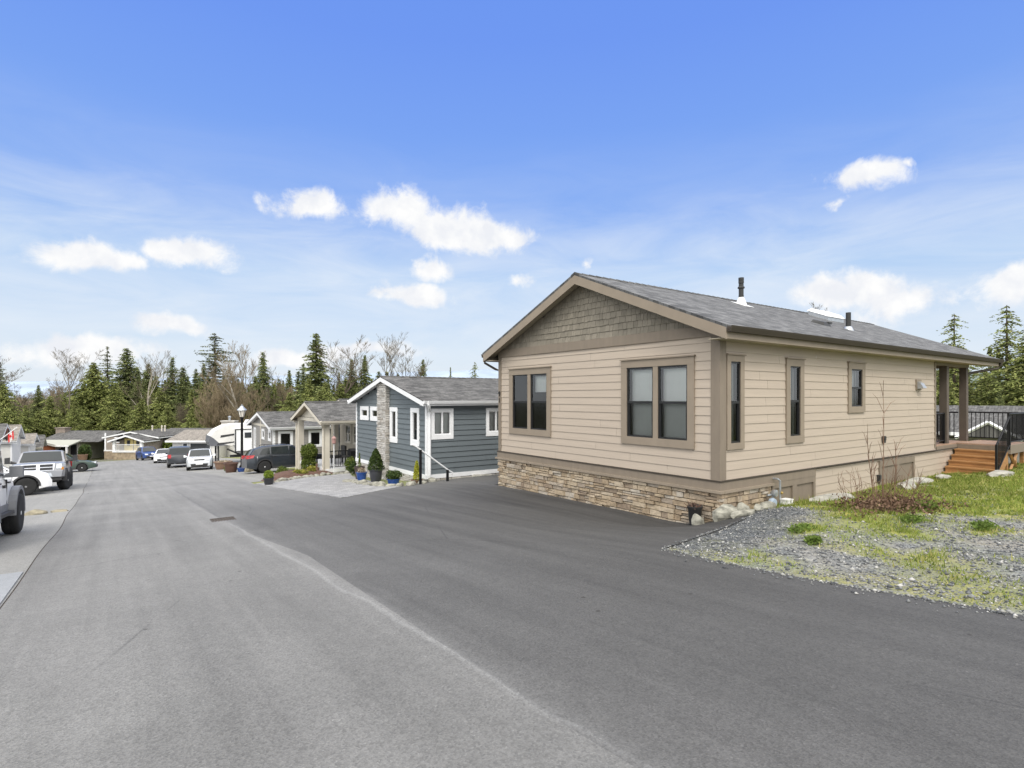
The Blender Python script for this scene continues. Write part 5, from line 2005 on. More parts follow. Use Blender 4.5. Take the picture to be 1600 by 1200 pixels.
def make_wheel(par, x, y, r, wd, rim, spokes=5, steer=0.0, rim_r=.68):
    """axis along y; outside face looks away from the car"""
    s = 1 if y > 0 else -1
    mb = MB()
    h = wd / 2
    mb.lathe([(r * .62, -h * .96), (r * .88, -h), (r * .97, -h * .8), (r, -h * .5), (r, -h * .12), (r * .985, -h * .1), (r * .985, h * .1), (r, h * .12), (r, h * .5), (r * .97, h * .8), (r * .88, h), (r * .62, h * .96)], (0, 0, 0), 28, 'Y')
    rm = MB()
    R1 = r * rim_r
    rm.lathe([(R1, -s * h * .9), (R1 * 1.02, s * h * .86), (R1 * .9, s * h * .94), (R1 * .86, s * h * .55), (.02, s * h * .45)], (0, 0, 0), 28, 'Y')
    sp = MB()
    for k in range(spokes):
        a = 2 * math.pi * k / spokes
        c, q = math.cos(a), math.sin(a)
        n = (-q, c)
        w0, w1 = r * .15, r * .12
        p = []
        for yy in (s * h * .55, s * h * .92):
            for rr, ww, sg in ((r * .1, w0, -1), (R1 * .92, w1, -1), (R1 * .92, w1, 1), (r * .1, w0, 1)):
                p.append((c * rr + n[0] * ww * sg, yy, q * rr + n[1] * ww * sg))
        sp.hexa(p)
    sp.lathe([(r * .14, s * h * .5), (r * .14, s * h * .9), (r * .08, s * h * 1.0), (0.01, s * h * 1.0)], (0, 0, 0), 14, 'Y')
    w_ = mb.build('wheel', MT['tyre'], None, smooth=50)
    dark = rm.build('wheel_dish', MT['rim_black'], None, smooth=40)
    spk = sp.build('rim', rim, None, smooth=30)
    for o in (dark, spk):
        o.parent = w_
    w_.parent = par
    w_.location = (x, y, r)
    w_.rotation_euler = (0, 0, steer)
    return w_


def pl(x, pts):
    return float(np.interp(x, [p[0] for p in pts], [p[1] for p in pts]))


def vehicle(name, label, cat, d, group=None):
    """d: profile dictionary"""
    t = thing(name, label, cat, (0, 0, 0), group)
    L, W, H = d['L'], d['W'], d['H']
    col = d['paint']
    zc, r = d.get('clear', .2), d['r']
    xf, xr_ = d['wx']
    top = d['top']            # lower body top line: list of (x, z) from tail to nose
    nose = d.get('nose', .82)
    tail = d.get('tail', .9)
    hl = L / 2
    ra = r * d.get('arch', 1.16)

    def hw(x):
        f = 1.0
        tn = d.get('nose_len', .6)
        if x > hl - tn:
            u = (x - (hl - tn)) / tn
            f = 1 - (1 - nose) * u ** 2.2
        elif x < -hl + .5:
            u = (-hl + .5 - x) / .5
            f = 1 - (1 - tail) * u ** 2.2
        return W / 2 * f

    def zb(x):
        z = zc + (.10 * max(0, (x - (hl - .5)) / .5) + .12 * max(0, (-hl + .4 - x) / .4))
        for wx in (xf, xr_):
            if abs(x - wx) < ra:
                z = max(z, r + math.sqrt(ra * ra - (x - wx) ** 2))
        return z
    xs = sorted(set(list(np.linspace(-hl, hl, 64)) + [q for wx in (xf, xr_) for q in (wx - ra + .001, wx + ra - .001, wx - ra - .004, wx + ra + .004)] + [p[0] for p in top]))
    xs = [x for x in xs if -hl <= x <= hl]
    mb = MB()
    ring = []
    for x in xs:
        w_ = hw(x)
        z1 = pl(x, top)
        z0 = min(zb(x), z1 - .06)
        hgt = z1 - z0
        e = 1.0
        if x > hl - .12:
            e = 1 - ((x - hl + .12) / .12) ** 2 * .06
        pr = [(0, z0), (w_ * .90, z0), (w_ * .975, z0 + .04 * hgt), (w_, z0 + .35 * hgt), (w_ * .99, z0 + .66 * hgt), (w_ * .965, z1 - .07 * min(1, hgt)), (w_ * .90, z1 - .01), (w_ * .55, z1 + .012), (0, z1 + .02)]
        pr = [(a, z0 + (b - z0) * e) for a, b in pr]
        full = [(x, a, b) for a, b in pr] + [(x, -a, b) for a, b in reversed(pr[1:-1])]
        ring.append([len(mb.v) + k for k in range(len(full))])
        mb.v += full
    n = len(ring[0])
    for a, b in zip(ring[:-1], ring[1:]):
        for k in range(n):
            mb.f.append((a[k], b[k], b[(k + 1) % n], a[(k + 1) % n]))
    mb.f.append(tuple(ring[0]))
    mb.f.append(tuple(reversed(ring[-1])))
    mb.build('body', col, t, smooth=38)
    # cabin: roof line
    ro = d['roof']            # list of (x, z) from rear foot to windscreen foot
    xa, xb = ro[0][0], ro[-1][0]
    wr = d.get('roof_w', .74) * W / 2
    wb = .93 * W / 2

    def zbelt(x):
        return pl(x, top) - .02

    def ws(x, z):
        b = zbelt(x)
        return wb + (wr - wb) * max(0, min(1.05, (z - b) / (H - b)))
    gx_ = sorted(set(list(np.linspace(xa, xb, 34)) + [p[0] for p in ro]))
    mb = MB()
    ring = []
    for x in gx_:
        b = zbelt(x)
        z = max(pl(x, ro), b + .012)
        k = min(1, (z - b) / .25)
        w1 = ws(x, z - .07 * k)
        pr = [(wb, b - .03), (w1, z - .07 * k), (ws(x, z) * .93, z - .015 * k), (wr * .5, z + .012 * k), (0, z + .018 * k)]
        full = [(x, a, q) for a, q in pr] + [(x, -a, q) for a, q in reversed(pr[:-1])]
        ring.append([len(mb.v) + j for j in range(len(full))])
        mb.v += full
    n = len(ring[0])
    for a, b in zip(ring[:-1], ring[1:]):
        for k in range(n - 1):
            mb.f.append((a[k], b[k], b[k + 1], a[k + 1]))
    mb.f.append(tuple(ring[0]))
    mb.f.append(tuple(reversed(ring[-1])))
    mb.build('cabin', d.get('roof_paint', col), t, smooth=38)

    def roofz(x):
        return pl(x, ro)
    # windscreen and rear window as slightly proud panes
    def screen(x0, z0, x1, z1, name, sgn):
        q = MB()
        N = 6
        nx, nz = (z1 - z0), -(x1 - x0)
        ln = math.hypot(nx, nz)
        nx, nz = nx / ln * .014 * sgn, nz / ln * .014 * sgn
        if nz < 0 and abs(nx) < 1e-3:
            nz = -nz
        pts = []
        for (x, z) in ((x0, z0), (x1, z1)):
            ww = ws(x, z) - .09
            for k in range(N + 1):
                y = -ww + 2 * ww * k / N
                bow = .018 * (1 - (y / ww) ** 2)
                pts.append((x + nx, y, z + nz + bow))
        q.v = pts
        for k in range(N):
            q.f.append((k, k + 1, N + 2 + k, N + 1 + k))
        return q.build(name, MT['glass_car'], t, smooth=60)
    if len(ro) >= 4:
        (x0, z0), (x1, z1) = ro[-1], ro[-2]
        u = lambda a, b, f: a + (b - a) * f
        screen(u(x0, x1, .07), u(z0, z1, .07) + .012, u(x0, x1, .93), u(z0, z1, .93) + .012, 'windscreen', 1)
        (x0, z0), (x1, z1) = ro[0], ro[1]
        screen(u(x0, x1, .15), u(z0, z1, .15), u(x0, x1, .9), u(z0, z1, .9), 'rear_window', -1)
    # side windows
    for s in (-1, 1):
        for (p0, p1, p2, p3) in d['side']:
            q = MB()
            q.poly([(x, s * (ws(x, z) + .012), z) for x, z in (p0, p1, p2, p3)])
            q.build('side_window', MT['glass_car'], t)
    # wheels
    for x in (xf, xr_):
        for s in (-1, 1):
            make_wheel(t, x, s * (W / 2 - d.get('tw', .2) / 2 + d.get('stick', .0)), r, d.get('tw', .2), d.get('rim', MT['rim_silver']), d.get('spokes', 5), d.get('steer', 0) if x == xf else 0)
    mb = MB()
    mb.box(xr_ - .05, xf + .05, -W / 2 + .25, W / 2 - .25, zc - .02, zc + .25)
    for x in (xf, xr_):
        mb.tube([(x, -W / 2 + .15, r), (x, W / 2 - .15, r)], .06, 8)
        mb.box(x - ra * 1.02, x + ra * 1.02, -W / 2 + .27, W / 2 - .27, r * .9, r + ra + .02)
    mb.build('underbody', MT['cladding'], t)
    # lights, grille, bumpers
    zn = d['nose_z']
    wn = hw(hl - .1)
    for s in (-1, 1):
        q = MB()
        lw, lh, lz = d.get('head', (.36, .15, zn))
        y1 = wn * 1.0
        q.hexa([(hl - .30, s * (y1 + .03), lz - lh / 2), (hl + .012, s * (y1 - .10), lz - lh / 2), (hl + .018, s * (y1 - lw), lz - lh * .45), (hl - .28, s * (y1 - lw), lz - lh / 2),
                (hl - .34, s * (y1 + .035), lz + lh / 2), (hl - .03, s * (y1 - .10), lz + lh * .45), (hl - .015, s * (y1 - lw), lz + lh * .3), (hl - .3, s * (y1 - lw), lz + lh * .4)])
        q.build('headlight', MT['lamp_clear'], t)
        q = MB()
        tw_, th_, tz = d.get('taill', (.26, .2, .95))
        yt = hw(-hl + .1)
        q.hexa([(-hl - .012, s * (yt - tw_), tz - th_ / 2), (-hl - .012, s * (yt - .04), tz - th_ / 2), (-hl + .34, s * (yt + .055), tz - th_ * .3), (-hl + .3, s * (yt - tw_), tz - th_ / 2),
                (-hl + .0, s * (yt - tw_), tz + th_ / 2), (-hl + .0, s * (yt - .04), tz + th_ / 2), (-hl + .42, s * (yt + .055), tz + th_ / 2), (-hl + .3, s * (yt - tw_), tz + th_ / 2)])
        q.build('tail_light', MT['lamp_red'], t)
        q = MB()
        mx, mz = d['mirror']
        q.hexa([(mx - .09, s * (W / 2 - .06), mz), (mx + .10, s * (W / 2 - .06), mz + .02), (mx + .08, s * (W / 2 + .20), mz + .0), (mx - .06, s * (W / 2 + .20), mz),
                (mx - .09, s * (W / 2 - .02), mz + .06), (mx + .06, s * (W / 2 - .02), mz + .08), (mx + .03, s * (W / 2 + .20), mz + .17), (mx - .06, s * (W / 2 + .2), mz + .17)])
        q.build('mirror', d.get('mirror_mat', col), t)
    for fn in d.get('extra', ()):
        fn(t, d, hl, W, zn, hw)
    return t


def box_part(t, name, m, *b):
    mb = MB()
    mb.box(*b)
    return mb.build(name, m, t)


def plate(t, d, hl, W, zn, hw):
    z = d.get('plate_z', .48)
    box_part(t, 'number_plate', MT['white_trim'], hl + .02, hl + .045, -.24, .24, z - .06, z + .06)


def grille_low(t, d, hl, W, zn, hw):
    z = d.get('low_z', .42)
    mb = MB()
    mb.hexa([(hl - .06, -W * .36, z - .12), (hl + .01, -W * .30, z - .10), (hl + .01, W * .30, z - .10), (hl - .06, W * .36, z - .12),
             (hl - .06, -W * .37, z + .09), (hl + .025, -W * .31, z + .09), (hl + .025, W * .31, z + .09), (hl - .06, W * .37, z + .09)])
    mb.build('lower_grille', MT['cladding'], t)
    box_part(t, 'grille', MT['cladding'], hl - .05, hl + .015, -W * .2, W * .2, zn - .03, zn + .04)


def cladding(t, d, hl, W, zn, hw):
    r = d['r']
    for x in d['wx']:
        for s in (-1, 1):
            mb = MB()
            pts = []
            for k in range(13):
                a = math.pi * k / 12
                pts.append((math.cos(a), math.sin(a)))
            R1, R2 = r * d.get('arch', 1.16) - .005, r * d.get('arch', 1.16) + d.get('clad', .07)
            for (c0, s0), (c1, s1) in zip(pts[:-1], pts[1:]):
                y0, y1 = s * (W / 2 - .12), s * (W / 2 + d.get('clad_out', .018))
                mb.hexa([(x + c0 * R1, y0, r + s0 * R1), (x + c1 * R1, y0, r + s1 * R1), (x + c1 * R1, y1, r + s1 * R1), (x + c0 * R1, y1, r + s0 * R1),
                         (x + c0 * R2, y0, r + s0 * R2), (x + c1 * R2, y0, r + s1 * R2), (x + c1 * R2, y1, r + s1 * R2), (x + c0 * R2, y1, r + s0 * R2)])
            mb.build('wheel_arch_trim', d.get('clad_mat', MT['cladding']), t)
    xf, xr_ = d['wx']
    ra = r * d.get('arch', 1.16)
    mb = MB()
    for s in (-1, 1):
        mb.box(xr_ + ra, xf - ra, s * (W / 2 - .1), s * (W / 2 + .012), d.get('clear', .2) - .02, d.get('clear', .2) + .12)
    mb.build_each('sill_trim', d.get('clad_mat', MT['cladding']), t)


def roof_rails(t, d, hl, W, zn, hw):
    mb = MB()
    a, b = d['rails']
    for s in (-1, 1):
        y = s * (d.get('roof_w', .74) * W / 2 - .06)
        mb.tube([(a, y, d['H'] - .02), (a + .1, y, d['H'] + .05), (b - .1, y, d['H'] + .05), (b, y, d['H'] - .02)], .02, 6)
    mb.build('roof_rail', MT['cladding'], t)


def door_lines(t, d, hl, W, zn, hw):
    mb = MB()
    for x, z0, z1 in d['doors']:
        for s in (-1, 1):
            y = W / 2 * .985
            mb.box(x - .008, x + .008, s * (y - .05), s * (y + .012), z0, z1)
            mb.box(x + .12, x + .30, s * (y - .05), s * (y + .028), z1 - .08, z1 - .05)
    mb.build('door_seam', MT['cladding'], t)


def place(t, x, y, rz, z=None, pitch=None):
    """set a vehicle on the sloping ground: heading rz, tilted to the slope"""
    f = Vector((math.cos(rz), math.sin(rz), 0))
    l = Vector((-math.sin(rz), math.cos(rz), 0))
    e = 1.0
    zf_ = g(x + f.x * e, y + f.y * e) - g(x - f.x * e, y - f.y * e)
    zl_ = g(x + l.x * e, y + l.y * e) - g(x - l.x * e, y - l.y * e)
    X = Vector((f.x * 2 * e, f.y * 2 * e, zf_)).normalized()
    Yv = Vector((l.x * 2 * e, l.y * 2 * e, zl_)).normalized()
    Zv = X.cross(Yv).normalized()
    Yv = Zv.cross(X)
    m = Matrix((X, Yv, Zv)).transposed()
    t.rotation_euler = m.to_euler()
    t.location = (x, y, (g(x, y) if z is None else z) + .015)


SUV = dict(L=4.3, W=1.82, H=1.62, r=.34, wx=(1.32, -1.33), clear=.22, nose=.80, tail=.88,
           top=[(-2.15, .92), (-2.0, 1.02), (-1.2, 1.04), (.55, 1.0), (.95, 1.0), (1.7, .93), (2.02, .82), (2.15, .62)],
           roof=[(-2.05, 1.02), (-1.72, 1.54), (-1.2, 1.61), (-.2, 1.62), (.25, 1.58), (1.0, .99)],
           side=[((-1.72, 1.07), (-.98, 1.07), (-.98, 1.50), (-1.48, 1.47)), ((-.90, 1.07), (-.02, 1.06), (-.02, 1.51), (-.90, 1.51)), ((.06, 1.06), (.80, 1.06), (.26, 1.49), (.06, 1.50))],
           mirror=(.62, 1.0), nose_z=.74, taill=(.28, .22, .96), doors=[(.88, .4, .98), (.02, .4, .98), (-.94, .4, .98)])


def mk(base, **kw):
    q = dict(base)
    q.update(kw)
    return q


# boxy pale hatchback nearest on the right
t = vehicle('parked_car', 'silver white boxy hatchback facing the camera, beside the wooden planters', 'car',
            mk(SUV, L=4.1, W=1.79, H=1.60, paint=PAINT['silver'], wx=(1.28, -1.27), top=[(-2.05, .95), (-1.95, 1.06), (.6, 1.02), (.9, 1.02), (1.72, .98), (1.95, .88), (2.05, .66)],
               roof=[(-2.0, 1.05), (-1.85, 1.55), (-1.3, 1.60), (-.1, 1.59), (.2, 1.56), (.95, 1.01)], roof_w=.80, head=(.34, .16, .80), low_z=.42, plate_z=.50,
               side=[((-1.75, 1.09), (-.98, 1.08), (-.98, 1.49), (-1.68, 1.46)), ((-.90, 1.08), (-.05, 1.07), (-.05, 1.49), (-.90, 1.49)), ((.03, 1.07), (.76, 1.07), (.24, 1.47), (.03, 1.48))],
               mirror=(.6, 1.02), nose_z=.82, extra=(plate, grille_low, cladding, door_lines), clad=.05))
place(t, 5.75, 51.0, R(-98))
TRUCK = dict(L=5.6, W=2.0, H=1.88, r=.40, wx=(1.75, -1.75), clear=.34, nose=.90, tail=.98, tw=.26, nose_len=.35,
             top=[(-2.8, 1.25), (-.9, 1.25), (-.88, 1.22), (1.1, 1.2), (1.4, 1.2), (2.4, 1.13), (2.7, 1.05), (2.8, .9)],
             roof=[(-.95, 1.22), (-.82, 1.82), (-.5, 1.88), (.35, 1.87), (.6, 1.83), (1.25, 1.19)], roof_w=.78,
             side=[((-.72, 1.28), (.02, 1.27), (.02, 1.76), (-.68, 1.76)), ((.10, 1.27), (1.02, 1.26), (.58, 1.74), (.10, 1.76))],
             mirror=(.85, 1.2), nose_z=.95, taill=(.2, .36, 1.05), head=(.34, .2, .98), doors=[(1.12, .5, 1.18), (.06, .5, 1.18), (-.85, .5, 1.18)])
t = vehicle('parked_car', 'dark charcoal tall wagon parked just behind the silver hatchback', 'car',
            mk(SUV, L=4.8, W=1.9, H=1.82, r=.38, wx=(1.45, -1.4), clear=.3, paint=PAINT['charcoal'], rim=MT['rim_black'], roof_w=.82, extra=(cladding, door_lines),
               top=[(-2.4, 1.0), (-2.3, 1.14), (.7, 1.12), (1.1, 1.12), (1.9, 1.06), (2.25, .95), (2.4, .75)], roof=[(-2.35, 1.13), (-2.2, 1.72), (-1.6, 1.82), (-.1, 1.81), (.3, 1.77), (1.15, 1.11)],
               side=[((-2.05, 1.19), (-1.1, 1.18), (-1.1, 1.68), (-1.98, 1.65)), ((-1.02, 1.18), (-.05, 1.17), (-.05, 1.69), (-1.02, 1.69)), ((.03, 1.17), (.95, 1.16), (.34, 1.67), (.03, 1.68))],
               mirror=(.75, 1.12), nose_z=.9, taill=(.26, .3, 1.0), head=(.36, .17, .9)))
place(t, 5.0, 58.4, R(84))
SEDAN = mk(SUV, L=4.6, H=1.42, wx=(1.4, -1.38), clear=.18, r=.32, top=[(-2.3, .78), (-2.15, .96), (-1.5, .98), (.7, .92), (1.05, .92), (1.85, .82), (2.18, .70), (2.3, .52)],
           roof=[(-1.75, .97), (-1.0, 1.36), (-.6, 1.42), (.0, 1.42), (.3, 1.38), (1.15, .91)], roof_w=.70,
           side=[((-1.35, .99), (-.62, .98), (-.62, 1.32), (-.95, 1.28)), ((-.56, .98), (.10, .97), (.10, 1.33), (-.56, 1.33)), ((.16, .97), (.92, .95), (.32, 1.31), (.16, 1.32))],
           mirror=(.7, .92), nose_z=.64, taill=(.3, .16, .84), head=(.42, .12, .66), doors=[(.95, .32, .9), (.13, .32, .94), (-.6, .32, .96)])
t = vehicle('parked_car', 'white sedan facing the camera between the blue car and the dark pickup', 'car', mk(SEDAN, paint=PAINT['white'], extra=(plate, grille_low, door_lines), low_z=.36, plate_z=.42))
place(t, 4.55, 70.2, R(-95))
t = vehicle('parked_car', 'deep blue car farthest down the right side of the street by the hedge', 'car', mk(SUV, H=1.5, paint=PAINT['blue'], extra=(plate, grille_low, door_lines)))
place(t, 3.6, 83.0, R(-80))
t = vehicle('parked_car', 'dark slate wagon seen from its tail, in front of the tan porch house', 'car',
            mk(SUV, L=4.75, W=1.87, H=1.62, paint=PAINT['slate'], wx=(1.45, -1.42), r=.36, spokes=8, clear=.24,
               top=[(-2.37, .86), (-2.28, .98), (-1.6, 1.06), (.6, .98), (1.0, .98), (1.9, .90), (2.25, .78), (2.37, .58)],
               roof=[(-2.25, 1.0), (-1.95, 1.42), (-1.4, 1.57), (-.3, 1.62), (.15, 1.58), (1.05, .97)],
               side=[((-1.68, 1.11), (-1.1, 1.09), (-1.1, 1.48), (-1.5, 1.40)), ((-1.02, 1.09), (-.05, 1.05), (-.05, 1.51), (-1.02, 1.50)), ((.03, 1.05), (.85, 1.02), (.20, 1.49), (.03, 1.50))],
               mirror=(.7, .98), taill=(.40, .20, .98), doors=[(.92, .4, .98), (0.0, .4, 1.0), (-1.05, .4, 1.02)], extra=(cladding, door_lines, roof_rails), clad=.045, rails=(-1.4, -.1)))
place(t, 8.75, 36.2, R(0))
# lifted pickup on the left
def big_grille(t, d, hl, W, zn, hw):
    mb = MB()
    mb.hexa([(hl - .15, -.62, 1.02), (hl + .03, -.60, 1.02), (hl + .03, .60, 1.02), (hl - .15, .62, 1.02), (hl - .2, -.66, 1.36), (hl - .02, -.64, 1.36), (hl - .02, .64, 1.36), (hl - .2, .66, 1.36)])
    gq = mb.build('grille', MT['chrome'], t)
    mb = MB()
    for (y0, y1) in ((-.56, -.07), (.07, .56)):
        for (z0, z1) in ((1.05, 1.17), (1.21, 1.33)):
            mb.box(hl - .05, hl + .045, y0, y1, z0, z1)
    mb.build('grille_opening', MT['cladding'], gq)
    mb = MB()
    mb.hexa([(hl - .2, -W * .49, .70), (hl + .10, -W * .44, .70), (hl + .10, W * .44, .70), (hl - .2, W * .49, .70), (hl - .2, -W * .50, .98), (hl + .08, -W * .46, .98), (hl + .08, W * .46, .98), (hl - .2, W * .50, .98)])
    bq = mb.build('bumper', PAINT['grey'], t)
    box_part(t, 'air_dam', MT['cladding'], hl - .25, hl + .04, -W * .44, W * .44, .52, .69)
    box_part(t, 'bumper_slot', MT['cladding'], hl + .05, hl + .115, -.28, .28, .82, .91)
    for s in (-1, 1):
        box_part(t, 'indicator', MT['lamp_amber'], hl - .12, hl + .0, s * (W / 2 * .86), s * (W / 2 * .96), 1.04, 1.16)
    for s in (-1, 1):
        mb = MB()
        mb.tube([(.95, s * (W / 2 - .05), 1.42), (.92, s * (W / 2 + .28), 1.48)], .03, 6)
        mb.hexa([(.86, s * (W / 2 + .22), 1.42), (1.0, s * (W / 2 + .22), 1.42), (.98, s * (W / 2 + .42), 1.42), (.88, s * (W / 2 + .42), 1.42),
                 (.86, s * (W / 2 + .22), 1.74), (1.0, s * (W / 2 + .22), 1.74), (.97, s * (W / 2 + .42), 1.72), (.88, s * (W / 2 + .42), 1.72)])
        mb.build('tow_mirror', MT['cladding'], t)


t = vehicle('pickup_truck', 'lifted silver grey pickup with a chrome crosshair grille on huge black tyres', 'truck',
            mk(TRUCK, L=5.7, W=2.04, H=2.02, r=.46, clear=.62, tw=.34, stick=.10, rim=MT['rim_grey'], spokes=8, paint=PAINT['grey'], arch=1.2, steer=-.35,
               top=[(-2.85, 1.42), (-.9, 1.42), (-.88, 1.40), (1.1, 1.42), (1.4, 1.43), (2.3, 1.42), (2.65, 1.36), (2.85, 1.05)],
               roof=[(-.95, 1.4), (-.82, 1.96), (-.5, 2.02), (.45, 2.01), (.68, 1.97), (1.3, 1.42)], roof_w=.80, nose=.95,
               side=[((-.72, 1.46), (.02, 1.45), (.02, 1.90), (-.68, 1.90)), ((.10, 1.45), (1.02, 1.44), (.62, 1.88), (.10, 1.90))],
               nose_z=1.15, head=(.30, .26, 1.22), taill=(.2, .36, 1.2), mirror=(.85, 1.40), mirror_mat=MT['cladding'], doors=[(1.15, .8, 1.4), (.06, .8, 1.4)],
               extra=(big_grille, cladding, door_lines), clad=.08, clad_out=.06, clad_mat=MT['cladding']))
place(t, -2.72, 35.6, R(-90))
t.scale = (.93, .93, .93)
t = vehicle('parked_car', 'white crossover nosing out towards the street in front of the lifted pickup', 'car',
            mk(SUV, L=4.4, W=1.85, H=1.62, r=.37, paint=PAINT['white'], rim=MT['rim_grey'], spokes=5, clear=.22, extra=(cladding, grille_low, plate, door_lines), clad=.06, head=(.42, .16, .80), low_z=.46,
               top=[(-2.2, .95), (-2.05, 1.04), (.55, 1.03), (.95, 1.04), (1.75, 1.0), (2.05, .88), (2.2, .62)]))
place(t, -4.4, 31.5, R(11))
t = vehicle('parked_car', 'dark green wagon nosing towards the street behind the lifted pickup', 'car',
            mk(SUV, L=4.7, W=1.8, H=1.58, paint=PAINT['green'], r=.34, wx=(1.4, -1.35), spokes=6, extra=(cladding, door_lines, grille_low), clad=.04,
               top=[(-2.35, .92), (-2.2, 1.0), (.6, .96), (1.0, .96), (1.85, .88), (2.2, .76), (2.35, .58)]))
place(t, -3.4, 60.7, R(-4))
# off-road wagon at the left edge
def jeep_bits(t, d, hl, W, zn, hw):
    for s in (-1, 1):
        box_part(t, 'side_step', MT['cladding'], -.65, .72, s * (W / 2 - .02), s * (W / 2 + .12), .48, .54)
        box_part(t, 'mirror_housing', MT['grey_plastic'], .62, .80, s * (W / 2 + .04), s * (W / 2 + .25), 1.20, 1.42)
        mb = MB()
        mb.box(.33, .40, s * (W / 2 * .99 - .03), s * (W / 2 + .03), 1.0, 1.06)
        mb.box(-.5, -.34, s * (W / 2 * .99 - .03), s * (W / 2 + .03), 1.0, 1.04)
        mb.build_each('door_handle', MT['cladding'], t)
    mb = MB()
    mb.lathe([(.16, -.11), (.40, -.11), (.42, -.07), (.42, .07), (.40, .11), (.16, .11)], (-hl - .12, 0, 1.05), 26, 'X')
    mb.build('spare_wheel', MT['tyre'], t, smooth=45)
    box_part(t, 'rear_bumper', MT['cladding'], -hl - .16, -hl + .02, -W * .46, W * .46, .55, .75)
    box_part(t, 'roof_light', MT['cladding'], .35, .5, -W * .45, -W * .36, 1.86, 1.98)


t = vehicle('off_road_wagon', 'boxy white off-road wagon with grey flares and knobbly tyres at the left edge', 'car',
            dict(L=4.1, W=1.62, H=1.86, r=.42, wx=(1.35, -1.25), clear=.55, nose=.86, tail=.99, tw=.28, stick=.14, arch=1.22, paint=PAINT['white'], nose_len=.9,
                 top=[(-2.05, 1.18), (.75, 1.18), (1.9, 1.14), (2.05, 1.06)], roof=[(-2.02, 1.18), (-1.95, 1.80), (-1.7, 1.86), (.45, 1.86), (.58, 1.83), (.86, 1.17)], roof_w=.90,
                 side=[((-1.88, 1.24), (-1.1, 1.24), (-1.1, 1.74), (-1.84, 1.74)), ((-1.0, 1.24), (-.28, 1.24), (-.28, 1.75), (-1.0, 1.75)), ((-.18, 1.24), (.68, 1.24), (.47, 1.74), (-.18, 1.75))],
                 mirror=(.7, 1.2), mirror_mat=MT['grey_plastic'], nose_z=.95, taill=(.16, .3, 1.0), head=(.3, .2, .95), rim=MT['rim_silver'], spokes=5, doors=[(.72, .6, 1.16), (-.23, .6, 1.16)], clad=.07, clad_out=.13, clad_mat=MT['grey_plastic'], extra=(jeep_bits, cladding, door_lines)))
place(t, -2.56, 14.4, R(88))

# fifth-wheel trailer
t = thing('travel_trailer', 'white fifth-wheel travel trailer with a grey raked nose beside the lamp post', 'trailer', (7.5, 59, g(9, 60)))
zg = g(9, 60)
mb = MB()
prof = [(7.5, 1.75), (7.35, 2.1), (7.42, 2.6), (7.9, 3.2), (8.7, 3.62), (9.6, 3.75), (16.5, 3.75), (16.7, 3.5), (16.7, .75), (10.1, .75), (9.7, 1.75)]
mb.prism([(x, 58.9, zg + z) for x, z in prof], (0, 2.45, 0))
mb.build('body', MT['white_siding'], t)
mb = MB()
cap = [(7.49, 1.74), (7.33, 2.1), (7.42, 2.7), (7.75, 2.45), (8.2, 2.0), (9.0, 1.74)]
mb.prism([(x, 58.88, zg + z) for x, z in cap], (0, 2.49, 0))
mb.build('nose_cap', M('grey_cap', (.12, .125, .14), .4, .1, 3), t)
mb = MB()
mb.box(9.5, 12.9, 58.35, 58.88, zg + 1.2, zg + 3.25)
so_ = mb.build('slide_out', MT['white_trim'], t)
mb = MB()
for q in ((9.45, 9.55, zg + 1.15, zg + 3.3), (12.85, 12.95, zg + 1.15, zg + 3.3), (9.55, 12.85, zg + 3.22, zg + 3.3), (9.55, 12.85, zg + 1.15, zg + 1.22)):
    mb.box(q[0], q[1], 58.3, 58.36, q[2], q[3])
mb.build('slide_out_trim', MT['cladding'], so_)
box_part(t, 'window', MT['screen'], 10.3, 12.0, 58.31, 58.345, zg + 2.45, zg + 2.95)
mb = MB()
mb.prism([(8.3, 58.885, zg + 2.5), (9.5, 58.885, zg + 2.7), (9.5, 58.885, zg + 2.85), (8.35, 58.885, zg + 2.72)], (0, -.01, 0))
mb.prism([(8.0, 58.885, zg + 1.8), (9.5, 58.885, zg + 2.0), (9.5, 58.885, zg + 2.1), (8.1, 58.885, zg + 2.0)], (0, -.01, 0))
mb.build('side_stripe', MT['cladding'], t)
mb = MB()
mb.hexa([(10.6, 59.7, zg + 3.75), (11.9, 59.7, zg + 3.75), (11.9, 60.6, zg + 3.75), (10.6, 60.6, zg + 3.75), (10.75, 59.8, zg + 4.1), (11.8, 59.8, zg + 4.1), (11.8, 60.5, zg + 4.1), (10.75, 60.5, zg + 4.1)])
mb.build('air_conditioner', MT['white_trim'], t)
mb = MB()
mb.box(8.1, 8.25, 59.2, 59.35, zg, zg + 1.75)
mb.box(8.1, 8.25, 60.8, 60.95, zg, zg + 1.75)
mb.box(9.2, 13.2, 59.3, 59.5, zg + .55, zg + .8)
mb.tube([(8.9, 59.0, zg + 1.4), (10.2, 59.0, zg + .7)], .09, 6)
mb.build('landing_gear', MT['cladding'], t)
for x in (13.2, 14.1):
    for y in (59.0, 61.2):
        w_ = make_wheel(t, 0, y - 60.1, .38, .24, MT['rim_silver'])
        w_.location = (x - 7.5, y - 59, .38)

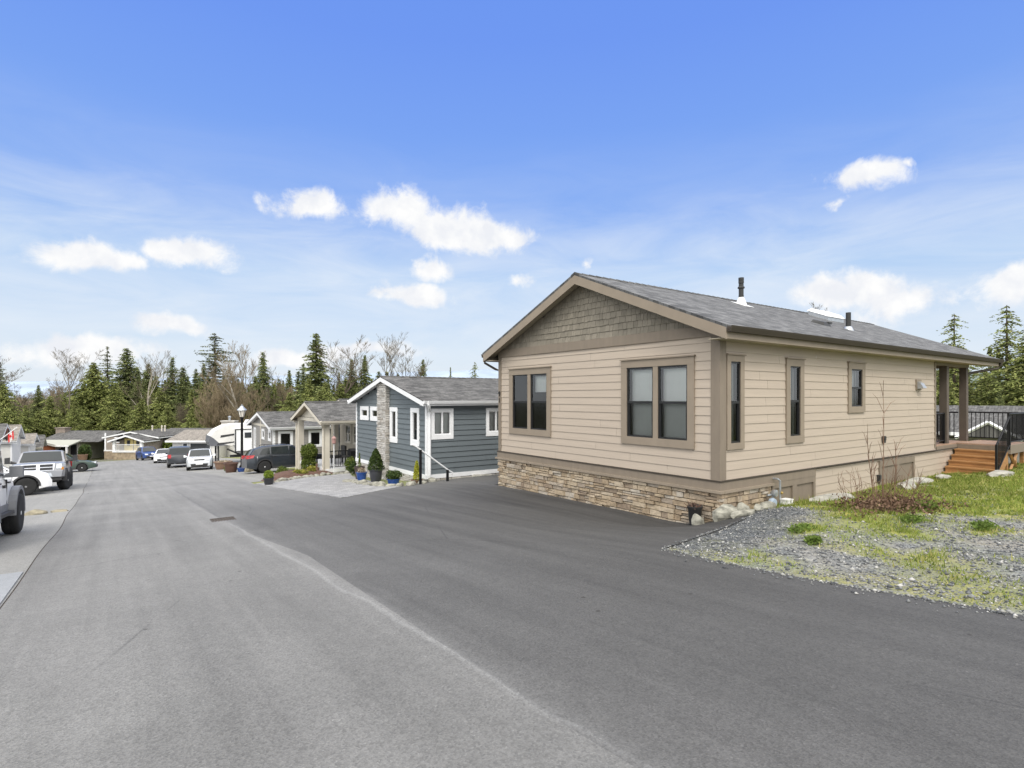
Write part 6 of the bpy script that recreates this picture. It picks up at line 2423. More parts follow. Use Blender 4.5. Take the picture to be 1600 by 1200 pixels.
# street lamp
lx, ly = 7.0, 40.6
lz = g(lx, ly)
t = thing('street_lamp', 'black post lamp with a white lantern head beside the parked wagon', 'street lamp', (lx, ly, lz))
mb = MB()
mb.lathe([(.17, lz - .05), (.17, lz + .35), (.11, lz + .42), (.085, lz + .5), (.075, lz + 3.45), (.11, lz + 3.5), (.11, lz + 3.56), (.06, lz + 3.6)], (lx, ly, 0), 14)
mb.build('post', MT['black_metal'], t, smooth=40)
mb = MB()
mb.lathe([(.13, lz + 3.62), (.24, lz + 4.05)], (lx, ly, 0), 6)
mb.build('lantern_glass', M('frosted_lantern', (.74, .70, .62), .4, .06, 5), t)
mb = MB()
for k in range(6):
    a = 2 * math.pi * k / 6
    mb.tube([(lx + .135 * math.cos(a), ly + .135 * math.sin(a), lz + 3.6), (lx + .245 * math.cos(a), ly + .245 * math.sin(a), lz + 4.06)], .016, 5)
mb.build('lantern_frame', MT['black_metal'], t)
mb = MB()
mb.lathe([(.31, lz + 4.05), (.30, lz + 4.09), (.12, lz + 4.27), (.10, lz + 4.33), (.03, lz + 4.36), (.02, lz + 4.46)], (lx, ly, 0), 14)
mb.build('lantern_cap', MT['galv'], t, smooth=40)
# planters and jars round the lamp
t, zt = pot('brown banded half barrel planter beside the black lamp post', 6.3, 40.3, .42, .62, 'copper', group=None)
pot('round blue glazed jar lying low next to the brown barrel', 6.85, 39.9, .26, .24, 'blue', group=None)
t, zt = pot('wide stone trough planter behind the brown barrel', 6.9, 47.6, .62, .6, 'terra', group=None)
bush(t, 'plant', (6.9, 47.6, zt), (.5, .5, .14), 300, .06, 'dry', 51, .1)
rocks([(7.35, 39.6, .34, .26, .34), (6.95, 38.6, .22, .2, .26), (7.85, 39.3, .42, .3, .30)], ['tall tan boulder right at the foot of the lamp post', 'small tan boulder in front of the lamp post', 'wide tan boulder between the lamp post and the dark wagon'], None, 'tan_rock', 'boulder')
shrub('shrub', 'upright green shrub between the lamp post and the tail of the dark wagon', 7.75, 40.9, (.42, .42, .65), 1300, .06, 'mid', 61)
shrub('dry_shrub', 'pale dry hydrangea-like shrub against the grey house front', 8.5, 43.4, (.75, 1.6, .55), 1600, .09, 'dry', 62)
shrub('shrub', 'small green shrub left of the lamp post near the trailer', 6.4, 42.0, (.3, .3, .25), 500, .05, 'mid', 63)


# ------------------------------------------------------------------ the houses at the bottom of the street
def facing(x, y, rz):
    return (x, y), rz


def put(t, x, y, z, rz):
    t.location = (x, y, z)
    t.rotation_euler = (0, 0, rz)


def far_window(t, wl, u0, u1, z0, z1, trim, m=None):
    mb = MB()
    for q in ((u0, u0 + .1, z0, z1), (u1 - .1, u1, z0, z1), (u0 + .1, u1 - .1, z0, z0 + .1), (u0 + .1, u1 - .1, z1 - .1, z1)):
        wl.box(mb, *q, -.02, .06)
    o = mb.build('window', trim, t)
    mb = MB()
    wl.box(mb, u0 + .1, u1 - .1, z0 + .1, z1 - .1, -.02, .03)
    mb.build('pane', m or MT['screen'], o)
    return o


def simple_house(name, label, w, dp, hgt, rise, wallm, trimm, roofm, group=None, board=False, wins=(), ov=.35, fo=.4, skirt=.4):
    """gable front faces -x; front wall at x=0, width w along y, depth dp; returns the root (built at the origin)"""
    t = thing(name, label, 'house', (0, 0, 0), group)
    mb = MB()
    hw = w / 2
    mb.prism([(0, -hw, -1.5), (0, hw, -1.5), (0, hw, hgt), (0, 0, hgt + rise), (0, -hw, hgt)], (dp, 0, 0))
    if board:
        k = -hw + .2
        while k < hw:
            mb.box(-.02, .01, k - .02, k + .02, skirt, hgt)
            k += .4
        k = .3
        while k < dp:
            for s in (-1, 1):
                mb.box(k - .02, k + .02, s * hw - .02, s * hw + .02, skirt, hgt)
            k += .4
    else:
        z = skirt
        while z < hgt:
            mb.box(-.018, .01, -hw, hw, z, z + .02)
            for s in (-1, 1):
                mb.box(.02, dp, s * hw - .018, s * hw + .018, z, z + .02)
            z += .2
    mb.build('wall', wallm, t)
    mb = MB()
    for y in (-hw, hw):
        mb.box(-.04, .1, y - .06, y + .06, -.2, hgt)
    mb.build('corner_board', trimm, t)
    gable_roof(t, 0, dp, -hw, hw, hgt + .1, rise, ov=ov, fo=fo, bo=.3, mats=(roofm, trimm, trimm, MT['white_trim']), barge_h=.24, th=.1)
    F_ = Wall('W', 0)
    Sx = Wall('S', -hw)
    Nx = Wall('N', hw)
    for kind, u0, u1, z0, z1 in wins:
        far_window(t, {'f': F_, 's': Sx, 'n': Nx}[kind], u0, u1, z0, z1, trimm)
    return t, F_, Sx, Nx


def back_z(x, y, dz=0):
    return g(x, y) + dz


# yellow-door house (local: front faces -x, image left is +y)
t = thing('yellow_door_house', 'taupe board-sided house with twin yellow doors and a white railed porch at the street end', 'house')
mb = MB()
mb.box(2.4, 9, -1.9, 4.6, -.2, 2.9)
mb.box(1.3, 2.4, -1.88, 1.88, -.2, 2.6)
mb.build('wall', MT['taupe_siding'], t)
mb = MB()
for k in range(22):
    y = -1.8 + k * .3
    mb.box(2.375, 2.41, y - .02, y + .02, 1.2, 2.9)
mb.build('batten', MT['taupe_siding'], t)
mb = MB()
mb.box(.1, 2.4, -1.9, 1.9, -.5, 1.0)
mb.box(2.3, 2.42, 1.9, 4.65, -.5, .95)
mb.build('stone_skirt', M('tan_stone_skirt', (.30, .24, .17), .9, .35, 3), t)
mb = MB()
mb.box(.0, 2.4, -1.95, 1.95, 1.0, 1.12)
mb.box(2.28, 2.41, 1.95, 4.7, .95, 1.1)
mb.build('porch_floor', MT['white_trim'], t)
for y in (-1.8, 1.8):
    mb = MB()
    mb.box(.05, .35, y - .16, y + .16, 1.12, 2.6)
    mb.build('porch_post', MT['white_trim'], t)
mb = MB()
mb.box(2.34, 2.40, 4.45, 4.65, 1.1, 3.4)
mb.box(2.34, 2.40, 1.95, 2.1, 1.1, 3.4)
mb.build('corner_board', MT['white_trim'], t)
mb = MB()
railing(mb, (.2, -1.65, 1.12), (.2, 1.65, 1.12), h=.9, n=26, bal=.03, rail=.07)
mb.build('railing', MT['white_trim'], t)
for y in (-.62, .62):
    mb = MB()
    mb.box(1.23, 1.29, y - .56, y + .56, 1.12, 2.75)
    d_ = mb.build('door', MT['yellow_door'], t)
    mb = MB()
    mb.box(1.20, 1.235, y - .2, y + .2, 1.8, 2.5)
    mb.build('door_pane', MT['screen'], d_)
Wl = Wall('W', 2.4)
far_window(t, Wl, 2.5, 3.3, 2.1, 2.85, MT['white_trim'])
gable_roof(t, 0, 3.2, -1.9, 1.9, 2.72, .62, ov=.5, fo=.3, bo=0, mats=(MT['shingle_dark'], MT['white_trim'], MT['white_trim'], MT['white_trim']), barge_h=.24, back=False, th=.1, gutters=(False, False))
gable_roof(t, 2.6, 9.5, -2.4, 4.7, 2.95, .7, ov=.3, fo=.3, bo=.3, mats=(MT['shingle_dark'], MT['white_trim'], MT['white_trim'], MT['white_trim']), barge_h=.22, th=.1, gutters=(False, False))
for y in (-1.2, -.75, .6):
    mb = MB()
    mb.lathe([(.09, 3.4), (.09, 4.05), (.13, 4.07), (.13, 4.2), (.05, 4.25)], (6.2, y, 0), 10)
    mb.build('roof_pipe', MT['cream_trim'], t)
put(t, 1.62, 89.75, -8.25, R(54.8))

t = thing('cream_porch_house', 'cream house with a green-edged porch awning and a brick chimney at the street end', 'house')
mb = MB()
mb.box(0, 8, -2.2, 2.2, -.3, 2.6)
mb.build('wall', MT['cream_siding'], t)
mb = MB()
mb.prism([(-.6, -5.2, 2.5), (4.2, -5.2, 3.75), (9, -5.2, 2.5)], (0, 8.4, 0))
mb.build('roof', MT['shingle_dark'], t)
mb = MB()
mb.prism([(-2.4, -2.6, 2.15), (-.1, -2.6, 2.75), (.0, -2.6, 2.6), (-2.4, -2.6, 2.05)], (0, 5.2, 0))
mb.build('awning', MT['sage_siding'], t)
mb = MB()
mb.box(-2.42, -2.36, -2.6, 2.6, 2.0, 2.18)
mb.build('awning_trim', MT['white_trim'], t)
mb = MB()
mb.box(-2.35, -2.15, -2.35, -2.15, -.3, 2.1)
mb.build('awning_post', MT['white_trim'], t)
W0 = Wall('W', 0)
far_window(t, W0, -.5, .7, .7, 2.2, MT['cream_trim'])
far_window(t, W0, -2.0, -.9, .6, 2.2, MT['white_trim'])
mb = MB()
mb.box(3.2, 4.2, 2.3, 3.6, 0, 4.1)
mb.box(3.1, 4.3, 2.2, 3.7, 4.1, 4.22)
mb.build('chimney', M('grey_brick', (.23, .19, .16), .9, .3, 5), t)
mb = MB()
railing(mb, (-2.3, -2.0, .5), (-2.3, 2.2, .5), h=.8, n=22, bal=.03)
mb.build('railing', MT['black_metal'], t)
put(t, -5.4, 97.6, -8.5, R(54.8))
shrub('clipped_conifer', 'dark rounded conifer bush in front of the taupe house at the street end', -2.9, 92.6, (.75, .75, 1.15), 1500, .12, 'dark', 71)
pot('white square planter at the foot of the rounded conifer bush', -3.1, 91.6, .55, .9, 'terra', group=None)
# small orange house
t, F_, Sx, Nx = simple_house('orange_shed', 'small house with a brown roof and an orange wall left of the cream house', 6.5, 5.0, 2.3, .9, MT['orange_wall'], MT['cream_trim'], MT['shingle_brown'])
put(t, -7.9, 93.2, back_z(-7, 92) - .5, R(146))
# gabled houses on the left side, fronts to the street (+x)
t, F_, Sx, Nx = simple_house('blue_gable_house', 'blue-grey gabled house at the left edge with braces under its white barge boards', 6.6, 11, 2.95, 1.15, M('blue_grey_siding', (.15, .19, .22), .7, .07, 3), MT['white_trim'], MT['shingle_dark'], ov=.6, fo=.9)
mb = MB()
for q in (((-.85, -2.6, 3.1), (-.85, 2.6, 3.1)), ((-.85, 0, 4.0), (-.85, 0, 2.7)), ((-.85, -1.8, 3.1), (-.85, -.7, 3.75)), ((-.85, 1.8, 3.1), (-.85, .7, 3.75))):
    mb.tube(q, .07, 4)
mb.build('gable_brace', M('red_brown_brace', (.16, .08, .06), .6), t)
far_window(t, F_, -2.4, -.6, .9, 2.3, MT['white_trim'])
far_window(t, F_, .6, 2.4, .9, 2.3, MT['white_trim'])
put(t, -8.4, 66.2, back_z(-8, 66) + .15, R(180))
t, F_, Sx, Nx = simple_house('white_gable_house', 'white gabled house with a brown-grey roof just behind the flag on the left', 6.2, 10, 3.0, 1.3, MT['white_siding'], MT['white_trim'], MT['shingle_brown'])
put(t, -8.0, 76.3, back_z(-8, 76) + .1, R(180))
t, F_, Sx, Nx = simple_house('white_garage_house', 'white board-sided house with a brown-grey roof and two roof pipes on the left', 5.4, 8, 2.75, .85, MT['white_siding'], MT['white_trim'], MT['shingle_brown'], board=True, wins=(('n', 1.2, 3.0, 1.3, 2.3),))
mb = MB()
for x in (1.9, 2.35):
    mb.tube([(x, .3, 3.3), (x, .3, 4.15), (x + .12, .3, 4.25), (x + .2, .3, 4.12)], .09, 7)
mb.build('roof_pipe', MT['cream_trim'], t, smooth=40)
put(t, -7.35, 83.4, back_z(-7, 83) + .0, R(180))
t, F_, Sx, Nx = simple_house('grey_gable_house', 'small grey gabled house between the white house and the orange wall', 4.6, 7, 2.6, 1.15, MT['sage_siding'], MT['cream_trim'], MT['shingle_dark'])
put(t, -7.15, 90.3, back_z(-6, 90) - .25, R(180))
# flag
t = thing('flag', 'red and white flag with a red leaf hanging from a short pole on the left', 'flag', (-6.9, 61.3, -2.5))
mb = MB()
mb.tube([(-7.6, 61.6, -3.6), (-6.35, 61.2, -2.45)], .03, 6)
mb.build('pole', MT['white_trim'], t)
fm = []
for nm, col, (u0, u1) in (('flag_cloth', (.55, .03, .03), (0, .28)), ('flag_cloth', (.78, .77, .75), (.28, .72)), ('flag_cloth', (.55, .03, .03), (.72, 1.0))):
    mb = MB()
    N = 6
    for k in range(N + 1):
        u = u0 + (u1 - u0) * k / N
        # the cloth hangs down the sloping pole
        x = -6.95 + .36 * u
        zt = -3.0 + .33 * u
        wv = .06 * math.sin(u * 9)
        mb.v += [(x, 61.45 - .14 * u + wv, zt), (x + .03, 61.45 - .14 * u - wv, zt - .72)]
    for k in range(N):
        mb.f.append((2 * k, 2 * k + 2, 2 * k + 3, 2 * k + 1))
    mb.build(nm, M('flag_colour', col, .8, .1, 3), t, smooth=80)
mb = MB()
lf = [(0, .26), (.05, .14), (.12, .18), (.10, .06), (.2, .04), (.13, -.06), (.03, -.1), (.02, -.22), (-.02, -.22), (-.03, -.1), (-.13, -.06), (-.2, .04), (-.10, .06), (-.12, .18), (-.05, .14)]
c0 = Vector((-6.76, 61.28, -3.2))
mb.prism([(c0.x + a * .5, c0.y - .08 + a * .1, c0.z + b * .8) for a, b in lf], (0, .012, 0))
mb.build('leaf_emblem', M('leaf_red', (.55, .03, .03), .8, .1, 3), t)

# hedge at the street end
t = thing('hedge', 'clipped bright green hedge between the yellow-door house and the carport', 'hedge', (4.8, 94.8, -8.2))
rs_ = np.random.default_rng(81)
n = 4200
u = rs_.random((n, 3))
fc = rs_.integers(0, 3, n)
u[fc == 0, 1] = 0
u[fc == 1, 2] = 1
p = np.stack([-1.35 + 2.9 * u[:, 0], .9 - 1.9 * u[:, 0] + 1.0 * u[:, 1], 1.65 * u[:, 2]], -1) + rs_.normal(0, .05, (n, 3))
leaf_mesh('foliage', leaves(p, .11, rs_), LEAF['hedge'], t)
# carport house
t = thing('carport_house', 'dark house with an open carport under a grey roof beside the hedge', 'house')
mb = MB()
mb.box(3.0, 9, -3.2, 3.2, -1, 2.5)
mb.box(0, 3.0, -3.2, -2.0, -1, 2.5)
mb.build('wall', M('dark_brown_siding', (.08, .065, .055), .8, .1, 3), t)
mb = MB()
for y in (3.1, .6):
    mb.box(.0, .2, y - .1, y + .1, -1, 2.5)
mb.build('carport_post', MT['cladding'], t)
mb = MB()
mb.box(-.0, .9, -3.22, -1.6, -1, 2.45)
mb.build('white_panel', MT['white_siding'], t)
mb = MB()
mb.prism([(-.5, -3.7, 2.55), (4.5, -3.7, 3.75), (9.5, -3.7, 2.55), (9.5, -3.7, 2.4), (-.5, -3.7, 2.4)], (0, 7.4, 0))
mb.build('roof', MT['shingle_dark'], t)
put(t, 7.6, 91.9, -8.3, R(54.8))
shrub('shrub', 'light green bush in the opening of the carport', 6.6, 91.7, (.9, .9, .8), 900, .14, 'mid', 83, z=-7.4)
# garage house with the chimney
t = thing('garage_house', 'pale house with a wide dark garage window and a brown-grey roof behind the hatchback', 'house')
mb = MB()
mb.box(0, 8, -2.6, 2.8, -1, 2.3)
mb.build('wall', MT['white_siding'], t)
mb = MB()
mb.prism([(-.6, -3.1, 2.3), (3.6, -3.1, 3.35), (8.5, -3.1, 2.3), (8.5, -3.1, 2.15), (-.6, -3.1, 2.15)], (0, 6.4, 0))
mb.build('roof', MT['shingle_brown'], t)
mb = MB()
mb.box(-.64, -.6, -3.1, 3.3, 2.1, 2.3)
mb.build('fascia', MT['white_trim'], t)
W0 = Wall('W', 0)
far_window(t, W0, -1.75, .75, .55, 2.0, MT['white_trim'])
far_window(t, W0, .95, 1.6, .35, 2.0, MT['white_trim'])
mb = MB()
mb.box(5.2, 6.2, -1.9, -.3, 2.4, 4.25)
mb.box(5.1, 6.3, -2.0, -.2, 4.25, 4.4)
mb.build('chimney', M('pale_chimney', (.46, .44, .40), .8, .15, 3), t)
mb = MB()
mb.lathe([(.14, 4.4), (.14, 4.75), (.2, 4.78), (.2, 4.9), (.06, 4.98)], (5.7, -1.1, 0), 10)
mb.build('chimney_cap', MT['galv'], t)
put(t, 8.1, 75.6, -7.35, R(54.8))
t, F_, Sx, Nx = simple_house('hip_roof_house', 'house behind the trailer of which only the pale grey roof shows', 8, 9, 2.6, 1.5, MT['white_siding'], MT['white_trim'], MT['shingle_main'])
put(t, 12.2, 73.5, -7.3, R(20))
# neighbour below the deck on the right
t = thing('grey_neighbour_house', 'grey shingled house with a small gable, seen below the deck on the right', 'house')
mb = MB()
mb.box(0, 9, -8, 7, -2, 2.55)
mb.build('wall', MT['grey_siding'], t)
mb = MB()
mb.prism([(-.5, -8.4, 2.5), (4.5, -8.4, 3.95), (9.5, -8.4, 2.5), (9.5, -8.4, 2.35), (-.5, -8.4, 2.35)], (0, 15.8, 0))
mb.build('roof', MT['shingle_dark'], t)
mb = MB()
mb.prism([(-1.0, -1.1, 2.3), (-1.0, 1.5, 2.3), (-1.0, .2, 3.1)], (4.5, 0, 0))
pr_ = mb.build('porch_roof', MT['shingle_dark'], t)
mb = MB()
for a, b in (((-1.05, -1.2, 2.2), (-1.05, .2, 3.12)), ((-1.05, 1.6, 2.2), (-1.05, .2, 3.12))):
    mb.tube([a, b], .09, 4)
mb.build('barge_board', MT['white_trim'], pr_)
mb = MB()
mb.box(-.56, -.5, -8.4, 7.4, 2.32, 2.5)
mb.build('gutter', MT['white_trim'], t)
far_window(t, Wall('W', 0), -1.95, -1.35, .4, 1.95, MT['white_trim'])
far_window(t, Wall('W', 0), 3.2, 4.4, .4, 1.95, MT['white_trim'])
put(t, 39.4, 9.7, -4.45, R(10))
t, F_, Sx, Nx = simple_house('grey_roof_house', 'low house with a pale roof edge seen between the porch posts', 7, 9, 2.5, 1.2, MT['white_siding'], MT['white_trim'], MT['shingle_dark'])
put(t, 41, 17.5, -4.6, R(30))
mb = MB()
railing(mb, (30.3, 4.2, g(30.3, 4.2)), (33.0, 1.2, g(33, 1.2)), h=1.0)
tag(mb.build('garden_fence', MT['black_metal'], None), 'low black metal fence at the right edge below the lawn', 'fence')


# ------------------------------------------------------------------ trees
TREE = {
    'fir': island_mat('fir_needles', [(0, (.08, .10, .04)), (.45, (.14, .17, .065)), (.85, (.22, .245, .095)), (1, (.30, .31, .125))], .85, .15, .45, .55, 0, trans=.2),
    'cedar': island_mat('cedar_sprays', [(0, (.105, .13, .045)), (.4, (.19, .22, .07)), (.8, (.27, .295, .095)), (1, (.36, .36, .14))], .85, .15, .45, .55, 0, trans=.22),
    'spruce': island_mat('spruce_needles', [(0, (.07, .085, .045)), (.5, (.12, .135, .068)), (1, (.19, .20, .095))], .85, .15, .45, .55, 0, trans=.2),
    'hill': island_mat('far_wood_needles', [(0, (.10, .15, .13)), (.5, (.13, .18, .15)), (1, (.17, .21, .17))], .9, .1, .2, .1, 0),
}
MT['twig'] = M('brown_twigs', (.235, .185, .115), .9, .25, 2)
MT['twig_grey'] = M('grey_twigs', (.135, .112, .075), .9, .2, 2)
MT['pale_bark'] = M('pale_alder_bark', (.30, .27, .22), .85, .25, 4)


def conifer_mesh(h, rad, seed, dens=1.0, droop=.35, up=.0, gap=.0, base=.06, power=.85, leaf=.34, step=.42, ragged=.25, tier=0.0):
    """crown vertices: boughs of small flat sprays round a straight trunk"""
    rs = np.random.default_rng(seed)
    P, Sz, Nn = [], [], []
    z = h * base
    br = []
    while z < h * .985:
        t = (z / h - base) / (1 - base)
        R_ = rad * (1 - t) ** power * (1 + ragged * rs.normal() * .6) * (.55 + .45 * min(1, t / .12))
        nb = max(3, int(round((5 + 3 * (1 - t)) * dens)))
        a0 = rs.uniform(0, 6.28)
        for k in range(nb):
            if rs.random() < gap:
                continue
            a = a0 + 6.283 * k / nb + rs.normal() * .25
            L = max(.18, R_ * rs.uniform(.5, 1.15) * (1 + .22 * math.sin(a * 2 + z * .7 + seed) + .16 * math.sin(a * 5 - z * 1.9)))
            if rs.random() < .12:
                L *= 1.3
            zz = z + rs.uniform(-.5, .5) * step * (1 - tier)
            m = max(4, int(L / leaf * 4.6 * dens))
            s = rs.random(m) ** .75
            dr = droop * L * (s ** 1.6) - up * L * s
            side = rs.normal(size=m) * (.10 + .20 * L * s * (1 - s) * 1.6)
            x = np.cos(a) * L * s - np.sin(a) * side
            y = np.sin(a) * L * s + np.cos(a) * side
            zc = zz - dr + rs.normal(size=m) * .06 - .25 * rs.random(m) * droop
            P.append(np.stack([x, y, zc], -1))
            Sz.append(leaf * (.55 + .5 * (1 - s)) * (.6 + .4 * (1 - t)))
            nn = np.stack([np.cos(a) * np.ones(m) * .9, np.sin(a) * np.ones(m) * .9, np.full(m, -.35 * droop * 2)], -1)
            Nn.append(nn)
            br.append(((0, 0, zz + .05 * L), (math.cos(a) * L * .8, math.sin(a) * L * .8, zz - droop * L * .6 + up * L * .8)))
        z += step * (1 - .45 * t) * rs.uniform(.8, 1.2)
    P = np.concatenate(P)
    Sz = np.concatenate(Sz)
    Nn = np.concatenate(Nn)
    # long axis of each spray follows the bough, with scatter
    a = Nn + rs.normal(size=P.shape) * .55
    a /= np.linalg.norm(a, axis=1)[:, None]
    b = np.cross(a, rs.normal(size=P.shape) * np.array([.7, .7, 1.0]))
    b /= np.linalg.norm(b, axis=1)[:, None] + 1e-9
    a = a * Sz[:, None]
    b = b * (Sz * .42)[:, None]
    V = np.stack([P - a * .7, P - b, P + a, P + b], 1).reshape(-1, 3)
    return V, br


def make_conifer(name, kind, h, rad, seed, trunk_r=None, **kw):
    root = thing(name, None, None)
    V, br = conifer_mesh(h, rad, seed, **kw)
    leaf_mesh('crown', V, TREE[kind], root)
    mb = MB()
    tr = trunk_r or h * .011
    mb.tube([(0, 0, -.6), (0, 0, h * .5), (0, 0, h * .97)], [tr, tr * .62, .03], 7)
    r = random.Random(seed)
    for p, q in br:
        if r.random() < .5:
            mb.tube([p, q], [tr * .16 + .012, .008], 3)
    mb.build('trunk', MT['bark'], root)
    return root


def bare_tree(name, h, spread, seed, bark, twig, levels=5, stems=1, lean=.12, fork=.42, trunk_r=None, first=.25, twigs=1.0):
    root = thing(name, None, None)
    r = random.Random(seed)
    tr, tw = MB(), MB()
    r0 = trunk_r or h * .013

    def grow(p, d, L, rad, lev):
        n = 4 if lev < 2 else 3
        pts = [p]
        q = p.copy()
        for k in range(n):
            d = (d + Vector((r.gauss(0, .10), r.gauss(0, .10), r.gauss(.03, .05)))).normalized()
            q = q + d * (L / n)
            pts.append(q.copy())
        rr = [rad * (1 - .55 * k / n) for k in range(n + 1)]
        (tr if lev < 2 else tw).tube(pts, rr, 6 if lev < 2 else 3, caps=False)
        if lev >= levels:
            return
        nb = {0: 6, 1: 5, 2: 4, 3: 4}.get(lev, 3)
        nb = max(2, int(nb * (twigs if lev > 1 else 1)))
        for k in range(nb):
            f = r.uniform(first if lev == 0 else .25, 1.0)
            i = min(n - 1, int(f * n))
            b = pts[i].lerp(pts[i + 1], f * n - i)
            ax = Vector((r.gauss(0, 1), r.gauss(0, 1), 0)).normalized()
            nd = (d * (1 - spread) + ax * spread + Vector((0, 0, .22))).normalized()
            grow(b, nd, L * r.uniform(fork * .8, fork * 1.35), max(.012, rad * r.uniform(.4, .6) * (1 - .35 * f)), lev + 1)
        grow(pts[-1], d, L * fork, max(.012, rr[-1] * .9), lev + 1)
    for s in range(stems):
        d = Vector((r.gauss(0, lean), r.gauss(0, lean), 1)).normalized()
        o = Vector((r.gauss(0, .25 * (stems > 1)), r.gauss(0, .25 * (stems > 1)), -.4))
        grow(o, d, h * (.66 if stems == 1 else r.uniform(.45, .68)), r0 * (1 if stems == 1 else .6), 0)
    tr.build('trunk', bark, root)
    tw.build('crown', twig, root)
    return root


PROTO = {}
PROTO['fir_a'] = (make_conifer('conifer', 'fir', 18, 4.2, 1, droop=.30, dens=1.5, ragged=.35, base=.02), 18)
PROTO['fir_b'] = (make_conifer('conifer', 'fir', 18, 3.7, 2, droop=.2, up=.05, dens=1.3, gap=.08, ragged=.4, power=.9, base=.02), 18)
PROTO['cedar_a'] = (make_conifer('cedar_tree', 'cedar', 14, 4.6, 3, droop=.55, dens=1.7, power=.72, base=.01, step=.46, ragged=.42, leaf=.38), 14)
PROTO['cedar_b'] = (make_conifer('cedar_tree', 'cedar', 15, 3.9, 4, droop=.5, dens=1.55, power=.8, base=.02, step=.5, ragged=.45, leaf=.34), 15)
PROTO['spruce_a'] = (make_conifer('spruce_tree', 'spruce', 20, 3.4, 5, droop=.12, up=-.02, dens=1.1, gap=.15, step=.7, ragged=.5, tier=.5, power=.75, base=.08), 20)
PROTO['spruce_b'] = (make_conifer('spruce_tree', 'spruce', 20, 4.3, 6, droop=.22, up=.18, dens=1.15, gap=.2, step=.66, ragged=.5, tier=.45, power=.66, base=.05), 20)
PROTO['column'] = (make_conifer('conifer', 'fir', 16, 2.6, 7, droop=.25, dens=1.4, gap=.06, ragged=.45, power=.72), 16)
PROTO['thin'] = (make_conifer('conifer', 'cedar', 20, 3.6, 8, droop=.55, up=-.03, dens=.95, gap=.2, step=.55, ragged=.6, power=.62, base=.08, leaf=.36), 20)
PROTO['alder'] = (bare_tree('bare_tree', 16, .50, 11, MT['grey_bark'], MT['twig_grey'], levels=5), 16)
PROTO['moss'] = (bare_tree('bare_tree', 17, .40, 12, MT['moss_bark'], MT['twig'], levels=5, stems=3, lean=.10), 17)
PROTO['birch'] = (bare_tree('bare_tree', 15, .42, 13, MT['pale_bark'], MT['twig_grey'], levels=4, first=.4), 15)
PROTO['vase'] = (bare_tree('bare_tree', 13, .52, 14, MT['bark'], MT['twig_grey'], levels=5, first=.3), 13)
PROTO['brush'] = (bare_tree('bare_bush', 8, .38, 15, MT['moss_bark'], MT['twig'], levels=4, stems=9, lean=.30, first=.1, twigs=1.2), 8)
PROTO['brush_b'] = (bare_tree('bare_bush', 9, .34, 16, MT['grey_bark'], MT['twig_grey'], levels=4, stems=8, lean=.22, first=.15, twigs=1.2), 9)
CATS = {'fir_a': 'conifer', 'fir_b': 'conifer', 'cedar_a': 'cedar', 'cedar_b': 'cedar', 'spruce_a': 'spruce', 'spruce_b': 'spruce', 'column': 'conifer', 'thin': 'conifer',
        'alder': 'bare tree', 'moss': 'bare tree', 'birch': 'bare tree', 'vase': 'bare tree', 'brush': 'bare bush', 'brush_b': 'bare bush'}
_used = set()


def ground_at(px, d):
    t = (px - 800) / FPX
    return S * d + C_ * t * d, C_ * d - S * t * d


def tree(kind, px, top, d, label, group=None, wide=1.0):
    """stand a tree d metres away along the heading, px across, its tip at height row top"""
    x, y = ground_at(px, d)
    z = g(x, y)
    ht = (621 - top) / FPX * d - z
    root, h0 = PROTO[kind]
    k = ht / h0
    rz = rnd.uniform(0, 6.28)
    if CATS[kind] in ('conifer', 'cedar', 'spruce'):
        wide *= 1.38 * rnd.uniform(.9, 1.12)
    sc = (k * wide, k * wide, k)
    if kind in _used:
        o = dup(root, (x, y, z), rz, sc)
    else:
        _used.add(kind)
        o = root
        o.location = (x, y, z)
        o.rotation_euler = (0, 0, rz)
        o.scale = sc
    for kk in ('label', 'category', 'group'):
        if kk in o:
            del o[kk]
    tag(o, label, CATS[kind], group)
    return o


GF = 'conifers of the forest behind the houses'
GB = 'bare trees of the forest behind the houses'
GU = 'bare brown bushes under the forest edge'
# the ones that stand out
tree('cedar_a', 146, 566, 104, 'broad bushy cedar behind the cream house, the widest green tree on the left', wide=1.12)
tree('spruce_a', 168, 538, 118, 'thin dark spruce with level tiers rising behind the broad cedar', wide=.8)
tree('fir_a', 198, 541, 108, 'tall dense conifer right of the thin tiered spruce', wide=1.1)
tree('fir_b', 269, 556, 110, 'tapering conifer above the hedge with a sparse pointed top')
tree('spruce_b', 336, 519, 112, 'big ragged spruce with long level boughs, the tallest tree left of the lamp', wide=1.1)
tree('fir_a', 411, 547, 96, 'dark conifer right of the mossy bare tree above the grey house', wide=.8)
tree('column', 494, 518, 92, 'tallest narrow conifer standing over the tan porch house', wide=1.25)
tree('fir_b', 549, 559, 98, 'left one of the two pointed conifers behind the blue house gable', wide=.85)
tree('fir_a', 570, 552, 96, 'right one of the two pointed conifers behind the blue house gable', wide=.75)
tree('cedar_b', 78, 617, 92, 'small bushy cedar behind the white house on the left', wide=1.1)
tree('cedar_a', 6, 600, 84, 'dense green cedar at the left edge behind the blue-grey gable', wide=.9)
tree('spruce_a', 1, 562, 100, 'dark tiered spruce top at the very left edge', wide=.7)
tree('fir_a', 661, 559, 110, 'small dark conifer tip above the blue house roof', wide=.7)
tree('fir_b', 704, 572, 125, 'tiny dark conifer tip above the right half of the blue house roof', wide=.5)
tree('thin', 742, 562, 130, 'small thin pale conifer just left of the beige house eave', wide=.7)
tree('thin', 1491, 484, 72, 'sparse tall conifer above the right end of the beige roof', wide=.95)
tree('thin', 1573, 470, 70, 'tall sparse conifer near the right edge with a bare lower trunk', wide=1.15)
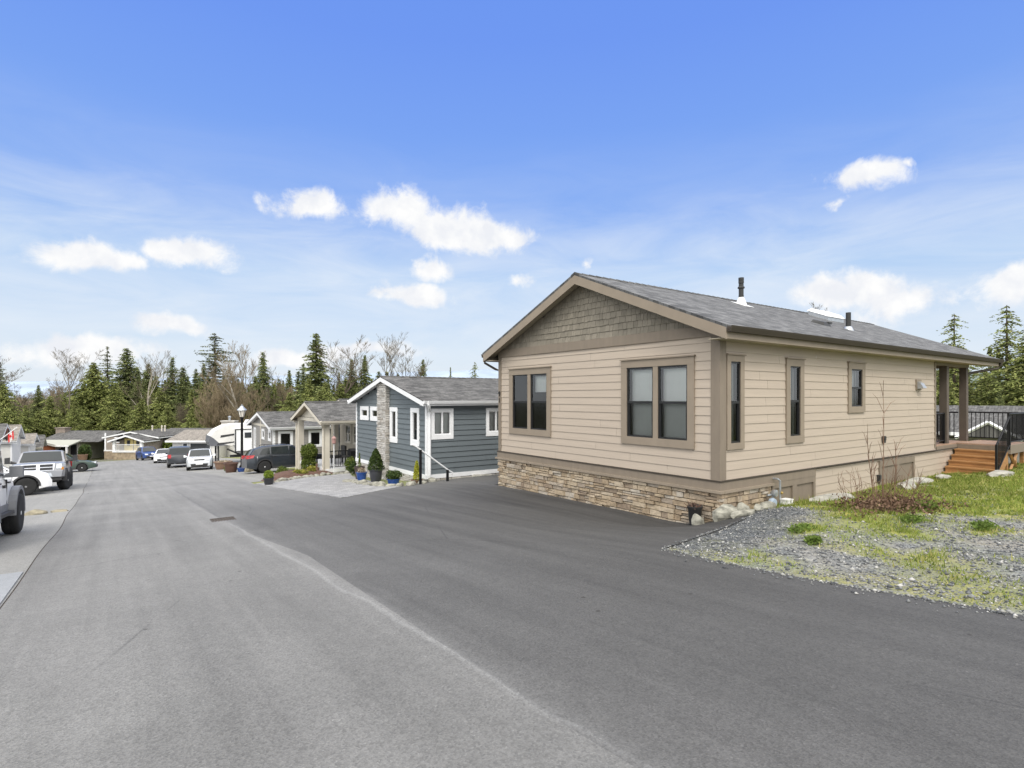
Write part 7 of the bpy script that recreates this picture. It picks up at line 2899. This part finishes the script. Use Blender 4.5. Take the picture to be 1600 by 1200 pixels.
tree('cedar_b', 1612, 500, 66, 'green conifer cut by the right edge', wide=1.1)
tree('cedar_a', 1540, 578, 78, 'broad light green tree low behind the porch on the right', wide=1.0)
tree('fir_a', 1562, 612, 62, 'dark rounded conifer just above the deck railing', wide=1.0)
tree('cedar_b', 1472, 560, 70, 'green tree seen between the wall and the first porch post', wide=1.1)
tree('fir_b', 1500, 548, 76, 'green tree seen between the two porch posts', wide=1.1)
tree('vase', 1322, 484, 75, 'bare branch tips showing above the beige roof ridge')
tree('alder', 97, 556, 98, 'bare grey tree between the left cedars, forked low')
tree('birch', 232, 548, 100, 'slender bare tree left of the tapering conifer above the yellow-door house')
tree('moss', 362, 524, 98, 'mossy many-stemmed bare tree beside the big ragged spruce', wide=1.0)
tree('vase', 522, 532, 94, 'bare forked tree just right of the tallest narrow conifer')
tree('alder', 603, 536, 100, 'tall bare tree with a rounded crown over the blue house ridge', wide=.8)
tree('birch', 586, 546, 104, 'leaning bare tree left of the rounded bare crown')
tree('vase', 641, 550, 104, 'wide bare tree right of the rounded bare crown over the blue house')
tree('birch', 385, 566, 92, 'pale-stemmed bare tree between the mossy tree and the dark conifer')
# the crowd between them
for k, px, top, d, wd in (('fir_b', 226, 578, 122, .9), ('cedar_b', 250, 604, 96, 1.1), ('fir_a', 306, 574, 120, .9), ('cedar_b', 300, 606, 98, 1.1), ('fir_b', 318, 566, 124, .9), ('fir_a', 452, 576, 118, .9), ('fir_b', 474, 566, 106, .9),
                          ('cedar_b', 482, 590, 88, 1.1), ('cedar_a', 508, 596, 88, .9), ('fir_a', 436, 590, 110, 1.0), ('fir_b', 530, 580, 112, .9), ('cedar_b', 180, 596, 98, 1.1), ('cedar_b', 118, 622, 96, 1.1), ('fir_a', 215, 590, 104, 1.0),
                          ('cedar_b', 40, 632, 88, 1.1), ('cedar_b', 244, 586, 108, 1.0), ('fir_a', 286, 572, 112, 1.0), ('cedar_b', 316, 596, 102, 1.0), ('fir_a', 350, 584, 110, .9), ('cedar_a', 390, 606, 96, .8), ('cedar_b', 428, 598, 96, .9), ('cedar_b', 214, 572, 112, .9), ('fir_a', 232, 566, 116, .8), ('fir_b', 466, 578, 104, 1.0), ('cedar_a', 540, 590, 100, .8), ('fir_a', 128, 600, 110, .9), ('cedar_b', 100, 616, 98, 1.0), ('fir_a', 592, 578, 108, .9), ('fir_b', 622, 582, 112, .9), ('cedar_a', 116, 636, 92, 1.0), ('cedar_a', 222, 622, 94, 1.0), ('cedar_b', 262, 630, 92, 1.1), ('cedar_a', 186, 606, 100, 1.0), ('cedar_b', 452, 612, 86, 1.2), ('cedar_a', 500, 610, 84, 1.0), ('cedar_a', 300, 636, 90, 1.0), ('cedar_b', 532, 598, 92, 1.1), ('fir_a', 556, 590, 96, 1.1), ('cedar_a', 60, 640, 90, 1.0), ('cedar_b', 18, 636, 84, 1.1), ('fir_b', 284, 588, 104, 1.0), ('fir_a', 60, 600, 120, .9), ('fir_a', 372, 590, 118, 1.0), ('fir_b', 398, 586, 106, 1.0), ('cedar_b', 580, 590, 106, 1.0),
                          ('fir_b', -40, 560, 100, 1.0), ('cedar_a', -70, 590, 90, 1.0), ('fir_a', -120, 560, 105, 1.0), ('fir_a', 1650, 520, 80, 1.0), ('cedar_b', 1690, 500, 75, 1.0), ('fir_a', 1600, 570, 88, 1.0), ('cedar_b', 1588, 560, 74, 1.0), ('fir_a', 1450, 560, 88, 1.0)):
    tree(k, px, top, d, 'mid-sized conifer crowded into the forest edge behind the houses' if k[0] == 'f' else 'bushy cedar crowded into the forest edge behind the houses', GF, wd)
for k, px, top, d, wd in (('birch', 86, 574, 110, .9), ('vase', 30, 604, 110, 1.0), ('moss', 346, 560, 94, .9), ('birch', 422, 572, 112, .9), ('vase', 245, 556, 118, .8), ('vase', -20, 560, 110, 1.0)):
    tree(k, px, top, d, 'thin leafless tree among the conifers of the forest edge', GB, wd)
for k, px, top, d, wd in (('brush', 332, 612, 92, .9), ('brush', 372, 600, 94, .9), ('brush', 434, 596, 100, 1.0), ('brush_b', 455, 604, 104, .9), ('brush', 398, 612, 90, .9), ('brush_b', 292, 630, 96, .8), ('brush', 104, 606, 112, .8),
                          ('brush_b', 535, 588, 106, .8), ('brush_b', 352, 606, 98, .9), ('brush_b', 20, 630, 104, 1.0), ('brush', 36, 618, 140, 1.3), ('brush_b', 60, 612, 150, 1.3), ('brush', 84, 606, 140, 1.2), ('brush_b', 108, 604, 150, 1.2), ('brush', 12, 616, 150, 1.3), ('brush', -30, 612, 150, 1.3), ('brush_b', 414, 606, 96, .9)):
    tree(k, px, top, d, 'leafless brown thicket at the foot of the forest edge', GU, wd)
for k in list(PROTO):
    if k not in _used:
        o = PROTO[k][0]
        for c in list(o.children):
            bpy.data.objects.remove(c)
        bpy.data.objects.remove(o)


# ------------------------------------------------------------------ far woods and hills
def ridge(name, path, hts, depth, mat, seed, nseg=120):
    """a long wooded hill: cross-section swept along a path (x, y)"""
    rs = np.random.default_rng(seed)
    px = np.interp(np.linspace(0, 1, nseg), np.linspace(0, 1, len(path)), [p[0] for p in path])
    py = np.interp(np.linspace(0, 1, nseg), np.linspace(0, 1, len(path)), [p[1] for p in path])
    hh = np.interp(np.linspace(0, 1, nseg), np.linspace(0, 1, len(hts)), hts)
    prof = [(-1, 0), (-.7, .35), (-.4, .7), (-.15, .93), (0, 1), (.3, .8), (1, 0)]
    V = []
    n = math.hypot(path[-1][0] - path[0][0], path[-1][1] - path[0][1])
    dx, dy = -(path[-1][1] - path[0][1]) / n, (path[-1][0] - path[0][0]) / n
    for a, b in prof:
        hz = hh * b * (1 + .10 * (fbm(px * .004 * (1 + a), py * .004 + a * 3, 4) - .5) * 2)
        V.append(np.stack([px + dx * depth * a, py + dy * depth * a, -14 + hz], -1))
    V = np.stack(V, 0)
    i = np.arange(len(prof) * nseg).reshape(len(prof), nseg)
    F_ = np.stack([i[:-1, :-1], i[:-1, 1:], i[1:, 1:], i[1:, :-1]], -1).reshape(-1, 4)
    o = npmesh(name, V.reshape(-1, 3), F_, mat, smooth=180)
    return tag(o, kind='structure')


def at(px, d):
    return ground_at(px, d)


hm = M('haze_blue_mountain', (.30, .36, .44), .95, .15, .01)  # distance haze painted into the pale blue-grey mountain colour
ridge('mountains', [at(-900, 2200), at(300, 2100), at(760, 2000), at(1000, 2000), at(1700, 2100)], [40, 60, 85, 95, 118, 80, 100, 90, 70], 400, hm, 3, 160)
hw2 = M('wooded_hill', (.12, .15, .125), .95, .4, .06)
ridge('hills', [at(1330, 520), at(1560, 480), at(2400, 420)], [22, 35, 36, 42], 160, hw2, 4)
hw3 = M('brown_wooded_hill', (.16, .135, .10), .95, .35, .05)
ridge('hills', [at(-700, 420), at(60, 420), at(700, 430)], [15, 17, 13, 15, 14], 120, hw3, 5)


def far_wood(name, label, n, x0, x1, d0, d1, h0, h1, seed, mat):
    rs = np.random.default_rng(seed)
    Vs = []
    for k in range(n):
        px = rs.uniform(x0, x1)
        d = rs.uniform(d0, d1)
        x, y = ground_at(px, d)
        z = g(x, y) - 3
        h = rs.uniform(h0, h1)
        m = 200
        c, _ = cone_pts(m, rs, (x, y, z), h * .19, h, .3)
        Vs.append(leaves(c, h * .032, rs, aspect=.5))
    o = leaf_mesh(name, np.concatenate(Vs), mat, None)
    return tag(o, label, 'far wood', kind='stuff')


far_wood('far_wood', 'hazy far wood of many conifers behind the nearer forest on the left', 230, 130, 660, 130, 230, 12, 18, 21, TREE['spruce'])
far_wood('far_wood', 'hazy wooded slope behind the porch on the right', 330, 1380, 1900, 110, 330, 12, 20, 22, TREE['spruce'])
